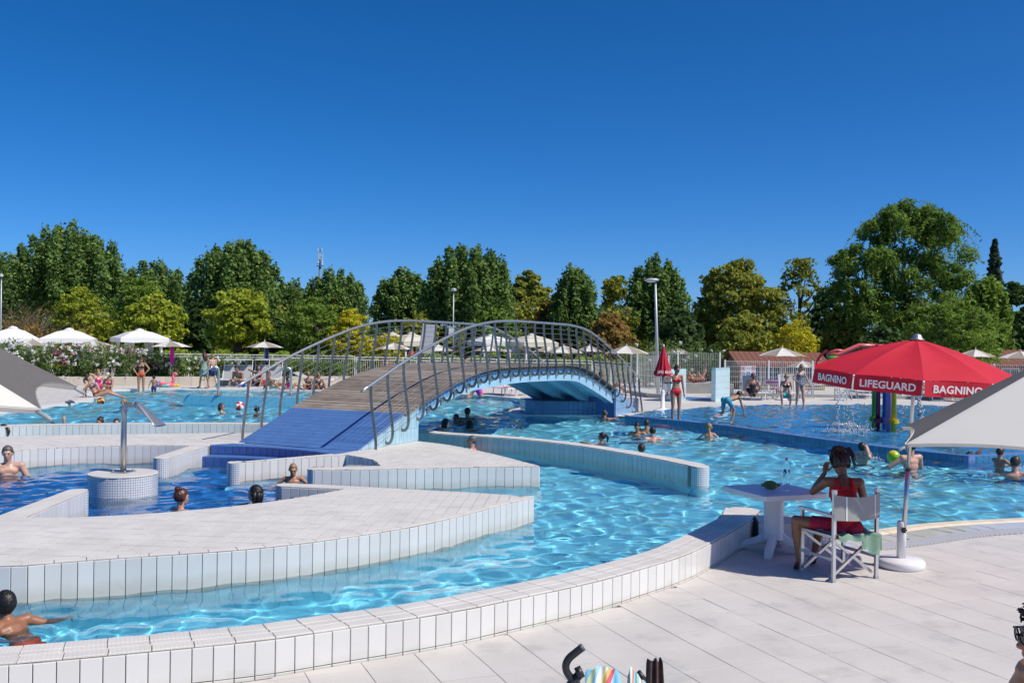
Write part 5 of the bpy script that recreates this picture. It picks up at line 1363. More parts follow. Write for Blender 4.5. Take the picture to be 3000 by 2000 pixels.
# ---- sun loungers and director chairs on the far decks
def lounger(loc, rz, label, hood=True, back=62, towel=None, logo=False, cat='sun lounger'):
    """feet end towards -Y of its own frame"""
    root = empty('sun_lounger', loc, rz, label, cat, 'sun loungers')
    ob('seat_sling', new_mesh('seat_sling', [(-.31, -.75, .33), (.31, -.75, .33), (.31, 0, .31), (-.31, 0, .31), (-.31, .38, .33), (.31, .38, .33)], [(0, 1, 2, 3), (3, 2, 5, 4)], m_sling if not towel else towel, True), root)
    c_, s_ = math.cos(R(back)), math.sin(R(back))
    ob('back_sling', new_mesh('back_sling', [(-.31, .38, .33), (.31, .38, .33), (.31, .38 + .66 * c_, .33 + .66 * s_), (-.31, .38 + .66 * c_, .33 + .66 * s_)], [(0, 1, 2, 3)], m_sling), root)
    fr = MB()
    for x in (-.33, .33): fr.bar((x, -.78, .34), (x, .42, .34), .035).bar((x, .38, .34), (x, .38 + .70 * c_, .34 + .70 * s_), .035)
    fr.bar((-.33, -.78, .34), (.33, -.78, .34), .05); fr.bar((-.33, .38 + .70 * c_, .34 + .70 * s_), (.33, .38 + .70 * c_, .34 + .70 * s_), .035)
    fr.build('frame', m_white, root)
    for x in (-.30, .30):
        for y in (-.52, .30): MB().bar((x, y, .33), (x, y - .04 * (1 if y < 0 else -1), .0), .03).build('leg', m_white, root)
    MB().bar((-.30, -.55, .04), (.30, -.55, .04), .03).build('foot_rail', m_white, root)
    if hood:
        h0 = Vector((0, .38 + .66 * c_, .33 + .66 * s_))
        for x in (-.33, .33): MB().bar((x, h0.y - .08, h0.z - .25), (x, h0.y + .06, h0.z + .34), .025).build('hood_arm', m_white, root)
        ob('hood', new_mesh('hood', [(-.33, h0.y + .08, h0.z + .36), (.33, h0.y + .08, h0.z + .36), (.33, h0.y - .30, h0.z + .30), (-.33, h0.y - .30, h0.z + .30)], [(0, 1, 2, 3), ], m_sling), root)
    return root
m_bluet = mat('blue_towel', (0.02, 0.04, 0.34), 0.9, var=0.2, scale=9); m_striped = mat('pale_blue_towel', (0.55, 0.66, 0.75), 0.9, var=0.3, scale=30)
m_ytow = mat('yellow_green_towel', (0.62, 0.66, 0.06), 0.9, var=0.3, scale=14); m_pink = mat('pink_cloth', (0.72, 0.16, 0.36), 0.85, var=0.2, scale=12)
def lg(u, v): p = G(u, v, 0); return (p.x, p.y, 0)
lounger(lg(217, 1126), 0.15, 'white lounger beside the woman with the phone, patterned bag on it')
lounger(lg(300, 1124), -0.1, 'white lounger behind the cap wearing woman, blue and white towel over it', False)
lounger(lg(430, 1126), 0.1, 'white lounger with hood left of the flamingo float')
lounger(lg(482, 1126), 0.05, 'white lounger with hood and papers behind the flamingo float')
lounger(lg(665, 1131), 0.0, 'empty white lounger with a red cloth on its back')
lounger(lg(708, 1131), 0.02, 'white lounger under the seated young man')
lounger(lg(757, 1130), 0.0, 'white lounger under the seated woman in black bikini')
lounger(lg(797, 1129), 0.0, 'white lounger with a yellow and blue towel next to the parasol pole', towel=m_striped)
lounger(lg(925, 1131), 1.35, 'lounger draped with a magenta towel behind the left railing', False, 25, m_magenta)
lounger(lg(1475, 1158), 0.6, 'lounger with pink and yellow green towels seen under the bridge', False, 40, m_pink)
lounger(lg(1500, 1156), 0.8, 'lounger with a yellow towel seen under the bridge', False, 30, m_ytow)
lounger(lg(2208, 1170), 0.1, 'grey lounger with blue towel in front of the rules sign', False, 78, m_bluet)
lounger(lg(2316, 1170), 0.1, 'grey lounger with a pale towel beside the woman in the dark bikini', False, 78, m_striped)
lounger(lg(2515, 1165), 0.0, 'empty grey lounger left of the coloured pipes', False, 70)
lounger(lg(2590, 1163), 0.9, 'white lounger behind the coloured pipes', False, 25)
lounger(lg(2722, 1172), 0.3, 'white lounger right of the falling water', False, 10)
lounger(lg(2790, 1174), 0.3, 'white lounger with dark towel half hidden by the near parasol', False, 10, m_navy)
for k, (u, v) in enumerate(((1875, 1148),)): pass
m_stripe2 = mat('pink_striped_cloth', (0.60, 0.25, 0.38), 0.85)
def stripes(m, c1, c2, scale, axis='Z'):
    nt = m.node_tree; b = nt.nodes['Principled BSDF']; tc = nt.nodes.new('ShaderNodeTexCoord'); w = nt.nodes.new('ShaderNodeTexWave'); w.inputs['Scale'].default_value = scale; w.bands_direction = axis
    rp = nt.nodes.new('ShaderNodeValToRGB'); rp.color_ramp.interpolation = 'CONSTANT'; rp.color_ramp.elements[0].color = (*c1, 1); rp.color_ramp.elements[1].position = 0.5; rp.color_ramp.elements[1].color = (*c2, 1)
    nt.links.new(tc.outputs['Object'], w.inputs['Vector']); nt.links.new(w.outputs['Fac'], rp.inputs[0]); nt.links.new(rp.outputs[0], b.inputs['Base Color'])
stripes(m_stripe2, (0.45, 0.12, 0.25), (0.72, 0.55, 0.60), 2.2)

def director_chair(loc, rz, label, sling=None, detail=False, group='director chairs'):
    """occupant looks along +Y of the chair's own frame"""
    sling = sling or m_sling; root = empty('director_chair', loc, rz, label, 'chair', group); w, dp, r_ = 0.265, 0.24, 0.034
    for x in (-w, w):
        MB().box((x, -dp, 0.44), (r_, r_ * 0.8, 0.88)).build('leg', m_alu, root)
        MB().box((x, dp, 0.325), (r_, r_ * 0.8, 0.65)).build('leg', m_alu, root)
        MB().bar((x, -dp - .01, 0.645), (x, dp + .05, 0.655), 0.042, 0.026).build('armrest', m_alu if not detail else mat('grey_armrest', (0.55, 0.57, 0.60), 0.35, metal=0.5), root)
        for z in (0.44, 0.22): MB().bar((x, -dp, z), (x, dp, z), 0.026).build('side_rail', m_alu, root)
        if detail:
            MB().box((x, -dp, 0.885), (0.04, 0.034, 0.04)).build('leg_cap', m_plastic, root)
            for y, zt in ((-dp, 0.02), (dp, 0.02)): MB().box((x, y, 0.012), (0.042, 0.036, 0.024)).build('leg_cap', mat('grey_plastic', (0.35, 0.37, 0.38), 0.5), root)
    for y in (-dp + 0.03, dp - 0.03):
        MB().bar((-w, y, 0.05), (w, y, 0.42), 0.026).build('cross_bar', m_alu, root); MB().bar((-w, y + 0.03, 0.42), (w, y + 0.03, 0.05), 0.026).build('cross_bar', m_alu, root)
    n_ = 10; v = []
    for j in range(n_ + 1):
        t = j / n_; x = -w - 0.02 + (2 * w + 0.04) * t; s_ = math.sin(3.1416 * t)
        v += [(x, -dp - 0.02 - 0.05 * s_, 0.86 - 0.03 * s_), (x, -dp - 0.02 - 0.06 * s_, 0.61 - 0.01 * s_)]
    ob('back_sling', new_mesh('back_sling', v, [(2 * j, 2 * j + 1, 2 * j + 3, 2 * j + 2) for j in range(n_)], sling, True), root)
    v = []
    for j in range(n_ + 1):
        t = j / n_; x = -w + 2 * w * t; s_ = math.sin(3.1416 * t); v += [(x, -dp, 0.45 - 0.03 * s_), (x, dp, 0.45 - 0.03 * s_)]
    ob('seat_sling', new_mesh('seat_sling', v, [(2 * j, 2 * j + 1, 2 * j + 3, 2 * j + 2) for j in range(n_)], sling, True), root)
    return root
director_chair(lg(2254, 1168), R(8), 'director chair with pink striped cloth in front of the mesh fence', m_stripe2)
director_chair(lg(2362, 1166), R(-10), 'grey director chair behind the woman in the black swimsuit')
director_chair(lg(2470, 1172), R(5), 'grey director chair with a lime towel under the red umbrella')

# ---- lamp posts, telecom mast
def lamp_post(u, vtop, Y, label, r_=0.07, arm=-0.5, lean=0.0, box=False):
    t = at(u, vtop, Y); root = empty('lamp_post', (t.x, Y, 0), 0, label, 'lamp post', 'lamp posts')
    MB().tube([(0, 0, 0), (lean * 0.5, 0, t.z * 0.5), (lean, 0, t.z - 0.05)], [r_, r_ * 0.8, r_ * 0.55], 10).build('pole', m_galv, root, True)
    MB().ball((lean + arm * 0.4, -0.1, t.z), (abs(arm) * 0.8 if arm else 0.18, 0.15, 0.085), 12, 6).build('lamp_head', m_galv, root, True)
    MB().ball((lean + arm * 0.5, -0.12, t.z - 0.06), (0.2, 0.11, 0.05), 10, 5).build('lamp_glass', mat('lamp_glass', (0.7, 0.72, 0.72), 0.2), root, True)
    if box: MB().box((-0.12, -0.05, t.z * 0.52), (0.28, 0.2, 0.42)).build('junction_box', m_plastic, root)
lamp_post(1914, 820, 43, 'tall grey lamp post behind the closed red parasol', 0.085, -0.42, 0.0)
bpy.data.objects['lamp_post'].rotation_euler = (0, R(-2.2), 0); bpy.data.objects['lamp_post'].location.x += 0.28
lamp_post(1329, 848, 60, 'thin lamp post with a box, left of the bridge crest', 0.06, 0.0, 0.0, True)
lamp_post(4, 806, 58, 'lamp post at the left edge of the picture', 0.06, 0.0)
mp_ = at(938, 722, 190); mast = empty('telecom_mast', (mp_.x, 190, 0), 0, 'telecom mast with antenna panels and dishes behind the poplars', 'mast')
k = 1 / ppm(190); zt = mp_.z; m_mast = mat('mast_steel', (0.16, 0.18, 0.22), 0.6)
MB().tube([(0, 0, 0), (0, 0, zt - 57 * k)], [0.35, 0.22], 8).build('mast_pole', m_mast, mast, True)
MB().tube([(0, 0, zt - 57 * k), (0, 0, zt)], [0.17, 0.06], 8).build('mast_pole', m_mast, mast, True)
for dx, dz, w, h in ((-4.5, -10, 2.6, 8.5), (6.5, -10, 2.6, 8.5), (0.5, -29, 2.4, 19), (8, -31, 2.4, 19), (-3, -29, 2.0, 17)):
    MB().box((dx * k, -0.35, zt + dz * k), (w * k, 0.15, h * k)).build('antenna_panel', mat('antenna_white', (0.7, 0.7, 0.68), 0.5), mast)
    MB().bar((0, 0, zt + dz * k), (dx * k, -0.3, zt + dz * k), 0.08).build('bracket', m_mast, mast)
for dx, dz in ((-4, -47), (8, -46), (8, -53)):
    MB().ball((dx * k, -0.4, zt + dz * k), (3 * k, 0.14, 3 * k), 12, 8).build('dish', mat('antenna_white', (0.7, 0.7, 0.68), 0.5), mast, True)
MB().lathe([(0.0, 0), (10 * k, 0), (10 * k, 0.12), (0, 0.14)], (0, 0, zt - 58 * k), 16).build('platform', m_mast, mast)

# ---- holiday cabins behind the right fence
m_rooft = grid_mat('red_roof_tile', (0.22, 0.085, 0.055), (0.09, 0.04, 0.03), 0.28, 0.8, 0.2)
m_cabin = mat('tan_boards', (0.42, 0.33, 0.20), 0.7, var=0.12, scale=3)
def cabin(u, veave, Y, w, d, label, rz=0.0, dark=False):
    e = at(u, veave, Y); root = empty('holiday_cabin', (e.x, Y, 0), rz, label, 'cabin', 'holiday cabins'); H_ = e.z
    MB().box((0, 0, H_ / 2), (w, d, H_)).build('cabin_body', m_cabin, root)
    for z in np.arange(0.15, H_ - 0.05, 0.16): MB().box((0, -d / 2 - 0.012, z), (w, 0.02, 0.145)).build('board', m_cabin, root)
    hw, hd, rh_ = w / 2 + 0.25, d / 2 + 0.35, d * 0.20
    for sgn in (-1, 1):
        ob('roof', new_mesh('roof', [(-hw, sgn * hd, H_ - 0.05), (hw, sgn * hd, H_ - 0.05), (hw, 0, H_ + rh_), (-hw, 0, H_ + rh_), (-hw, sgn * hd, H_ - 0.15), (hw, sgn * hd, H_ - 0.15), (hw, 0, H_ + rh_ - 0.1), (-hw, 0, H_ + rh_ - 0.1)], [(0, 1, 2, 3), (7, 6, 5, 4), (0, 4, 5, 1), (1, 5, 6, 2), (3, 7, 4, 0)], m_rooft), root)
    for sgn in (-1, 1): ob('gable', new_mesh('gable', [(sgn * w / 2, -d / 2, H_), (sgn * w / 2, d / 2, H_), (sgn * w / 2, 0, H_ + rh_ - 0.1)], [(0, 1, 2)], m_cabin), root)
    for x in np.linspace(-w * 0.36, w * 0.36, 4):
        wd = MB().box((x, -d / 2 - 0.03, H_ * 0.56), (0.85, 0.05, 0.95)).build('window', m_white, root)
        for s_ in (-0.2, 0.2): MB().box((x + s_, -d / 2 - 0.062, H_ * 0.56), (0.34, 0.01, 0.8)).build('pane', mat('window_glass', (0.10, 0.13, 0.16), 0.05), wd)
    return root
cabin(2268, 1064, 51, 4.3, 3.0, 'tan holiday cabin with red tiled roof behind the parasol and fence', 0.03)
cabin(2960, 1066, 50, 6.0, 3.6, 'tan holiday cabin with red tiled roof at the right edge', -0.1)

# ---- coloured water pipes standing in the splash basin
pp_ = empty('spray_pipes', (*G(2590, 1262, 0.1)[:2], 0.0), 0, 'cluster of five coloured water pipes standing in the splash basin', 'water play')
yb_ = pp_.location.y
for u, vb, col, nm in ((2560, 1258, (0.06, 0.34, 0.02), 'green'), (2571, 1263, (0.16, 0.005, 0.05), 'wine'), (2591, 1259, (0.005, 0.10, 0.36), 'blue'), (2603, 1264, (0.46, 0.22, 0.56), 'lilac'), (2618, 1266, (0.62, 0.46, 0.0), 'yellow')):
    p = G(u, vb, 0.1); m_ = mat(nm + '_pipe_paint', col, 0.3, var=0.08, scale=3); x, y = p.x - pp_.location.x, p.y - pp_.location.y
    pi = MB().tube([(x, y, -0.05), (x, y, 2.02), (x + 0.05 * (u - 2590) / 30, y, 2.35)], 0.062, 12).build('pipe', m_, pp_, True)
    pi['label'] = nm + ' pipe'
    MB().lathe([(0.062, -0.045), (0.12, -0.045), (0.12, 0.0), (0.062, 0.0)], (x, y, 0.38), 14).build('flange', m_, pi)
    MB().lathe([(0.062, 0.005), (0.12, 0.005), (0.12, 0.045), (0.062, 0.045)], (x, y, 0.38), 14).build('flange', m_, pi)
    for k in range(6): MB().box((x + 0.1 * math.cos(k * 1.047), y + 0.1 * math.sin(k * 1.047), 0.38), (0.02, 0.02, 0.13)).build('bolt', m_, pi)
mr_ = mat('coral_pipe_paint', (0.62, 0.10, 0.10), 0.3); c0 = at(2440, 1040, yb_) - Vector((pp_.location.x, pp_.location.y, 0))
MB().tube([(0, 0, 2.3), (c0.x * 0.5, 0, 2.32), (c0.x + .15, 0, c0.z + 0.02), (c0.x - 0.15, 0, c0.z)], 0.06, 10).build('spray_arm', mr_, pp_, True)
MB().tube([(c0.x - 0.15, 0, c0.z + .05), (c0.x + 0.1, 0, c0.z + 0.13), (c0.x + 0.4, 0, c0.z + 0.1)], 0.035, 8).build('spray_arm', mr_, pp_, True)
MB().ball((c0.x + 0.02, -0.05, c0.z - 0.08), (0.2, 0.1, 0.07), 10, 6).build('spray_nozzle', MATS['green_pipe_paint'], pp_, True)
# falling water and splashes
m_drop = bpy.data.materials.new('falling_water'); m_drop.use_nodes = True
db = m_drop.node_tree.nodes['Principled BSDF']; db.inputs['Base Color'].default_value = (0.9, 0.95, 1, 1); db.inputs['Roughness'].default_value = 0.08; db.inputs['IOR'].default_value = 1.33; db.inputs['Transmission Weight'].default_value = 0.55
rg = np.random.default_rng(31)
def droplets(name, label, pts, parent=None, r0=0.008, r1=0.022):
    V = []; Q = []
    for p in pts:
        r_ = rg.uniform(r0, r1); n0 = len(V); st = rg.uniform(1, 2.6)
        V += [(p[0] + r_, p[1], p[2]), (p[0] - r_, p[1], p[2]), (p[0], p[1] + r_, p[2]), (p[0], p[1] - r_, p[2]), (p[0], p[1], p[2] + r_ * st), (p[0], p[1], p[2] - r_ * st)]
        Q += [(n0 + a, n0 + b, n0 + c) for a, b, c in ((0, 2, 4), (2, 1, 4), (1, 3, 4), (3, 0, 4), (2, 0, 5), (1, 2, 5), (3, 1, 5), (0, 3, 5))]
    o = ob(name, np_mesh(name, np.array(V), np.array(Q), m_drop, True)); tag(o, label, 'water drops', kind='stuff'); return o
pts = []
for u, w in ((2448, 1.0), (2465, 0.5), (2475, 0.3), (2490, 0.4), (2510, 0.25), (2530, 0.35)):
    b = at(u, 1150, 24.6)
    for z in np.arange(0.12, 1.9, 0.028):
        if rg.random() < w: pts.append((b.x + rg.normal(0, 0.022) + 0.05 * (1.9 - z), b.y + rg.normal(0, 0.03), z))
for u, v, n_ in ((2480, 1250, 300), (2465, 1267, 240), (2530, 1262, 70)):
    b = G(u, v, 0.11)
    for _ in range(n_): pts.append((b.x + rg.normal(0, 0.22), b.y + rg.normal(0, 0.12), 0.115 + abs(rg.normal(0, 0.045))))
droplets('water_drops', 'falling water drops and white splashes left of the coloured pipes', pts)
pts = []
b = at(2683, 1150, 26)
for z in np.arange(0.12, 2.0, 0.006): pts.append((b.x + 0.10 * (2 - z) * 0.8 + rg.normal(0, 0.04), b.y + rg.normal(0, 0.04), z))
droplets('water_jet', 'thick water jet falling right of the umbrella pole', pts, None, 0.012, 0.03)

pts = []
for u, v, n_, w_ in ((2812, 1344, 260, 0.16), (2835, 1352, 120, 0.10), (2560, 1350, 70, 0.08), (2985, 1385, 80, 0.12), (1385, 1240, 70, 0.12), (1480, 1258, 90, 0.30)):
    b = G(u, v, ZW)
    for _ in range(n_): pts.append((b.x + rg.normal(0, w_), b.y + rg.normal(0, w_), ZW + 0.02 + abs(rg.normal(0, w_ * 0.45))))
droplets('water_splash', 'white water splashes thrown up by the swimmers', pts, None, 0.004, 0.014)
# ================================================================ foreground things: lifeguard umbrella, table, chair, pushchair
gx0 = G(2640, 1665, 0)
lu = empty('lifeguard_umbrella', (gx0.x, gx0.y, 0.016), 0, 'big red lifeguard umbrella with white lettering on its valance', 'umbrella')
lean = Matrix.Rotation(R(2.0), 4, 'Y') @ Matrix.Rotation(R(3.0), 4, 'X')
MB().lathe([(0.0, 0.0), (0.225, 0.0), (0.238, 0.02), (0.238, 0.065), (0.222, 0.088), (0.06, 0.10), (0.0, 0.10)][1:], n=40).build('base', m_plastic, lu, True)
MB().lathe([(0.047, 0.09), (0.047, 0.47), (0.042, 0.485), (0.03, 0.49)], n=24).build('base_tube', m_plastic, lu, True)
kn = MB(); 
for k in range(6): kn.box((0.022 * math.cos(k * 1.047), 0, 0.022 * math.sin(k * 1.047)), (0.016, 0.02, 0.016))
kn.lathe([(0.0, -0.0), (0.02, 0.0), (0.02, 0.02), (0.0, 0.02)], n=10).build('clamp_knob', m_black, lu).matrix_local = Matrix.Translation((0, -0.058, 0.40))
zr_, zt_, Ru = 2.045, 2.40, 1.05; NU = 10
a0u = -math.pi / 2 - R(36) - math.pi / NU
um = bpy.data.objects.new('canopy_frame', None)
def lrot(o): o.matrix_local = lean; return o
lrot(MB().tube([(0, 0, 0.3), (0, 0, 1.05)], 0.0235, 16).build('pole', m_alu, lu, True))
lrot(MB().tube([(0, 0, 1.03), (0, 0, zt_ + 0.02)], 0.019, 16).build('pole', m_alu, lu, True))
lrot(MB().lathe([(0.025, 1.02), (0.027, 1.025), (0.027, 1.04), (0.02, 1.045)], n=16).build('pole_collar', m_black, lu, True))
lrot(MB().lathe([(0.068, -0.008), (0.068, 0.006), (0.052, 0.012), (0.047, 0.03), (0.032, 0.05), (0.0, 0.058)], (0, 0, zt_), 20).build('finial', m_steel, lu, True))
rg = np.random.default_rng(9)
for k in range(NU):
    v, f = canopy_panel(NU, k, Ru, zt_, zr_, a0u, 0.02, 0.42, rows=10, cols=10)
    p = lrot(ob('panel', new_mesh('panel', v, f, m_red, True), lu))
    A0, A1 = a0u + 2 * math.pi * k / NU, a0u + 2 * math.pi * (k + 1) / NU
    P0, P1 = Vector((math.cos(A0) * Ru, math.sin(A0) * Ru, zr_)), Vector((math.cos(A1) * Ru, math.sin(A1) * Ru, zr_))
    side_dir = (P1 - P0).normalized(); outw = Vector((math.cos((A0 + A1) / 2), math.sin((A0 + A1) / 2), 0))
    flip = (k == 8)
    n_ = 10; vv = []; drop = 0.145
    for j in range(n_ + 1):
        t = 0.012 + 0.976 * j / n_; q = P0.lerp(P1, t); q = q * (1 - 0.02 * 4 * t * (1 - t)); q.z = zr_ - 0.0
        for i in range(4):
            s_ = i / 3
            if flip: w = q + Vector((0, 0, 0.175 * s_)) - outw * (0.10 * s_ * s_)
            else: w = q - Vector((0, 0, drop * s_)) + outw * (0.012 * math.sin(7 * t + k) * s_ + 0.015 * s_)
            vv.append(w)
    vo = lrot(ob('valance', new_mesh('valance', vv, [(j * 4 + i, j * 4 + i + 1, j * 4 + 4 + i + 1, j * 4 + 4 + i) for j in range(n_) for i in range(3)], m_red, True), lu))
    word = 'LIFEGUARD' if k % 2 == 0 and k != 8 else 'BAGNINO'
    me = text_mesh('lettering', word, 0.100, m_letter, 0.022, 0.0012, 1.03)
    X_ = side_dir; Zv = Vector((0, 0, 1))
    if flip:
        c = (P0 + P1) / 2 + Vector((0, 0, 0.09)) - outw * 0.055; Mx = Matrix((-X_ * 1, -Zv, -(X_.cross(Zv)) * -1)).transposed().to_4x4()
        Mx = Matrix.Translation(c) @ Matrix(((-X_).to_tuple(), (-Zv + outw * 0.4).normalized().to_tuple(), ((-X_).cross((-Zv + outw * 0.4).normalized())).to_tuple())).transposed().to_4x4()
        c2 = c
    else:
        c = (P0 + P1) / 2 * 0.985 - Vector((0, 0, drop * 0.52 + 0.001 + (P0.z * -0.015 if False else 0))); c.z = zr_ - drop * 0.53
        c += outw * 0.024
        zz = X_.cross(Zv)
        Mx = Matrix.Translation(c) @ Matrix((X_.to_tuple(), Zv.to_tuple(), zz.to_tuple())).transposed().to_4x4()
    o = ob('lettering', me, vo, mw=Mx)
    if vo.matrix_local != Matrix.Identity(4): pass
for k in range(NU):
    a = a0u + 2 * math.pi * k / NU; pts = []
    for t in np.linspace(0.03, 1.0, 7): pts.append((math.cos(a) * Ru * t, math.sin(a) * Ru * t, zt_ - (zt_ - zr_) * (0.58 * t + 0.42 * t * t) - 0.01))
    rb = lrot(MB().tube(pts, 0.006, 6, False).build('rib', m_galv, lu))
    MB().ball(pts[-1], 0.012, 8, 6).build('rib_tip', m_plastic, rb, True)
    lrot(MB().bar((0, 0, zr_ - 0.25), pts[3], 0.009).build('strut', m_galv, lu))

# closed red parasol by the basin
cp = empty('closed_umbrella', (*G(1941, 1209, 0)[:2], 0), 0, 'closed red umbrella with white lettering on a white base beside the splash basin', 'umbrella')
kk = 1 / ppm(cp.location.y)
zb0, ztp = 2.35 - (1098 - 1000) * kk, 2.35 - (1014 - 1000) * kk
n_ = 40; v = []; f = []
for i in range(9):
    t = i / 8; z = ztp + (zb0 - ztp) * t; r_ = 0.035 + 0.23 * t ** 1.05
    for k in range(n_):
        a = 6.2832 * k / n_; w = 1 + (0.20 * t + 0.05) * math.cos(10 * a + 0.5 * math.sin(3 * a)); zz = z + (0.05 * math.cos(10 * a) if i == 8 else 0)
        v.append((r_ * w * math.cos(a), r_ * w * math.sin(a), zz))
f = [(i * n_ + k, i * n_ + (k + 1) % n_, (i + 1) * n_ + (k + 1) % n_, (i + 1) * n_ + k) for i in range(8) for k in range(n_)]
ob('folded_canopy', new_mesh('folded_canopy', v, f, m_red, True), cp)
for x, s_, wd in ((-0.12, 'LIFEG', 0), (0.13, 'BAGN', 0)):
    me = text_mesh('lettering', s_, 0.13, m_letter, 0.02, 0.001); o = ob('lettering', me, cp)
    o.matrix_local = Matrix.Translation((x, -0.285, zb0 + 0.11)) @ Matrix.Rotation(R(10 if x > 0 else -10), 4, 'Z') @ Matrix.Rotation(R(82), 4, 'X')
    o.scale = (0.62, 1, 1)
MB().tube([(0, 0, 0.2), (0, 0, zb0 + 0.2)], 0.028, 10).build('pole', m_alu, cp, True)
MB().lathe([(0.33, 0), (0.35, 0.05), (0.22, 0.13), (0.07, 0.16), (0.062, 0.72), (0.05, 0.75), (0.03, 0.76)], n=24).build('base', m_plastic, cp, True)
MB().ball((0, 0, ztp + 0.02), (0.045, 0.045, 0.055), 12, 8).build('finial', m_steel, cp, True)

# ---- plastic table
tc_ = (G(2112, 1422, .72) + G(2281, 1411, .72) + G(2260, 1454, .72) + G(2425, 1446, .72)) / 4
tab = empty('plastic_table', (tc_.x, tc_.y, 0.016), R(21), 'square white plastic pedestal table beside the lifeguard', 'table')
hs_ = 0.41; bm_ = bmesh.new()
def rounded_sq(h, r_, z, n=5):
    p = []
    for cx, cy, a in ((h - r_, h - r_, 0), (-h + r_, h - r_, 90), (-h + r_, -h + r_, 180), (h - r_, -h + r_, 270)):
        for k in range(n + 1): p.append((cx + r_ * math.cos(R(a + 90 * k / n)), cy + r_ * math.sin(R(a + 90 * k / n)), z))
    return p
L = [rounded_sq(hs_ - 0.008, 0.03, 0.704), rounded_sq(hs_, 0.03, 0.698), rounded_sq(hs_, 0.03, 0.648), rounded_sq(hs_ - 0.02, 0.03, 0.648), rounded_sq(hs_ - 0.02, 0.03, 0.685)]
n_ = len(L[0]); v = [q for l in L for q in l]
f = [tuple(range(n_))] + [(i * n_ + k, (i + 1) * n_ + k, (i + 1) * n_ + (k + 1) % n_, i * n_ + (k + 1) % n_) for i in range(4) for k in range(n_)] + [tuple(4 * n_ + k for k in range(n_ - 1, -1, -1))]
ob('table_top', new_mesh('table_top', v, f, m_plastic), tab)
ped = [(0.13, 0.66), (0.12, 0.62), (0.105, 0.55), (0.10, 0.35), (0.105, 0.22)]
# four-lobed pedestal flaring at the top
v = []; nn = 32
for r_, z in [(0.175, 0.672), (0.135, 0.645)] + ped[2:] + [(0.12, 0.16)]:
    for k in range(nn):
        a = 6.2832 * k / nn; w = 1 + 0.22 * abs(math.cos(2 * a)) ** 3; v.append((r_ * w * math.cos(a), r_ * w * math.sin(a), z))
ob('pedestal', new_mesh('pedestal', v, [(i * nn + k, (i + 1) * nn + k, (i + 1) * nn + (k + 1) % nn, i * nn + (k + 1) % nn) for i in range(len(v) // nn - 1) for k in range(nn)], m_plastic, True), tab)
prof_t = [(0.06, 0.34), (0.11, 0.22), (0.2, 0.155), (0.31, 0.115), (0.385, 0.06), (0.41, 0.0)]; prof_b = [(0.06, 0.10), (0.11, 0.105), (0.2, 0.085), (0.29, 0.05), (0.325, 0.025), (0.335, 0.0)]
for k in range(4):
    a = R(45 + 90 * k); c_, s_ = math.cos(a), math.sin(a); v = []; w = 0.052
    for (r1, z1), (r0, z0) in zip(prof_t, prof_b):
        for r_, z, sd in ((r1, z1, -1), (r1, z1, 1), (r0, z0, 1), (r0, z0, -1)):
            ww = w * (0.75 if z == z1 else 1.0); v.append((r_ * c_ - sd * ww * s_, r_ * s_ + sd * ww * c_, z))
    f = [(4 * i + j, 4 * i + 4 + j, 4 * i + 4 + (j + 1) % 4, 4 * i + (j + 1) % 4) for i in range(5) for j in range(4)] + [(0, 1, 2, 3), (23, 22, 21, 20)]
    me = new_mesh('table_leg', v, f, m_plastic); o = ob('table_leg', me, tab)
    bv = o.modifiers.new('bevel', 'BEVEL'); bv.width = 0.012; bv.segments = 2; me.shade_smooth()
# bottle
m_pet = bpy.data.materials.new('clear_plastic'); m_pet.use_nodes = True
pb = m_pet.node_tree.nodes['Principled BSDF']; pb.inputs['Base Color'].default_value = (0.93, 0.97, 1, 1); pb.inputs['Roughness'].default_value = 0.04; pb.inputs['IOR'].default_value = 1.12; pb.inputs['Transmission Weight'].default_value = 1.0
bl = G(2303, 1437, .72); bot = empty('water_bottle', (bl.x, bl.y, 0.7205), 0, 'clear plastic water bottle with pink cap on the table', 'bottle')
pr = [(0.0, 0), (0.036, 0.0), (0.040, 0.012)] + [(0.040 - 0.0035 * (k % 2), 0.02 + 0.0125 * k) for k in range(11)] + [(0.037, 0.165), (0.041, 0.175), (0.041, 0.25), (0.036, 0.285), (0.02, 0.318), (0.0145, 0.328), (0.0145, 0.34)]
MB().lathe(pr, n=24).build('bottle_body', m_pet, bot, True)
MB().lathe([(0.016, 0.336), (0.016, 0.358), (0.013, 0.361), (0.0, 0.361)], n=16).build('cap', mat('pink_cap', (0.55, 0.06, 0.35), 0.4), bot, True)
for a0_, m_ in ((-150, mat('label_blue', (0.02, 0.05, 0.35), 0.4)), (-80, mat('label_violet', (0.16, 0.12, 0.42), 0.4))):
    v = []
    for k in range(7):
        a = R(a0_ + 8 * k); v += [(0.0418 * math.cos(a), 0.0418 * math.sin(a), 0.20 + 0.012 * math.sin(k)), (0.0418 * math.cos(a), 0.0418 * math.sin(a), 0.245 - 0.01 * abs(3 - k) / 3)]
    ob('label', new_mesh('label', v, [(2 * k, 2 * k + 2, 2 * k + 3, 2 * k + 1) for k in range(6)], m_, True), bot)
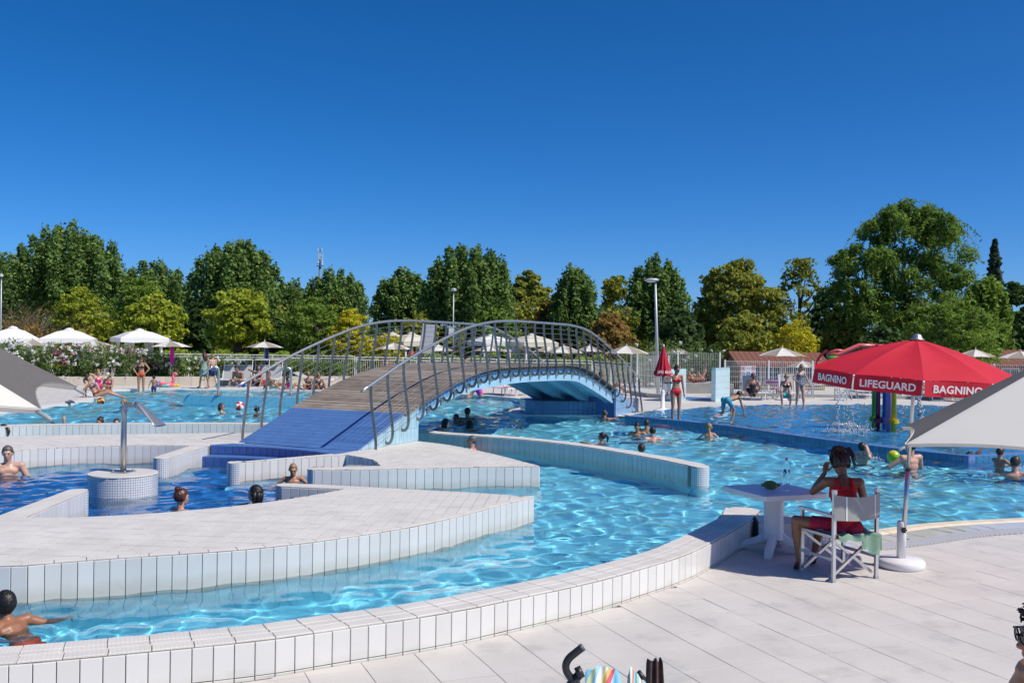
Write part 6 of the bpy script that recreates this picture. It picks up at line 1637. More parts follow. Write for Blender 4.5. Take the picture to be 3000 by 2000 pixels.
# green oval case
gc = G(2257, 1428, .735); case = empty('oval_case', (gc.x, gc.y, 0.7205), R(0), 'green oval case lying on the table beside the bottle', 'case')
m_gp = mat('green_plastic', (0.13, 0.24, 0.05), 0.4, var=0.1, scale=10)
o = MB().ball((0, 0, 0), (0.082, 0.03, 0.056), 20, 10).build('case_body', m_gp, case, True); o.matrix_local = Matrix.Translation((0, 0, 0.045)) @ Matrix.Rotation(R(-38), 4, 'X')
o2 = MB().lathe([(0.0, 0), (0.04, 0.0), (0.038, 0.008), (0.0, 0.01)], n=20).build('case_inlay', mat('green_plastic_dark', (0.09, 0.17, 0.03), 0.4), o); o2.matrix_local = Matrix.Translation((0, -0.026, 0)) @ Matrix.Rotation(R(90), 4, 'X') @ Matrix.Scale(1.4, 4, Vector((1, 0, 0)))
for x in (-1, 1): MB().box((x * 0.088, 0, 0.0), (0.03, 0.014, 0.034)).build('case_tab', m_gp, o)

# ---- the lifeguard's director chair and towel
ch_c = (G(2432, 1709, 0) + G(2562, 1698, 0) + G(2355, 1676, 0) + G(2476, 1668, 0)) / 4
CH_RZ = R(22)
m_weave = mat('grey_mesh_weave', (0.36, 0.355, 0.35), 0.8, var=0.25, scale=150)
chair = director_chair((ch_c.x, ch_c.y, 0.016), CH_RZ, 'aluminium director chair with grey mesh back, lifeguard sitting in it', m_weave, True, None)
for x in (-0.17, 0.19):
    v = []
    for j in range(2):
        xx = x + 0.016 * j; t = (xx + 0.285) / 0.57; s_ = math.sin(3.1416 * t); v += [(xx, -0.24 - 0.024 - 0.05 * s_, 0.858 - 0.03 * s_), (xx, -0.24 - 0.024 - 0.06 * s_, 0.612 - 0.01 * s_)]
    ob('sling_seam', new_mesh('sling_seam', v, [(0, 1, 3, 2)], m_plastic), chair)
m_towel = mat('sage_towel', (0.22, 0.36, 0.27), 0.95, var=0.25, scale=9, bump=0.4, bscale=120)
tw_ = empty('towel', (ch_c.x, ch_c.y, 0.016), CH_RZ, 'sage green towel under the lifeguard hanging off the chair seat', 'towel')
nx_, ny_ = 26, 18; v = []
for i in range(nx_ + 1):
    for j in range(ny_ + 1):
        x = -0.24 + 0.52 * i / nx_; y = -0.33 + 0.42 * j / ny_
        z = 0.468 + 0.012 * math.sin(x * 28 + y * 16) + 0.008 * math.sin(x * 50 - y * 30) - 0.02 * math.cos(x * 5)
        if y < -0.235: 
            e = (-0.235 - y); z = 0.462 - e * (0.55 + 1.1 * max(0, x + 0.05) / 0.3) + 0.012 * math.sin(x * 40); y = -0.275 - 0.02 * math.sin(x * 26) - e * 0.15
        v.append((x, y, z))
ob('cloth', new_mesh('cloth', v, [(i * (ny_ + 1) + j, (i + 1) * (ny_ + 1) + j, (i + 1) * (ny_ + 1) + j + 1, i * (ny_ + 1) + j + 1) for i in range(nx_) for j in range(ny_)], m_towel, True), tw_)
cor = []
for i in range(9):
    for j in range(9):
        s_, t = i / 8, j / 8; cor.append((0.05 + 0.22 * s_ - 0.03 * t, -0.285 - 0.02 * math.sin(s_ * 9) - 0.02 * t, 0.455 - 0.21 * t * (0.55 + 0.45 * s_) - 0.02 * s_ + 0.012 * math.sin(s_ * 12 + t * 4)))
ob('hanging_corner', new_mesh('hanging_corner', cor, [(i * 9 + j, (i + 1) * 9 + j, (i + 1) * 9 + j + 1, i * 9 + j + 1) for i in range(8) for j in range(8)], m_towel, True), tw_)

# ---- pushchair at the bottom edge
YP = 4.2; pc = empty('pushchair', (*at(1760, 1990, YP)[:2], 0), 0, 'black pushchair with striped towel at the bottom edge of the picture', 'pushchair')
o_ = Vector((pc.location.x, pc.location.y, 0)); m_rub = mat('black_rubber', (0.02, 0.021, 0.023), 0.42); P_ = lambda u, v, dy=0.0: at(u, v, YP + dy) - o_
hd = [P_(1702, 1898), P_(1688, 1909), P_(1668, 1926), P_(1658, 1945), P_(1660, 1965), P_(1672, 1983), P_(1692, 2005), P_(1720, 2040)]
hd = [Vector(p) for p in crom([tuple(p) for p in hd], 4)]
MB().tube(hd, 0.0165, 14).build('handle', m_rub, pc, True)
MB().tube([hd[0], hd[0] + (hd[0] - hd[2]).normalized() * 0.012], 0.0175, 14).build('handle_cap', mat('grey_cap', (0.09, 0.10, 0.12), 0.35), pc, True)
MB().tube([P_(1702, 1968), P_(1672, 2004), P_(1630, 2060), P_(1580, 2200)], 0.020, 12).build('frame_tube', m_rub, pc, True)
MB().tube([P_(1706, 1964), P_(1690, 1972)], 0.026, 12).build('tube_collar', m_rub, pc, True)
h2 = [p + Vector((0.42, 0.25, -0.42)) for p in hd]
for side, b0 in ((0, hd[-1]), (1, h2[-1])):
    MB().tube([b0, b0 + Vector((0.03, 0.1, -0.35)), b0 + Vector((0.06, 0.45, b0.z * -1 + 0.12))], 0.014, 8).build('frame_tube', m_rub, pc, True)
    MB().tube([b0 + Vector((0.03, 0.1, -0.35)), b0 + Vector((-0.05, -0.2, -b0.z + 0.12))], 0.014, 8).build('frame_tube', m_rub, pc, True)
    for dy in (-0.2, 0.45):
        c = b0 + Vector((0.0, dy, -b0.z + 0.11))
        wl = MB().tube([c + Vector((0, 0.09 * math.cos(a), 0.09 * math.sin(a))) for a in np.linspace(0, 6.2832, 17)[:-1]], 0.02, 8, closed=True).build('wheel', m_rub, pc, True)
        MB().box(c, (0.02, 0.16, 0.03)).build('spoke', m_alu, wl)
MB().tube(h2, 0.0165, 12).build('handle', m_rub, pc, True)
m_tow = mat('striped_terry', (0.4, 0.6, 0.75), 0.95)
nt = m_tow.node_tree; tcn = nt.nodes.new('ShaderNodeTexCoord'); sp = nt.nodes.new('ShaderNodeSeparateXYZ'); mt = nt.nodes.new('ShaderNodeMath'); mt.operation = 'MULTIPLY'; mt.inputs[1].default_value = 5.2
fr_ = nt.nodes.new('ShaderNodeMath'); fr_.operation = 'FRACT'; cr = nt.nodes.new('ShaderNodeValToRGB'); cr.color_ramp.interpolation = 'CONSTANT'
uvn = nt.nodes.new('ShaderNodeUVMap'); nt.links.new(uvn.outputs[0], sp.inputs[0]); nt.links.new(sp.outputs['X'], mt.inputs[0]); nt.links.new(mt.outputs[0], fr_.inputs[0]); nt.links.new(fr_.outputs[0], cr.inputs[0])
els = [(0, (0.20, 0.52, 0.72)), (0.22, (0.62, 0.66, 0.36)), (0.34, (0.24, 0.55, 0.74)), (0.48, (0.66, 0.64, 0.74)), (0.60, (0.66, 0.66, 0.45)), (0.70, (0.62, 0.40, 0.12)), (0.80, (0.55, 0.10, 0.14)), (0.92, (0.30, 0.58, 0.76))]
while len(cr.color_ramp.elements) < len(els): cr.color_ramp.elements.new(0.5)
for e, (p, c) in zip(cr.color_ramp.elements, els): e.position = p; e.color = (*c, 1)
nt.links.new(cr.outputs[0], nt.nodes['Principled BSDF'].inputs['Base Color'])
def drape(name, top, bot, bulge, parent, m, ucol=(0, 1), n=20):
    """cloth hanging over a tube: top ridge line and two falls"""
    v = []; uv = []; rows = 12
    for j in range(rows + 1):
        t = j / rows
        for i in range(n + 1):
            s_ = i / n; T_ = Vector(top(s_)); B_ = Vector(bot(s_)); q = T_.lerp(B_, t)
            q.y += bulge * math.sin(math.pi * t) + 0.010 * math.sin(s_ * 17 + t * 3); q.z += 0.006 * math.sin(s_ * 23 + 2 * t)
            v.append(q); uv.append((ucol[0] + (ucol[1] - ucol[0]) * s_ * 0.2 + t * 0.18, t))
    me = new_mesh(name, v, [(j * (n + 1) + i, j * (n + 1) + i + 1, (j + 1) * (n + 1) + i + 1, (j + 1) * (n + 1) + i) for j in range(rows) for i in range(n)], m, True)
    l = me.uv_layers.new(name='UVMap')
    for lp in me.loops: l.data[lp.index].uv = uv[lp.vertex_index]
    return ob(name, me, parent)
tw2 = empty('striped_towel', tuple(o_), 0, 'blue yellow and red striped towel draped over the pushchair', 'towel')
def ridge1(s_): return P_(1714 + 100 * s_, 1972 - 22 * math.sin(min(1, s_ * 1.15 + 0.05) * math.pi * 0.86) , 0.05)
def fall1(s_): return P_(1705 + 130 * s_, 2130, -0.12)
def ridge1b(s_): return P_(1714 + 100 * s_, 1972 - 22 * math.sin(min(1, s_ * 1.15 + 0.05) * math.pi * 0.86), 0.05)
drape('towel_fold', ridge1, fall1, -0.05, tw2, m_tow, (0, 1))
def ridge2(s_): return P_(1838 + 18 * s_ + 60 * max(0, s_ - 0.3), 1998 - 48 * math.sin(min(1, s_ * 2.2) * math.pi / 2) + 58 * max(0, s_ - 0.35) / 0.65, 0.12)
def fall2(s_): return P_(1815 + 110 * s_, 2140, 0.0)
drape('towel_fold', ridge2, fall2, -0.04, tw2, m_tow, (2, 5))
m_brn = mat('brown_nylon', (0.10, 0.06, 0.05), 0.5, var=0.5, scale=25)
def ridge3(s_): return P_(1893 + 48 * s_, 1930 - 8 * abs(math.sin(s_ * 9)) + 22 * s_ * (1 if s_ < 0.5 else 0.3) + 55 * max(0, 0.2 - s_), 0.25)
def fall3(s_): return P_(1882 + 66 * s_, 2140, 0.25)
drape('hood_fabric', ridge3, fall3, -0.03, pc, m_brn)
MB().tube([P_(1870, 1966, .2), P_(1885, 1985, .2), P_(1890, 2040, .2)], 0.012, 8).build('hood_stay', m_rub, pc, True)

# ---- small things
def ball(name, label, loc, r_, cols, rz=0.3, cat='ball'):
    """ball of coloured gores"""
    root = empty(name, loc, rz, label, cat); n = 6; 
    for k in range(n):
        v = []; f = []; rows = 10; c_ = 5
        for i in range(rows + 1):
            ph = math.pi * i / rows
            for j in range(c_ + 1):
                a = 6.2832 * (k + j / c_) / n; v.append((r_ * math.sin(ph) * math.cos(a), r_ * math.sin(ph) * math.sin(a), r_ * math.cos(ph)))
        f = [(i * (c_ + 1) + j, (i + 1) * (c_ + 1) + j, (i + 1) * (c_ + 1) + j + 1, i * (c_ + 1) + j + 1) for i in range(rows) for j in range(c_)]
        me = new_mesh('gore', v, f, cols[k % len(cols)], True); ob('gore', me, root).rotation_euler = (R(60), R(20), 0)
    return root
m_by = mat('yellow_vinyl', (0.70, 0.50, 0.02), 0.3); m_br = mat('red_vinyl', (0.60, 0.02, 0.03), 0.3); m_bk = mat('black_vinyl', (0.02, 0.02, 0.02), 0.3); m_bw = mat('white_vinyl', (0.80, 0.80, 0.80), 0.3); m_bg = mat('lime_vinyl', (0.30, 0.62, 0.02), 0.3)
p = at(295, 1185, 33.5); ball('beach_ball', 'small yellow and red ball floating in the far left pool', (p.x, p.y, 0.06), 0.13, (m_by, m_br, m_bk))
p = at(701, 1195, 31.5); ball('beach_ball', 'red and white beach ball held by a swimming girl', (p.x, p.y, 0.10), 0.155, (m_br, m_bw))
p = at(2618, 1337, 19.2); ball('football', 'lime green and yellow ball held by a man in the pool', tuple(p), 0.125, (m_bg, m_bg, m_by))
for k in range(4):
    a = k * 1.4 + 0.6; d = Vector((math.cos(a) * 0.7, -0.7, 0.45 * math.sin(a * 2) + 0.25)).normalized(); o = bpy.data.objects['football']
    w = MB(); pts = []
    q = d.to_track_quat('Z', 'Y').to_matrix(); pts = [q @ Vector((0.034 * math.cos(j * 1.2566), 0.034 * math.sin(j * 1.2566), 0.1215)) for j in range(5)]
    ob('patch', new_mesh('patch', pts, [(0, 1, 2, 3, 4)], m_bk), o)
p = at(1957, 1153, 28.6); ball('juggling_ball', 'small multicoloured ball in the hand of the red bikini woman', (p.x, p.y, p.z), 0.055, (m_br, m_by, mat('blue_vinyl', (0.02, 0.1, 0.5), 0.3)))
# flamingo float
fl = empty('flamingo_float', (*G(487, 1133)[:2], 0), R(0), 'pink inflatable flamingo float in front of the loungers', 'pool float'); m_fl = mat('flamingo_vinyl', (0.78, 0.16, 0.24), 0.3)
MB().tube([(0.24 * math.cos(a), 0.24 * math.sin(a), 0.1) for a in np.linspace(0, 6.2832, 25)[:-1]], 0.10, 10, closed=True).build('float_ring', m_fl, fl, True)
MB().tube([tuple(q) for q in crom([(0.26, 0, 0.15), (0.34, 0, 0.32), (0.30, 0, 0.50), (0.36, 0, 0.62), (0.44, 0, 0.60), (0.47, 0, 0.54)], 4)], [0.07] * 8 + [0.055] * 9 + [0.045] * 4, 10).build('neck', m_fl, fl, True)
MB().tube([(0.46, 0, 0.55), (0.50, 0, 0.50), (0.49, 0, 0.45)], [0.04, 0.03, 0.008], 8).build('beak', m_bk, fl, True)
MB().ball((-0.28, 0, 0.17), (0.14, 0.08, 0.10), 10, 6).build('tail', m_fl, fl, True)
# toys and bags on the deck
def blob(name, label, u, v, dims, m, rz=0.2, cat='bag', z=0.0):
    g = G(u, v, 0); root = empty(name, (g.x, g.y, z), rz, label, cat)
    bm = MB().ball((0, 0, dims[2] * 0.5), (dims[0] / 2, dims[1] / 2, dims[2] / 2), 14, 9)
    bm.v = [(x, y, max(z_, 0.0) + 0.02 * math.sin(9 * x / dims[0] + 7 * y)) for x, y, z_ in bm.v]
    bm.build(name + '_body', m, root, True)
    MB().tube([(-dims[0] * 0.22, 0, dims[2] * 0.9), (0, 0, dims[2] * 1.25), (dims[0] * 0.22, 0, dims[2] * 0.9)], 0.012, 6).build('strap', m, root, True)
    return root
blob('bag', 'dark blue bag on the deck between the loungers on the left', 738, 1131, (0.55, 0.3, 0.34), m_navy)
blob('bag', 'crimson bag on the deck beside the parasol pole', 770, 1131, (0.42, 0.3, 0.36), mat('crimson_cloth', (0.36, 0.01, 0.06), 0.8))
blob('bag', 'magenta suitcase bag at the foot of the right parasol', 2281, 1160, (0.26, 0.2, 0.42), mat('magenta_shell', (0.55, 0.01, 0.16), 0.5))
pt = G(222, 1122, 0); bp_ = blob('bag', 'blue patterned beach bag lying on the lounger by the woman with phone', 222, 1117, (0.62, 0.35, 0.38), mat('patterned_cloth', (0.30, 0.30, 0.55), 0.8, col2=(0.06, 0.08, 0.36), scale=18), z=0.36)
blob('bucket', 'small blue toy bucket beside the standing woman in black bikini top', 462, 1133, (0.26, 0.26, 0.2), mat('blue_plastic', (0.02, 0.22, 0.60), 0.4), cat='toy')
blob('toy', 'turquoise toy beside the flamingo float', 484, 1134, (0.4, 0.2, 0.12), mat('turquoise_plastic', (0.05, 0.50, 0.45), 0.4), cat='toy')
blob('toy', 'yellow and black toy right of the flamingo float', 517, 1133, (0.3, 0.18, 0.12), m_by, cat='toy')
blob('shoes', 'dark shoes left on the white pool edge at the left', 205, 1182, (0.34, 0.2, 0.10), mat('dark_shoe', (0.06, 0.07, 0.09), 0.7), cat='shoes')
blob('shoes', 'pale shoes near the reclining woman at the pool edge', 287, 1170, (0.30, 0.2, 0.09), mat('pale_shoe', (0.5, 0.5, 0.5), 0.7), cat='shoes')
def flipflops(u, v, label, m):
    g = G(u, v, 0); root = empty('flip_flops', (g.x, g.y, 0.0), 0.6, label, 'sandals')
    for s_ in (-1, 1):
        so = MB().prism([(s_ * 0.09 + 0.045 * math.cos(a) * (1.1 if math.sin(a) > 0 else 0.85), 0.13 * math.sin(a)) for a in np.linspace(0, 6.2832, 15)[:-1]], 0.0, 0.03).build('sole', m, root)
        MB().tube([(s_ * 0.09 - 0.04, -0.02, 0.03), (s_ * 0.09, 0.05, 0.06), (s_ * 0.09 + 0.04, -0.02, 0.03)], 0.008, 5).build('strap', m, so)
flipflops(2230, 1193, 'brown flip flops on the deck edge of the splash basin', mat('brown_rubber', (0.16, 0.10, 0.05), 0.7))
flipflops(2264, 1191, 'grey flip flops right of the brown pair', mat('grey_rubber', (0.25, 0.25, 0.3), 0.7))
hose = empty('garden_hose', (*at(165, 1070, 45.1)[:2], 0), 0, 'coiled yellow hose hanging in the oleanders', 'hose')
for k in range(3): MB().tube([(k * 0.25 + 0.28 * math.cos(a), -0.45, 1.0 + 0.2 * math.sin(a) + 0.05 * k) for a in np.linspace(0, 6.2832, 21)[:-1]], 0.02, 6, closed=True).build('coil', mat('yellow_hose', (0.60, 0.45, 0.02), 0.5), hose, True)
rc = empty('red_cushion', (*at(1203, 1030, 53.2)[:2], 0), 0.1, 'folded red parasol behind the left railing', 'parasol')
zz = at(1203, 1026, 53.2).z; MB().tube([(0, 0, 0), (0, 0, zz)], 0.025, 8).build('pole', m_galv, rc)
ob('canopy', new_mesh('canopy', [(-.25, 0, zz - .35), (0, -.15, zz - .30), (.22, 0, zz - .12), (0.02, 0, zz + .08), (0, .15, zz - .3)], [(0, 1, 3), (1, 2, 3), (2, 4, 3), (4, 0, 3)], mat('faded_red', (0.5, 0.08, 0.06), 0.8)), rc)
# ================================================================ people
def usphere(n=10, m=7):
    v = []; f = []
    for i in range(m + 1):
        ph = math.pi * i / m
        for k in range(n): a = 6.2832 * k / n; v.append((math.sin(ph) * math.cos(a), math.sin(ph) * math.sin(a), math.cos(ph)))
    for i in range(m):
        for k in range(n): f.append((i * n + k, (i + 1) * n + k, (i + 1) * n + (k + 1) % n, i * n + (k + 1) % n))
    return np.array(v), np.array(f)
US = usphere()
class Blobs:
    def __init__(s): s.V = []; s.F = []; s.n = 0
    def ell(s, c, r, M=None):
        v = US[0] * np.array(r); v = (v @ np.array(M).T if M is not None else v) + np.array(c); s.V.append(v); s.F.append(US[1] + s.n); s.n += len(v)
    def chain(s, pts, rs):
        pts = [np.array(p, float) for p in pts]
        for (a, b, ra, rb) in zip(pts[:-1], pts[1:], rs[:-1], rs[1:]):
            L = np.linalg.norm(b - a); n = max(2, int(L / (0.42 * min(ra, rb))))
            for k in range(n + 1): t = k / n; r = ra + (rb - ra) * t; s.ell(a + (b - a) * t, (r, r, r))
    def remesh(s, name, vox, smooth=4):
        me = np_mesh('tmp', np.concatenate(s.V), np.concatenate(s.F)); o = bpy.data.objects.new('tmp', me)
        r = o.modifiers.new('r', 'REMESH'); r.mode = 'VOXEL'; r.voxel_size = vox
        sm = o.modifiers.new('s', 'SMOOTH'); sm.factor = 0.5; sm.iterations = smooth
        out = bake(o); bpy.data.meshes.remove(me)
        out.name = name; return out
def ik(a, t, l1, l2, pole):
    a, t, pole = (np.array(q, float) for q in (a, t, pole)); d = t - a; L = np.linalg.norm(d); L2 = min(L, (l1 + l2) * 0.998)
    d = d / max(L, 1e-6); x = (l1 * l1 - l2 * l2 + L2 * L2) / (2 * L2); h = math.sqrt(max(0, l1 * l1 - x * x))
    p = pole - d * np.dot(pole, d); p = p / max(np.linalg.norm(p), 1e-6)
    return a + d * x + p * h, a + d * L2
def Rx(a): c, s = math.cos(a), math.sin(a); return np.array([[1, 0, 0], [0, c, -s], [0, s, c]])
def Ry(a): c, s = math.cos(a), math.sin(a); return np.array([[c, 0, s], [0, 1, 0], [-s, 0, c]])
def Rz(a): c, s = math.cos(a), math.sin(a); return np.array([[c, -s, 0], [s, c, 0], [0, 0, 1]])
def skin_mat(name, c): return mat(name, c, 0.42, var=0.10, scale=9, spec=0.5)
SK = dict(fair=skin_mat('fair_skin', (0.56, 0.33, 0.235)), tan=skin_mat('tanned_skin', (0.42, 0.215, 0.13)), brown=skin_mat('brown_skin', (0.235, 0.105, 0.055)), pink=skin_mat('pink_skin', (0.58, 0.30, 0.22)), deep=skin_mat('deep_tan_skin', (0.30, 0.13, 0.07)))
HM = dict(black=mat('black_hair', (0.014, 0.011, 0.010), 0.5, var=0.3, scale=60), brown=mat('brown_hair', (0.055, 0.030, 0.016), 0.42, var=0.4, scale=60), auburn=mat('auburn_hair', (0.10, 0.030, 0.018), 0.4, var=0.4, scale=60), blond=mat('blond_hair', (0.34, 0.21, 0.09), 0.5, var=0.35, scale=60), grey=mat('grey_hair', (0.13, 0.12, 0.11), 0.5, var=0.4, scale=80))
CM = dict(red=mat('red_swimwear', (0.60, 0.008, 0.03), 0.7), black=mat('black_swimwear', (0.012, 0.012, 0.016), 0.6), orange=mat('orange_swimwear', (0.65, 0.09, 0.03), 0.7), pink=mat('pink_swimwear', (0.62, 0.03, 0.24), 0.7), navy=mat('navy_swimwear', (0.02, 0.03, 0.12), 0.7), blue=mat('blue_swimwear', (0.02, 0.10, 0.45), 0.7), sage=mat('sage_dress', (0.25, 0.34, 0.29), 0.85), mint=mat('mint_swimwear', (0.30, 0.62, 0.50), 0.7), lav=mat('violet_swimwear', (0.50, 0.02, 0.42), 0.6), turq=mat('turquoise_cloth', (0.05, 0.38, 0.42), 0.8),
          dots=mat('dotted_swimwear', (0.012, 0.012, 0.018), 0.6, col2=(0.30, 0.36, 0.42), scale=30), surf=mat('printed_trunks', (0.02, 0.18, 0.42), 0.7, col2=(0.06, 0.40, 0.42), scale=11), deepred=mat('crimson_shorts', (0.42, 0.006, 0.05), 0.75), lred=mat('lifeguard_red', (0.62, 0.010, 0.008), 0.75, var=0.12, scale=14))
m_eye = mat('dark_eye', (0.015, 0.012, 0.01), 0.15); m_lip = mat('lip', (0.36, 0.12, 0.10), 0.5); m_glass = mat('dark_lens', (0.008, 0.009, 0.012), 0.08)
PERSON_N = 0
def person(label, loc, rz, H=1.7, skin='tan', sex='f', hair=('short', 'brown'), wear=(), pelvis=(0, 0, .95), lean=0, side=0, twist=0, head=(0, 0), LA=None, RA=None, LL=None, RL=None,
           lp=None, rp=None, lk=None, rk=None, vox=0.017, toes=None, build=1.0, extras=None, face=True, hand=(None, None), headscale=1.0, group='bathers'):
    global PERSON_N
    PERSON_N += 1; rgp = np.random.default_rng(900 + PERSON_N); k = H / 1.7; p = np.array(pelvis, float); fem = sex == 'f'
    Rt = Rz(R(twist)) @ Ry(R(side)) @ Rx(-R(lean)); up = Rt @ np.array([0, 0, 1.]); lx = Rt @ np.array([1., 0, 0]); fy = Rt @ np.array([0, 1., 0])
    sw = (0.168 if fem else 0.192) * (0.92 if H < 1.45 else 1); sh = {s: p + up * 0.455 + lx * sw * s for s in (-1, 1)}
    neck = p + up * 0.50; Rh = Rz(R(head[1])) @ (Rz(R(twist)) @ Rx(-R(head[0]))); hc = neck + (up * 0.45 + (Rh @ np.array([0, 0.12, 1.0])) * 0.55) * 0.165
    hs = (1.0 if H > 1.45 else 1.14) * headscale
    hip = {s: p + lx * 0.092 * s - up * 0.03 for s in (-1, 1)}
    def dflt(s): return p + np.array([s * (sw + 0.07), 0.05, -0.08])
    arms = {}; legs = {}
    for s, tgt, pole in ((-1, LA, lp), (1, RA, rp)):
        t = np.array(tgt, float) if tgt is not None else dflt(s); e, w = ik(sh[s], t, 0.275, 0.245, pole if pole is not None else np.array([s * 0.6, -1.0, -0.2])); arms[s] = (sh[s], e, w)
    for s, tgt, pole in ((-1, LL, lk), (1, RL, rk)):
        t = np.array(tgt, float) if tgt is not None else np.array([s * 0.10, -0.02, 0.075]); kn, an = ik(hip[s], t, 0.425, 0.42, pole if pole is not None else np.array([s * 0.12, 1.0, 0.0])); legs[s] = (hip[s], kn, an)
    B = Blobs(); b = build; TM = np.stack([lx, fy, up], 1)
    B.ell(p - up * 0.0, (0.165 * b if fem else 0.152 * b, 0.105 * b, 0.115), TM)
    for s in (-1, 1): B.ell(p + lx * 0.075 * s - fy * 0.045 - up * 0.06, (0.085 * b, 0.08 * b, 0.085), TM)
    B.ell(p + up * 0.10, (0.140 * b, 0.098 * b, 0.10), TM)
    B.ell(p + up * 0.19, ((0.118 if fem else 0.136) * b, 0.092 * b, 0.10), TM)
    B.ell(p + up * 0.30, ((0.132 if fem else 0.155) * b, 0.100 * b, 0.11), TM)
    B.ell(p + up * 0.385, ((0.142 if fem else 0.168) * b, 0.092 * b, 0.085), TM)
    B.ell(p + up * 0.445, ((0.125 if fem else 0.150), 0.066, 0.055), TM)
    if fem and H > 1.45:
        for s in (-1, 1): B.ell(p + up * 0.335 + lx * 0.068 * s + fy * 0.075, (0.062, 0.058, 0.06), TM)
    elif not fem and H > 1.45:
        for s in (-1, 1): B.ell(p + up * 0.375 + lx * 0.075 * s + fy * 0.055, (0.07, 0.045, 0.055), TM)
    thin = 0.82 if H < 1.45 else 1.0; mf = 1.0 if fem else 1.14
    for s in (-1, 1):
        a0, e, w = arms[s]
        B.ell(a0, (0.056 * mf * thin,) * 3); B.chain([p + up * 0.46 + lx * 0.08 * s, a0], [0.05, 0.054 * mf * thin])
        B.chain([a0, a0 + (e - a0) * 0.45, e], [0.050 * mf * thin, 0.046 * mf * thin, 0.036 * mf * thin]); B.chain([e, e + (w - e) * 0.3, w], [0.037 * mf * thin, 0.039 * mf * thin, 0.025 * thin])
        # hand: palm, four fingers, thumb
        d = (w - e) / max(np.linalg.norm(w - e), 1e-6); hh = hand[0 if s < 0 else 1]
        hd = np.array(hh[0], float) if hh else d * 0.9 + np.array([0, 0.15, -0.1]); hd /= np.linalg.norm(hd)
        n0 = np.array(hh[1], float) if hh else np.array([-s * 1.0, 0.0, 0.1]); n0 = n0 - hd * np.dot(n0, hd); n0 /= max(np.linalg.norm(n0), 1e-6); sd = np.cross(n0, hd) * s * -1
        curl = hh[2] if hh else 0.5
        PM = np.stack([sd, n0, hd], 1); B.chain([w, w + hd * 0.03], [0.024 * thin, 0.022 * thin]); B.ell(w + hd * 0.05, (0.038, 0.016, 0.048), PM)
        for j, ln in enumerate((0.068, 0.078, 0.074, 0.058)):
            base = w + hd * 0.088 + sd * (0.028 - 0.0185 * j) * -1; q1 = base + (hd * math.cos(curl * 0.5) + n0 * math.sin(curl * 0.5)) * ln * 0.5; q2 = q1 + (hd * math.cos(curl * 1.3) + n0 * math.sin(curl * 1.3)) * ln * 0.5
            B.chain([base - hd * 0.02, base, q1, q2], [0.0095, 0.0095, 0.0085, 0.0075])
        tb = w + hd * 0.03 - sd * 0.028; B.chain([tb, tb + (hd * 0.6 - sd * 0.7 + n0 * 0.3) * 0.035, tb + (hd * 1.1 - sd * 0.75 + n0 * 0.5) * 0.055], [0.013, 0.0105, 0.009])
        h0, kn, an = legs[s]; tf = 1.0 if fem else 0.96
        B.ell(h0 - up * 0.02, (0.088 * b, 0.088 * b, 0.09)); B.chain([h0, h0 + (kn - h0) * 0.35, kn], [0.090 * b * tf * thin, 0.082 * b * tf * thin, 0.052 * thin])
        bk = np.cross(np.array([1., 0, 0]), (an - kn) / np.linalg.norm(an - kn)); cal = kn + (an - kn) * 0.32 
        B.chain([kn, cal, kn + (an - kn) * 0.65, an], [0.052 * thin, 0.055 * b * thin, 0.043 * thin, 0.034 * thin])
        td = np.array(toes[0 if s < 0 else 1], float) if toes is not None and toes[0 if s < 0 else 1] is not None else np.array([s * 0.15, 1.0, -0.28]); td /= np.linalg.norm(td)
        sh_ = (an - kn) / np.linalg.norm(an - kn)
        hl = an + sh_ * 0.035 - td * 0.03; B.chain([an, hl], [0.034, 0.036]); B.chain([hl, an + sh_ * 0.03 + td * 0.09, an + sh_ * 0.04 + td * 0.15, an + sh_ * 0.045 + td * 0.19], [0.036, 0.038, 0.034, 0.018])
    B.chain([p + up * 0.44, neck, hc - (Rh @ np.array([0, 0.01, 0.05]))], [0.062, 0.052 * mf, 0.053 * mf])
    E = lambda c, r: B.ell(hc + Rh @ (np.array(c) * hs), tuple(q * hs for q in r), Rh)
    E((0, -0.012, 0.022), (0.074, 0.092, 0.092)); E((0, 0.030, -0.008), (0.066, 0.066, 0.072)); E((0, 0.030, -0.050), (0.055, 0.062, 0.056)); E((0, 0.062, -0.088), (0.030, 0.026, 0.024))
    E((0, 0.092, -0.024), (0.012, 0.017, 0.028)); E((0, 0.103, -0.036), (0.016, 0.014, 0.012)); E((0, 0.082, -0.066), (0.024, 0.014, 0.013)); E((0, 0.083, 0.020), (0.045, 0.014, 0.012))
    for s in (-1, 1): E((0.076 * s, -0.004, -0.014), (0.010, 0.021, 0.031))
    me = B.remesh('person', vox, 3 if vox > 0.012 else 4)
    nv = len(me.vertices); V = np.empty(nv * 3, np.float32); me.vertices.foreach_get('co', V); V = V.reshape(-1, 3).astype(float)
    Nn = np.empty(nv * 3, np.float32); me.vertices.foreach_get('normal', Nn); Nn = Nn.reshape(-1, 3)
    me.materials.append(SK[skin]); me.shade_smooth()
    body = ob('person', me); body.scale = (k, k, k); body.location = loc; body.rotation_euler = (0, 0, rz); tag(body, label, 'person', group); receiver(body)
    # bones
    bones = {'torso': (p - up * 0.12, neck), 'head': (neck + (hc - neck) * 0.55, hc + Rh @ np.array([0, 0, 0.06]))}
    for s, n_ in ((-1, 'L'), (1, 'R')):
        a0, e, w = arms[s]; bones['ua' + n_] = (a0, e); bones['fa' + n_] = (e, w); h0, kn, an = legs[s]; bones['th' + n_] = (h0, kn); bones['sn' + n_] = (kn, an)
    rad = dict(torso=0.13, head=0.085); names = list(bones); D = []; Tt = []
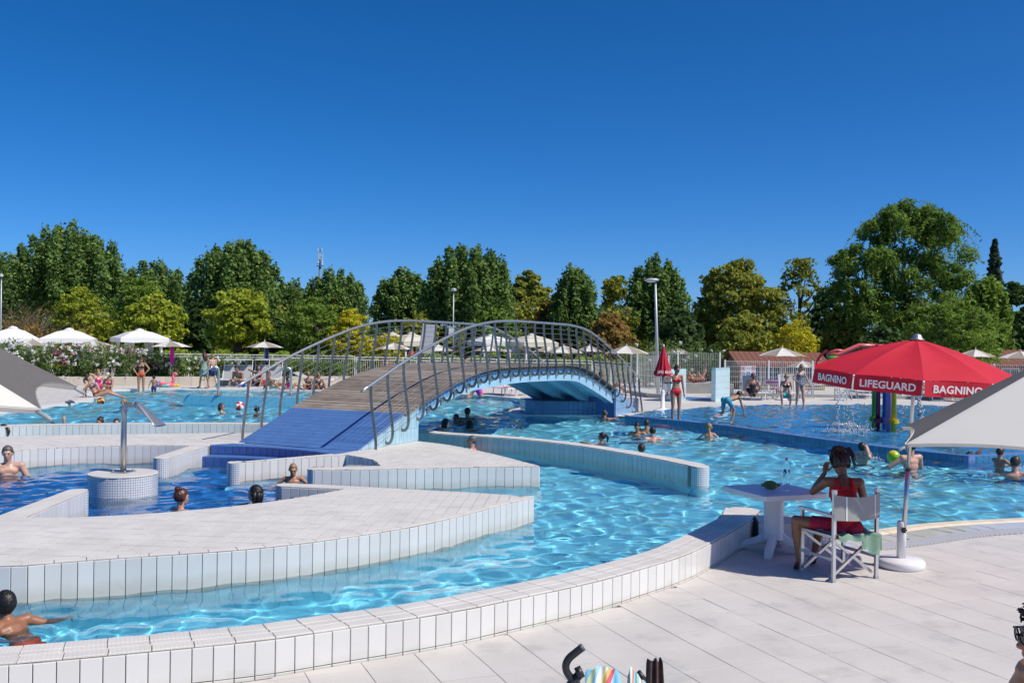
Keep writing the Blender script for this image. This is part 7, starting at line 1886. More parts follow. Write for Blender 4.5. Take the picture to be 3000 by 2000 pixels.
    for nme in names:
        a, c = bones[nme]; ab = c - a; t = ((V - a) @ ab) / (ab @ ab); tc = np.clip(t, 0, 1); d = np.linalg.norm(V - (a + tc[:, None] * ab), axis=1); D.append(d / rad.get(nme, 0.06 if nme[:2] == 'th' else 0.042)); Tt.append(t)
    own = np.argmin(np.array(D), 0); Tt = np.array(Tt); isb = lambda *n: np.isin(own, [names.index(q) for q in n])
    TT = (V - p) @ up / 0.50; Fy = (V - p) @ fy; Lx = (V - p) @ lx; arm = isb('uaL', 'uaR', 'faL', 'faR'); hd_ = isb('head'); thi = isb('thL', 'thR'); tq = np.where(isb('thL'), Tt[names.index('thL')], Tt[names.index('thR')])
    tors = isb('torso')
    nf = len(me.polygons); FV = [tuple(q.vertices) for q in me.polygons]
    def shell(nm, mask, m, off=0.006, noise=0.0, extra=None, inner=-0.004):
        fs = [q for q in FV if all(mask[i] for i in q)]
        v = []; f = []
        if fs:
            ids = sorted({i for q in fs for i in q}); rm = {i: j for j, i in enumerate(ids)}; n = len(ids)
            o_ = np.array([off * (1 + noise * rgp.uniform(-1, 1)) for _ in ids])[:, None] if noise else off
            v = list(map(tuple, V[ids] + Nn[ids] * o_)) + list(map(tuple, V[ids] + Nn[ids] * inner)); f = [tuple(rm[i] for i in q) for q in fs]
            ec = {}
            for q in f:
                for a, c in zip(q, q[1:] + q[:1]): ec[(a, c)] = 1
            f += [(c, a, a + n, c + n) for (a, c) in ec if (c, a) not in ec]
        if extra:
            for ev, ef in extra: n0 = len(v); v += [tuple(q) for q in ev]; f += [tuple(i + n0 for i in q) for q in ef]
        if not f: return None
        g = new_mesh(nm, v, f, m, True); return receiver(ob(nm, g, body))
    for wtype, c in wear:
        m_ = CM[c]
        if wtype == 'briefs':
            shell('swim_briefs', (TT < 0.16) & (TT > 0.04 - 0.46 * (1 - np.abs(Lx) / 0.165)) & (tors | thi) & ~arm & (Fy < 0.15), m_)
        elif wtype == 'trunks': shell('swim_trunks', ((tors & (TT < 0.22)) | (thi & (tq < 0.62))) & ~arm, m_, 0.011, 0.4)
        elif wtype == 'bra':
            shell('bikini_top', tors & (TT > 0.545) & (TT < 0.665 + 0.06 * (Fy > 0.06)) & ~arm, m_)
            for s in (-1, 1):
                tp = [p + up * 0.36 + lx * 0.06 * s + fy * 0.125, p + up * 0.44 + lx * 0.055 * s + fy * 0.085, neck + lx * 0.045 * s + fy * 0.0, neck - fy * 0.05]
                MB().tube([tuple(q) for q in tp], 0.006, 5).build('strap', m_, body)
        elif wtype == 'suit':
            shell('swimsuit', (TT < 0.72 + 0.04 * (Fy > 0)) & (TT > 0.04 - 0.46 * (1 - np.abs(Lx) / 0.165)) & (tors | thi) & ~arm & (Fy < 0.17), m_)
            for s in (-1, 1):
                tp = [p + up * 0.36 + lx * 0.07 * s + fy * 0.11, p + up * 0.455 + lx * 0.075 * s + fy * 0.05, p + up * 0.47 + lx * 0.075 * s - fy * 0.02, p + up * 0.36 + lx * 0.06 * s - fy * 0.10]
                MB().tube([tuple(q) for q in crom([tuple(q) for q in tp], 3)], 0.009, 5).build('strap', m_, body)
        elif wtype == 'tank': shell('tank_top', tors & (TT > -0.05) & (TT < 0.80 + 0.0 * Fy) & ~arm, m_, 0.012, 0.25)
        elif wtype == 'dress':
            shell('dress', (tors & (TT > -0.2) & (TT < 0.88)) | (isb('uaL', 'uaR') & (np.where(isb('uaL'), Tt[names.index('uaL')], Tt[names.index('uaR')]) < 0.5)), m_, 0.012, 0.2,
                  extra=[skirt(p, up, legs)])
        elif wtype == 'cap':
            hl_ = (V - hc) @ Rh / hs; shell('cap', hd_ & (hl_[:, 2] > 0.045), mat('cream_cap', (0.62, 0.58, 0.48), 0.8), 0.018)
            br = [hc + Rh @ (np.array([0.07 * math.cos(a), 0.07 + 0.10 * math.sin(a), 0.045 - 0.02 * math.sin(a)]) * hs) for a in np.linspace(0, math.pi, 10)]
            ob('cap_peak', new_mesh('cap_peak', [tuple(q) for q in br], [tuple(range(10))], mat('cream_cap', (0.62, 0.58, 0.48), 0.8)), body)
        elif wtype == 'goggles':
            for s in (-1, 1): q = hc + Rh @ (np.array([0.034 * s, 0.092, 0.0]) * hs); MB().ball(q, (0.026, 0.02, 0.018), 8, 6).build('goggle_lens', CM[c], body, True)
            rng_ = [hc + Rh @ (np.array([0.083 * math.sin(a), 0.0 + 0.093 * math.cos(a), 0.002 + 0.02 * (1 - math.cos(a))]) * hs) for a in np.linspace(0, 6.2832, 25)[:-1]]
            MB().tube([tuple(q) for q in rng_], 0.006, 5, closed=True).build('goggle_strap', CM[c], body)
        elif wtype == 'shades':
            for s in (-1, 1): q = hc + Rh @ (np.array([0.034 * s, 0.098, 0.002]) * hs); MB().ball(q, (0.028, 0.012, 0.02), 8, 6).build('lens', m_glass, body, True)
            for s in (-1, 1): MB().tube([tuple(hc + Rh @ (np.array(q) * hs)) for q in ((0.06 * s, 0.09, 0.008), (0.078 * s, 0.05, 0.008), (0.08 * s, -0.005, 0.0))], 0.004, 4).build('temple', m_glass, body)
    # hair
    ht, hcol = hair; hl = (V - hc) @ Rh / hs
    if ht != 'none':
        ys = hl[:, 1]; thr = np.interp(ys, [-0.10, -0.045, 0.005, 0.035, 0.065, 0.10], [-0.075, -0.06, 0.012 if ht in ('short', 'buzz') else -0.035, 0.030, 0.058, 0.078])
        mask = hd_ & (hl[:, 2] > thr)
        ex = []; Lh = lambda q: tuple(hc + Rh @ (np.array(q) * hs))
        def tubex(pts, rs, n=8): t_ = MB().tube([Lh(q) for q in pts], [r_ * hs for r_ in rs], n); ex.append((t_.v, t_.f))
        def ballx(c_, r_): t_ = MB().ball(Lh(c_), tuple(q * hs for q in r_), 10, 7); ex.append((t_.v, t_.f))
        if ht == 'bun': ballx((0, -0.06, 0.105), (0.05, 0.05, 0.045)); ballx((0.03, -0.045, 0.12), (0.03, 0.03, 0.028)); ballx((-0.03, -0.07, 0.115), (0.028, 0.03, 0.03))
        if ht == 'pony': tubex([(0, -0.09, 0.05), (0, -0.14, 0.03), (0.01, -0.165, -0.04), (0.0, -0.16, -0.11), (-0.01, -0.15, -0.16)], [0.02, 0.034, 0.032, 0.022, 0.006])
        if ht == 'braid': tubex([(0, -0.085, -0.02), (0, -0.115, -0.08), (0.0, -0.12, -0.16), (0.01, -0.12, -0.22), (0.01, -0.12, -0.30)], [0.03, 0.026, 0.024, 0.022, 0.010])
        if ht == 'long':
            for x, r_ in ((-0.055, 0.036), (0.0, 0.046), (0.055, 0.036)): tubex([(x, -0.055, 0.02), (x * 1.15, -0.088, -0.06), (x * 1.2, -0.092, -0.14), (x * 1.1, -0.09, -0.24), (x, -0.085, -0.34)], [0.03, r_, r_, r_ * 0.9, r_ * 0.4])
            for s in (-1, 1): tubex([(0.066 * s, 0.0, 0.03), (0.082 * s, -0.01, -0.05), (0.085 * s, -0.02, -0.14), (0.08 * s, -0.02, -0.22)], [0.02, 0.024, 0.022, 0.008])
        if ht == 'bob':
            for x, y in ((-0.07, -0.03), (-0.04, -0.075), (0.0, -0.088), (0.04, -0.075), (0.07, -0.03)): tubex([(x, y, 0.03), (x * 1.12, y * 1.08, -0.04), (x * 1.1, y * 1.05, -0.10), (x * 1.0, y * 1.0, -0.145)], [0.03, 0.034, 0.030, 0.014])
        shell('hair', mask, HM[hcol], {'buzz': 0.004, 'short': 0.013}.get(ht, 0.016), 0.35 if ht != 'buzz' else 0.1, ex or None)
    if face:
        for s in (-1, 1):
            MB().ball(Lq(hc, Rh, hs, (0.031 * s, 0.0835, 0.0)), (0.0095 * hs, 0.007 * hs, 0.0045 * hs), 8, 6).build('eye', m_eye, body, True)
            MB().tube([Lq(hc, Rh, hs, (0.018 * s, 0.094, 0.018)), Lq(hc, Rh, hs, (0.034 * s, 0.093, 0.022)), Lq(hc, Rh, hs, (0.05 * s, 0.080, 0.017))], 0.0032 * hs, 5).build('eyebrow', HM[hcol], body)
        MB().tube([Lq(hc, Rh, hs, (-0.022, 0.0905, -0.066)), Lq(hc, Rh, hs, (0, 0.0975, -0.065)), Lq(hc, Rh, hs, (0.022, 0.0905, -0.066))], [0.003 * hs, 0.0065 * hs, 0.003 * hs], 6).build('mouth', m_lip, body)
    body['_hc'] = [float(q) for q in hc]
    del body['_hc']
    return body, dict(hc=hc, Rh=Rh, hs=hs, neck=neck, up=up, lx=lx, fy=fy, p=p, arms=arms, legs=legs, V=V)
def Lq(hc, Rh, hs, q): return tuple(hc + Rh @ (np.array(q) * hs))
def skirt(p, up, legs):
    n, rows = 28, 6; v = []; f = []; d = ((legs[-1][1] + legs[1][1]) / 2 - p); d /= np.linalg.norm(d)
    for i in range(rows + 1):
        t = i / rows; c = p + up * 0.10 * (1 - t) * 1.0 + d * (0.36 * t); r_ = 0.145 + 0.085 * t
        for j in range(n): a = 6.2832 * j / n; w = 1 + 0.06 * t * math.sin(7 * a); v.append((c[0] + r_ * w * math.cos(a), c[1] + r_ * 0.85 * w * math.sin(a), c[2]))
    for i in range(rows):
        for j in range(n): f.append((i * n + j, (i + 1) * n + j, (i + 1) * n + (j + 1) % n, i * n + (j + 1) % n))
    return v, f
def wader(label, u, vtop, vwater, rz, H=1.7, z0=ZW, **kw):
    """somebody crouching or standing in the water: head top and waterline fix the place"""
    g = G(u, vwater, z0); zt = at(u, vtop, g.y).z; k = H / 1.7
    pz = kw.pop('pz', 0.60); top = (pz + 0.50 + 0.165 + 0.12) * k
    lean = kw.get('lean', 0); top -= (0.5 + 0.1) * (1 - math.cos(R(lean))) * k
    d = dict(pelvis=(0, 0, pz), LL=(-0.14, -0.22, pz - 0.55), RL=(0.14, -0.18, pz - 0.55), LA=(-0.40, 0.22, pz + 0.18), RA=(0.40, 0.22, pz + 0.18))
    d.update(kw)
    return person(label, (g.x, g.y, zt - top), rz, H, **d)
face_cam = math.pi
# ---- lifeguard in the chair
def chair_pt(x, y, z): return np.array(chair.matrix_world @ Vector((x, y, z)))
bpy.context.view_layer.update()
LGR = R(-8)
lg_b, lgi = person('lifeguard in a red top with dark braids sitting in the director chair', (ch_c.x + 0.03, ch_c.y, 0.016), LGR, 1.62, 'brown', 'f', ('bun', 'black'), [('tank', 'lred'), ('trunks', 'deepred')],
    pelvis=(0.02, -0.05, 0.535), lean=16, twist=0, head=(30, 18), LA=(-0.14, 0.26, 1.04), RA=(0.10, 0.36, 0.70), lp=np.array([-0.55, -0.05, -1.0]), rp=np.array([1, -0.4, -0.5]),
    LL=(-0.42, 0.12, 0.13), RL=(-0.22, 0.38, 0.12), lk=np.array([-1.0, 0.35, 0.8]), rk=np.array([-0.8, 0.7, 0.9]), vox=0.0075, toes=((-0.1, 0.9, -0.75), (-0.1, 0.9, -0.5)), face=True,
    hand=((np.array([0.15, 0.05, 1.0]), np.array([0.3, -0.6, 0.0]), 1.0), (np.array([-0.25, -0.1, 1.0]), np.array([-0.2, -0.6, 0.0]), 1.1)), group=None)
# braids: gathered bun with loose strands
rgb_ = np.random.default_rng(44); hb = MB(); hcx, Rhx, hsx = lgi['hc'], lgi['Rh'], lgi['hs']; QH = lambda *q: Lq(hcx, Rhx, hsx, q)
for j in range(64):      # cornrow braids swept from the hairline up to the crown
    a = 6.2832 * j / 64; st = np.array([0.084 * math.sin(a), -0.010 - 0.100 * math.cos(a), -0.05 + (0.10 if math.cos(a) < -0.2 else 0.0)]); kn_ = np.array([-0.02 + rgb_.normal(0, .02), -0.055 + rgb_.normal(0, .02), 0.135])
    md = (st + kn_) / 2; md = md / np.linalg.norm(md) * (0.125 + rgb_.uniform(0, .012))
    hb.tube([tuple(QH(*q)) for q in crom([tuple(st), tuple(st * 0.5 + md * 0.62), tuple(md), tuple(kn_)], 3)], 0.0085, 6)
for j in range(80):      # knot of wound braids
    a = rgb_.random() * 6.28; b = rgb_.random() * 6.28; r_ = rgb_.uniform(0.04, 0.078); c = np.array([-0.015, -0.05, 0.135])
    u1 = np.array([math.cos(a), math.sin(a) * 0.9, 0.25 * math.sin(b)]); u2 = np.cross(u1, rgb_.normal(size=3)); u2 /= np.linalg.norm(u2); u1 /= np.linalg.norm(u1)
    hb.tube([tuple(QH(*(c + (u1 * math.cos(t) + u2 * math.sin(t)) * r_ * np.array([1, 0.9, 0.62])))) for t in np.linspace(0, 3.6, 9)], 0.0078, 6)
for j in range(16):      # loose ends, falling mostly right and back
    a = rgb_.uniform(-0.9, 0.5) if j < 10 else rgb_.uniform(2.6, 3.6); c = np.array([0.06 * math.cos(a), -0.06 + 0.04 * math.sin(a), 0.13]); o_ = np.array([math.cos(a) * rgb_.uniform(0.03, 0.06), math.sin(a) * 0.04 - 0.01, 0.005]); ln = rgb_.uniform(0.12, 0.30) if j < 10 else rgb_.uniform(0.08, 0.16)
    pts = [c, c + o_, c + o_ * 1.35 + np.array([0, 0, -0.45 * ln]), c + o_ * 1.3 + np.array([0.004, 0, -ln])]
    hb.tube([tuple(QH(*q)) for q in crom([tuple(q) for q in pts], 3)], [0.006] * 6 + [0.005] * 3 + [0.003], 5)
ho = hb.build('hair', mat('braided_hair', (0.016, 0.011, 0.008), 0.45, var=0.5, scale=40, col2=(0.05, 0.03, 0.015)), lg_b, True)
Pm, Um, Lm, Fm = lgi['p'], lgi['up'], lgi['lx'], lgi['fy']
for s in (-1, 1):        # straps of the top
    tp = [Pm + Um * 0.37 + Lm * 0.085 * s + Fm * 0.11, Pm + Um * 0.45 + Lm * 0.085 * s + Fm * 0.062, Pm + Um * 0.485 + Lm * 0.080 * s - Fm * 0.015, Pm + Um * 0.42 + Lm * 0.078 * s - Fm * 0.088, Pm + Um * 0.36 + Lm * 0.08 * s - Fm * 0.108]
    MB().tube([tuple(q) for q in crom([tuple(q) for q in tp], 4)], 0.020, 8).build('top_strap', CM['lred'], lg_b, True)
MB().tube([tuple(lgi['neck'] + Lm * 0.068 * math.cos(a) + Fm * 0.066 * math.sin(a) - Um * (0.01 + 0.03 * math.sin(a))) for a in np.linspace(0, 6.2832, 25)[:-1]], 0.004, 5, closed=True).build('necklace', m_black, lg_b)
MB().tube([tuple(lgi['neck'] - Fm * 0.066 - Um * 0.0), tuple(lgi['neck'] - Fm * 0.085 - Um * 0.06), tuple(lgi['neck'] - Fm * 0.10 - Um * 0.10)], 0.003, 5).build('necklace_cord', m_black, lg_b)
for s in (-1, 1):        # sandals
    an = lgi['legs'][s][2]; kn_ = lgi['legs'][s][1]; shd = (an - kn_) / np.linalg.norm(an - kn_); td = np.array((-0.1, 0.9, -0.75) if s < 0 else (-0.1, 0.9, -0.5)); td = td / np.linalg.norm(td); c = an + shd * 0.072
    sd = np.cross(td, shd); sd /= np.linalg.norm(sd); nn = np.cross(sd, td); L2 = []
    for a in np.linspace(0, 6.2832, 17)[:-1]: q = c + td * (0.07 + 0.135 * math.cos(a)) + sd * 0.045 * math.sin(a); L2.append(q)
    me_ = new_mesh('sandal', [tuple(q) for q in L2] + [tuple(q - nn * 0.02) for q in L2], [tuple(range(16)), tuple(range(31, 15, -1))] + [(i, 16 + i, 16 + (i + 1) % 16, (i + 1) % 16) for i in range(16)], mat('brown_sandal', (0.09, 0.045, 0.03), 0.6))
    ob('sandal', me_, lg_b)
# ---- people in the near water
wader('boy with wet dark hair swimming beside the wall at bottom left', 78, 1748, 1852, R(60), 1.45, skin='deep', sex='m', hair=('short', 'black'), wear=[('trunks', 'orange')], lean=38, head=(-12, -8), pz=0.52, vox=0.009, LA=(-0.35, 0.55, 0.42), RA=(0.62, 0.25, 0.66), LL=(-0.12, -0.65, 0.12), RL=(0.14, -0.60, 0.10))
wader('man with grey stubble hair standing in the hub pool at the left edge', 22, 1304, 1392, face_cam + R(28), 1.80, skin='fair', sex='m', hair=('short', 'grey'), wear=[('trunks', 'navy')], head=(6, -10), pz=0.72, vox=0.011, LA=(-0.46, 0.14, 0.62), RA=(0.50, 0.16, 0.66), build=1.05)
wader('woman with dark ponytail in the channel at the left edge', 10, 1242, 1290, R(70), 1.66, skin='tan', hair=('pony', 'brown'), wear=[('bra', 'black')])
wader('woman with auburn curls behind the front island', 528, 1430, 1500, R(-38), 1.66, skin='fair', hair=('bun', 'auburn'), wear=[('bra', 'black')], vox=0.011, head=(4, -8))
wader('woman with wet black hair in profile behind the front island', 747, 1420, 1490, R(78), 1.66, skin='fair', hair=('bob', 'black'), wear=[('bra', 'black')], vox=0.011, LA=(-0.12, 0.34, 0.98), RA=(0.02, 0.36, 0.97), head=(-6, 0))
wader('small boy with wet blond hair between the two islands', 858, 1356, 1417, face_cam + R(8), 1.30, skin='tan', sex='m', hair=('buzz', 'blond'), wear=[('trunks', 'blue')], head=(16, 6), vox=0.011)
wader('bald pink man in the river behind the right ring wall', 1382, 1273, 1326, R(82), 1.78, skin='pink', sex='m', hair=('buzz', 'grey'), wear=[('trunks', 'navy')], head=(-4, 0), pz=0.62, vox=0.013)
wader('woman in blue swimwear leaning over the ring wall under the bridge', 1252, 1228, 1285, R(-65), 1.62, skin='fair', hair=('bob', 'black'), wear=[('suit', 'blue')], lean=58, pz=0.60, RA=(0.35, 0.62, 0.62), LA=(-0.3, 0.6, 0.6))
# ---- swimmers in the main pool
wader('swimmer with dark goggles left of the broad shouldered man', 1336, 1213, 1234, face_cam - R(40), 1.45, skin='tan', sex='m', hair=('short', 'black'), wear=[('goggles', 'navy')], pz=0.5)
wader('broad shouldered dark man seen from behind beyond the ring wall', 1369, 1193, 1238, R(-12), 1.78, skin='deep', sex='m', hair=('short', 'black'), wear=[('trunks', 'navy')], pz=0.75, RA=(0.48, 0.1, 0.78), LA=(-0.48, 0.1, 0.78))
wader('woman with wet black hair swimming towards the ring wall', 1400, 1236, 1264, R(30), 1.62, skin='tan', hair=('bob', 'black'), wear=[('bra', 'black')], lean=60, pz=0.5, LL=(-.12, -.8, .32), RL=(.12, -.8, .32))
wader('boy with green goggles holding the edge of the blue pier', 1771, 1201, 1228, R(-40), 1.35, skin='tan', sex='m', hair=('short', 'brown'), wear=[('goggles', 'mint')], pz=0.5, RA=(0.2, 0.5, 0.98))
wader('girl with ponytail raising her arms in the main pool', 1764, 1265, 1296, R(70), 1.5, skin='tan', hair=('pony', 'black'), wear=[('bra', 'pink')], LA=(-0.30, 0.42, 1.06), RA=(0.12, 0.44, 1.02), pz=0.55)
wader('dark haired boy facing the camera, left of the swimming trio', 1867, 1237, 1272, face_cam - R(15), 1.45, skin='tan', sex='m', hair=('short', 'black'), wear=[('trunks', 'blue')], head=(20, 0))
wader('brown haired swimmer at the back of the trio', 1894, 1228, 1262, R(-20), 1.55, skin='tan', sex='m', hair=('short', 'brown'), wear=[('trunks', 'navy')], head=(10, 0))
wader('swimmer with a yellow headband seen from behind', 1912, 1249, 1286, R(10), 1.6, skin='pink', sex='m', hair=('short', 'black'), wear=[('trunks', 'navy')], head=(10, 0))
wader('dark haired swimmer half hidden by the ring wall', 1879, 1298, 1330, R(0), 1.6, skin='tan', sex='m', hair=('short', 'brown'))
wader('girl with a long blond braid seen from behind', 2077, 1240, 1278, R(-10), 1.4, skin='fair', hair=('braid', 'blond'), wear=[('bra', 'turq')])
wader('pale boy with black fringe wiping his face behind the lifeguard', 2526, 1296, 1354, R(-58), 1.45, skin='fair', sex='m', hair=('short', 'black'), wear=[('trunks', 'navy')], RA=(0.05, 0.20, 1.17), LA=(-0.1, 0.28, 1.02), vox=0.012, pz=0.62)
wader('man with pale back holding a lime ball behind the umbrella pole', 2668, 1286, 1378, R(22), 1.82, skin='pink', sex='m', hair=('short', 'brown'), wear=[('trunks', 'navy')], LA=(-0.30, 0.34, 1.02), RA=(0.30, 0.30, 0.92), lp=np.array([-0.9, -0.3, -0.4]), pz=0.80, vox=0.012)
wader('swimmer with goggles doing the crawl near the basin corner', 2770, 1322, 1346, R(-88), 1.5, skin='tan', sex='m', hair=('short', 'black'), wear=[('goggles', 'navy')], lean=72, head=(25, 25), pz=0.45, RA=(0.35, 0.80, 1.02), LL=(-.12, -.8, .36), RL=(.12, -.8, .34))
wader('dark haired boy clinging to his father at the right edge', 2928, 1311, 1378, R(-62), 1.25, skin='tan', sex='m', hair=('short', 'brown'), wear=[('trunks', 'blue')], RA=(0.16, 0.40, 0.96), LA=(-0.05, 0.42, 0.92), head=(12, 0), pz=0.62, vox=0.012)
wader('father with short hair carrying a boy at the right edge of the pool', 2972, 1338, 1394, R(-30), 1.78, skin='pink', sex='m', hair=('short', 'brown'), wear=[('trunks', 'navy')], pz=0.62, head=(8, -25), vox=0.012, build=1.1, lean=14)
# ---- far left pool
wader('girl with pigtails and goggles behind the steel spout', 362, 1169, 1200, R(150), 1.35, skin='fair', hair=('pony', 'blond'), wear=[('goggles', 'navy')])
wader('girl with blue goggles reaching for the red and white ball', 648, 1181, 1208, R(-75), 1.4, skin='fair', hair=('bob', 'brown'), wear=[('goggles', 'blue')], RA=(0.1, 0.50, 0.95), pz=0.55)
wader('woman with tied dark hair right of the red and white ball', 752, 1188, 1212, R(20), 1.6, skin='tan', hair=('pony', 'black'), wear=[('bra', 'black')])
wader('woman with dark hair looking over the ring wall on the left', 293, 1222, 1252, face_cam - R(25), 1.65, skin='tan', hair=('bun', 'brown'), wear=[('bra', 'black')])
wader('brown haired head just above the ring wall beside the spout', 341, 1225, 1255, face_cam + R(20), 1.5, skin='fair', sex='m', hair=('short', 'brown'))
wader('head with pink goggles sunk behind the ring wall at the left', 154, 1237, 1262, face_cam, 1.5, skin='tan', hair=('bob', 'brown'), wear=[('goggles', 'pink')])
# ---- standing figures
def stander(label, u, vfeet, rz, H, z=0.0, **kw):
    g = G(u, vfeet, z); return person(label, (g.x, g.y, z), rz, H, **kw)
b_, _ = stander('woman in red bikini standing in the splash basin, small ball in hand', 1980, 1230, face_cam + R(12), 1.66, -0.02, skin='tan', hair=('bun', 'brown'), wear=[('bra', 'red'), ('briefs', 'red')], head=(14, 25), RA=(0.30, 0.24, 1.22), rp=np.array([0.7, -0.6, -0.7]), vox=0.013)
b_.location.y = 28.7; b_.location.x = at(1980, 1180, 28.7).x
stander('woman in black dotted swimsuit walking at the far edge of the basin', 2343, 1196, face_cam + R(20), 1.58, 0.0, skin='fair', hair=('bun', 'blond'), wear=[('suit', 'dots'), ('shades', 'black')], head=(32, 8), RA=(0.28, 0.20, 1.06), LA=(-0.42, 0.12, 0.82), vox=0.014, build=1.12, LL=(-0.11, 0.10, 0.075), RL=(0.10, -0.10, 0.075))
stander('boy in printed trunks bending over the edge of the basin', 2128, 1243, R(-52), 1.42, 0.08, skin='tan', sex='m', hair=('short', 'black'), wear=[('trunks', 'surf')], pelvis=(0, 0, 0.80), lean=78, head=(50, 0), RA=(0.25, 0.62, 0.36), LA=(-0.22, 0.50, 0.34), RL=(0.12, 0.10, 0.075), LL=(-0.12, -0.42, 0.28), vox=0.013)
stander('girl in a sage green dress walking along the left pool edge', 598, 1137, R(52), 1.60, 0.0, skin='tan', hair=('long', 'auburn'), wear=[('dress', 'sage')], LL=(-0.10, 0.22, 0.075), RL=(0.10, -0.24, 0.11), LA=(-0.22, 0.26, 1.06), head=(14, 0))
stander('blond boy in dark patterned trunks walking behind the girl in sage', 622, 1139, R(60), 1.52, 0.0, skin='fair', sex='m', hair=('short', 'blond'), wear=[('trunks', 'navy')], LL=(-0.10, 0.26, 0.075), RL=(0.10, -0.30, 0.14), head=(10, 0))
stander('woman in red bikini top using a phone beside the oleanders', 193, 1124, R(-62), 1.64, 0.0, skin='tan', hair=('long', 'black'), wear=[('bra', 'red'), ('briefs', 'black')], LA=(-0.08, 0.36, 1.16), RA=(0.06, 0.38, 1.15), head=(26, 0), build=1.12)
stander('woman in black top and red briefs standing in shallow water, hands on hips', 413, 1158, face_cam + R(8), 1.64, -0.25, skin='tan', hair=('bob', 'auburn'), wear=[('bra', 'black'), ('briefs', 'orange')], head=(30, 0), LA=(-0.20, 0.06, 1.0), RA=(0.20, 0.06, 1.0), lp=np.array([-1, -0.25, 0]), rp=np.array([1, -0.25, 0]))
stander('small naked backed child standing in the shallow water', 450, 1175, R(5), 1.02, -0.35, skin='tan', sex='m', hair=('bun', 'black'), wear=[('trunks', 'navy')], LA=(-0.36, 0.0, 0.90), RA=(0.36, 0.05, 0.92))
# ---- sitting and lying figures
def sitter(label, u, v, rz, H, z=0.0, **kw):
    g = G(u, v, z); d = dict(pelvis=(0, 0, 0.10), LL=(-0.16, 0.62, 0.07), RL=(0.14, 0.66, 0.07), LA=(-0.24, 0.20, 0.18), RA=(0.24, 0.20, 0.18), lk=np.array([-.3, .3, 1.]), rk=np.array([.3, .3, 1.])); d.update(kw)
    return person(label, (g.x, g.y, z), rz, H, **d)
sitter('woman in black bikini leaning back on her arms at the pool edge', 282, 1163, R(-75), 1.70, 0.0, skin='tan', hair=('pony', 'auburn'), wear=[('bra', 'navy'), ('briefs', 'black')], lean=-28, LA=(-0.22, -0.40, 0.06), RA=(0.2, -0.42, 0.06), lp=np.array([0, -1, .2]), rp=np.array([0, -1, .2]), LL=(-0.12, 0.80, 0.04), RL=(0.10, 0.82, 0.04), head=(-22, 0), build=1.1, vox=0.014)
sitter('woman in pink swimwear behind the reclining woman', 287, 1143, R(-140), 1.66, 0.0, skin='fair', hair=('bun', 'blond'), wear=[('suit', 'pink')], RA=(0.12, 0.18, 0.62), head=(10, 0))
sitter('woman in a cream cap and orange bikini sitting cross legged', 318, 1152, R(170), 1.64, 0.0, skin='tan', hair=('bob', 'blond'), wear=[('bra', 'pink'), ('briefs', 'orange'), ('cap', 'mint')], LL=(0.24, 0.30, 0.08), RL=(-0.2, 0.36, 0.08), lk=np.array([-1, .5, .2]), rk=np.array([1, .5, .2]), LA=(-0.10, 0.30, 0.34), RA=(0.12, 0.30, 0.34), head=(34, 0))
sitter('young man hunched on a lounger behind the left railing', 706, 1131, R(160), 1.75, 0.36, skin='tan', sex='m', hair=('short', 'black'), wear=[('trunks', 'blue')], lean=26, LL=(0.18, 0.34, 0.09), RL=(-0.16, 0.40, 0.09), lk=np.array([-1, .4, .6]), rk=np.array([1, .4, .6]), LA=(-0.1, 0.42, 0.30), RA=(0.12, 0.40, 0.26), head=(24, 0))
sitter('woman in black bikini drinking on a lounger left of the bridge', 757, 1130, R(175), 1.64, 0.36, skin='tan', hair=('bob', 'brown'), wear=[('bra', 'black'), ('briefs', 'black')], LL=(-0.2, 0.36, 0.07), RL=(0.2, 0.40, 0.07), RA=(0.16, 0.16, 0.62), LA=(-0.1, 0.40, 0.28), head=(0, 20))
sitter('tanned man in mint trunks sitting at the water edge behind the railing', 797, 1146, R(-70), 1.78, -0.08, skin='deep', sex='m', hair=('short', 'brown'), wear=[('trunks', 'mint')], lean=-16, LA=(-0.28, -0.34, 0.06), RA=(0.25, 0.34, 0.06))
sitter('woman with long black hair and pink swimwear at the water edge', 845, 1146, R(-75), 1.64, -0.08, skin='tan', hair=('long', 'black'), wear=[('suit', 'pink')], LA=(-0.25, -0.2, 0.08), RA=(0.2, 0.3, 0.1))
sitter('tanned woman with headscarf and folded arms at the water edge', 903, 1146, R(-170), 1.66, -0.08, skin='deep', hair=('bun', 'blond'), wear=[('suit', 'black'), ('shades', 'black')], LA=(0.10, 0.28, 0.30), RA=(-0.08, 0.28, 0.26))
sitter('blond woman half hidden by the bridge planks at the water edge', 932, 1145, R(-150), 1.6, -0.08, skin='deep', hair=('long', 'blond'), wear=[('suit', 'black')])
sitter('woman in violet swimsuit sitting at the shore under the bridge', 1408, 1162, R(105), 1.64, 0.0, skin='fair', hair=('bob', 'brown'), wear=[('suit', 'lav')], LL=(-0.12, 0.42, 0.06), RL=(0.10, 0.46, 0.06), LA=(-0.1, 0.40, 0.42), RA=(0.05, 0.42, 0.40), lean=12, vox=0.014)
stander('person wading under the bridge, only the legs visible', 1362, 1160, face_cam, 1.6, -0.1, skin='fair', wear=[('suit', 'navy')])
sitter('reclining man in red trunks at the far end of the bridge', 1783, 1150, R(-100), 1.76, 0.35, skin='deep', sex='m', hair=('short', 'black'), wear=[('trunks', 'red')], lean=-30)
lounger(lg(1790, 1152), R(-100) + math.pi, 'lounger under the reclining man at the far end of the bridge', False, 45)
sitter('sunbather lying behind the mesh fence with bent knee', 2035, 1120, R(80), 1.7, 0.42, skin='tan', wear=[('briefs', 'black')], lean=-80, LL=(-0.12, 0.45, 0.06), RL=(0.12, 0.80, 0.05), hair=('short', 'brown'))
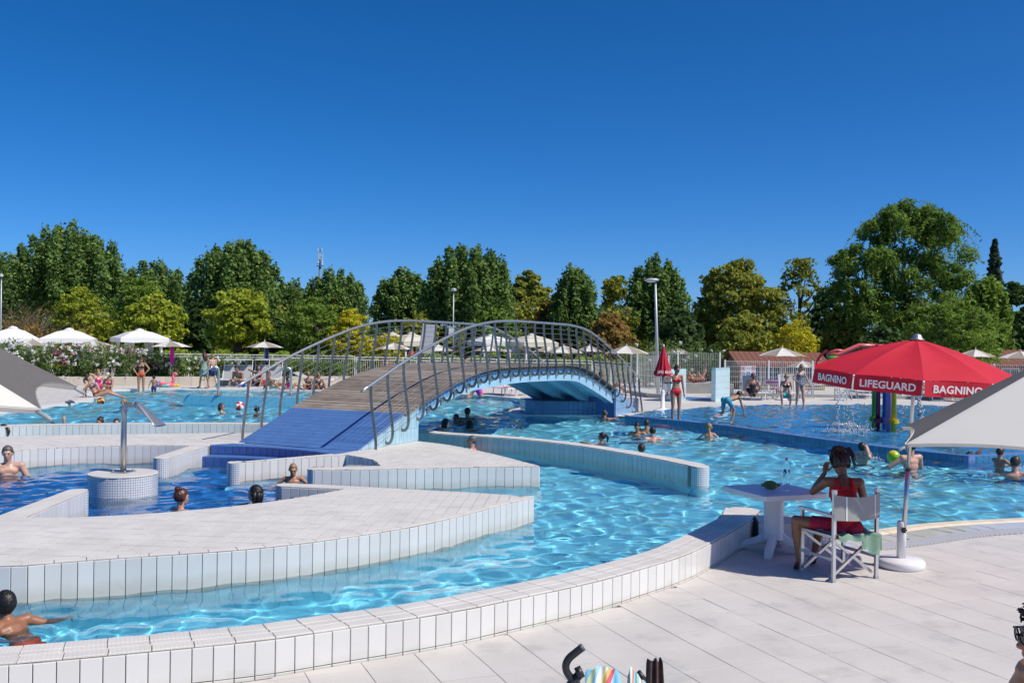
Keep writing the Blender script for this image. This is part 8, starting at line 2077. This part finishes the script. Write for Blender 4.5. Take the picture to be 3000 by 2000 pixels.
lounger((G(2035, 1120, 0.42).x, G(2035, 1120, 0.42).y, 0.05), R(80) + math.pi, 'pink sunbed behind the mesh fence', False, 10, m_pink)
sitter('second sunbather sitting up behind the mesh fence', 2055, 1117, R(95), 1.7, 0.42, skin='tan', sex='m', hair=('short', 'brown'), wear=[('trunks', 'navy')], lean=-20, LL=(-0.12, 0.40, 0.06))
sitter('woman with brown ponytail seen from behind on the grey lounger', 2205, 1160, R(-5), 1.64, 0.38, skin='tan', hair=('pony', 'auburn'), wear=[('suit', 'black')])
sitter('woman in dark bikini with turquoise cloth sitting right of the parasol', 2303, 1163, R(165), 1.62, 0.42, skin='fair', hair=('bun', 'blond'), wear=[('bra', 'black'), ('trunks', 'turq')], LL=(-0.14, 0.36, -0.30), RL=(0.14, 0.38, -0.30), lk=np.array([-.2, 1, .3]), rk=np.array([.2, 1, .3]), head=(32, 0), LA=(-.15, .3, .2), RA=(.15, .32, .2))
sitter('tanned man lying on a chair behind the bridge crest', 1085, 1090, R(70), 1.75, 0.4, skin='deep', sex='m', hair=('short', 'black'), wear=[('trunks', 'navy')], lean=-20)
sitter('dark haired man sitting behind the bridge crest', 1131, 1092, R(20), 1.75, 0.42, skin='deep', sex='m', hair=('short', 'black'), wear=[('trunks', 'navy')])
# foot sticking out of the water
fo = empty('person', G(190, 1262, ZW), 0, 'bare foot raised out of the water behind the ring wall', 'person', 'bathers'); fo.location = at(190, 1250, 24.6); fo.location.z = -0.28
Bf = Blobs(); Bf.chain([(0, 0, -0.5), (0, 0, 0.14), (0.0, 0.0, 0.30)], [0.05, 0.04, 0.038]); Bf.chain([(0.0, -0.02, 0.32), (0.0, -0.05, 0.42), (0, -0.055, 0.50), (0, -0.04, 0.54)], [0.036, 0.038, 0.04, 0.03])
for j in range(5): Bf.chain([(-0.035 + 0.0175 * j, -0.05, 0.52), (-0.038 + 0.019 * j, -0.05, 0.565)], [0.012, 0.010])
mf_ = Bf.remesh('leg', 0.01); mf_.materials.append(SK['fair']); mf_.shade_smooth(); ob('leg', mf_, fo)
# ---- man with sunglasses at the right edge, in the shade of the near parasol
YM = 4.0; hcm = at(3072, 1862, YM)
mb_, mi = person('man with dark curly hair and sunglasses cut by the right edge', (0, 0, 0), R(86), 1.76, 'tan', 'm', ('short', 'black'), [('trunks', 'navy')], pelvis=(0, 0, 0.55), lean=4, head=(2, 0), LL=(-0.16, 0.45, 0.08), RL=(0.16, 0.48, 0.08), LA=(-0.30, 0.30, 0.62), RA=(0.30, 0.30, 0.62), vox=0.006, face=False, headscale=1.08, group=None)
k_ = 1.76 / 1.7; off = Rz(R(86)) @ (mi['hc'] * k_); mb_.location = (hcm.x - off[0], hcm.y - off[1], hcm.z - off[2])
seat_h = mb_.location.z + 0.44 * k_
hcq, Rhq, hsq = mi['hc'], mi['Rh'], mi['hs']; q_ = lambda *a: Lq(hcq, Rhq, hsq, a)
for s in (-1, 1):
    fr_v = [q_(0.034 * s + 0.031 * math.cos(a), 0.105 - 0.012 * abs(0.034 * s + 0.031 * math.cos(a)) / 0.06, -0.002 + 0.023 * math.sin(a)) for a in np.linspace(0, 6.2832, 17)[:-1]]
    ob('lens', new_mesh('lens', fr_v, [tuple(range(16))], m_glass), mb_)
    MB().tube(fr_v, 0.0035, 6, closed=True).build('lens_frame', m_black, mb_, True)
    MB().tube([q_(0.066 * s, 0.096, 0.014), q_(0.076 * s, 0.05, 0.012), q_(0.083 * s, -0.01, 0.006), q_(0.083 * s, -0.035, -0.02)], 0.0045, 6).build('temple', m_black, mb_, True)
MB().tube([q_(-0.012, 0.110, 0.004), q_(0.0, 0.114, 0.008), q_(0.012, 0.110, 0.004)], 0.004, 6).build('nose_bridge', m_black, mb_)
cur = MB(); rgc = np.random.default_rng(5)
for j in range(150):
    a = rgc.uniform(-2.2, 2.2); e = rgc.uniform(0.2, 1.45); d = np.array([math.sin(a) * math.cos(e) * 0.088, -0.012 - 0.0 + math.cos(a) * math.cos(e) * 0.104, 0.024 + math.sin(e) * 0.104]); 
    if d[1] > 0.075 and d[2] < 0.07: continue
    w1 = rgc.normal(size=3) * 0.012; cur.tube([q_(*(d * 0.97)), q_(*(d * 1.06 + w1)), q_(*(d * 1.10 + w1 * 0.2)), q_(*(d * 1.02 + w1 * 1.5))], [0.007, 0.007, 0.006, 0.003], 5)
cur.build('curls', HM['black'], mb_, True)
st = empty('stool', (mb_.location.x, mb_.location.y, 0.0), 0, 'stool under the man at the right edge, outside the frame', 'stool')
MB().lathe([(0.0, seat_h - 0.05), (0.2, seat_h - 0.05), (0.21, seat_h - 0.02), (0.2, seat_h), (0, seat_h)], n=20).build('seat', m_plastic, st)
for k in range(4): MB().bar((0.15 * math.cos(k * 1.57 + .78), 0.15 * math.sin(k * 1.57 + .78), seat_h - 0.05), (0.2 * math.cos(k * 1.57 + .78), 0.2 * math.sin(k * 1.57 + .78), 0.0), 0.03).build('leg', m_plastic, st)

if BAKE is not None: bpy.data.scenes.remove(BAKE)
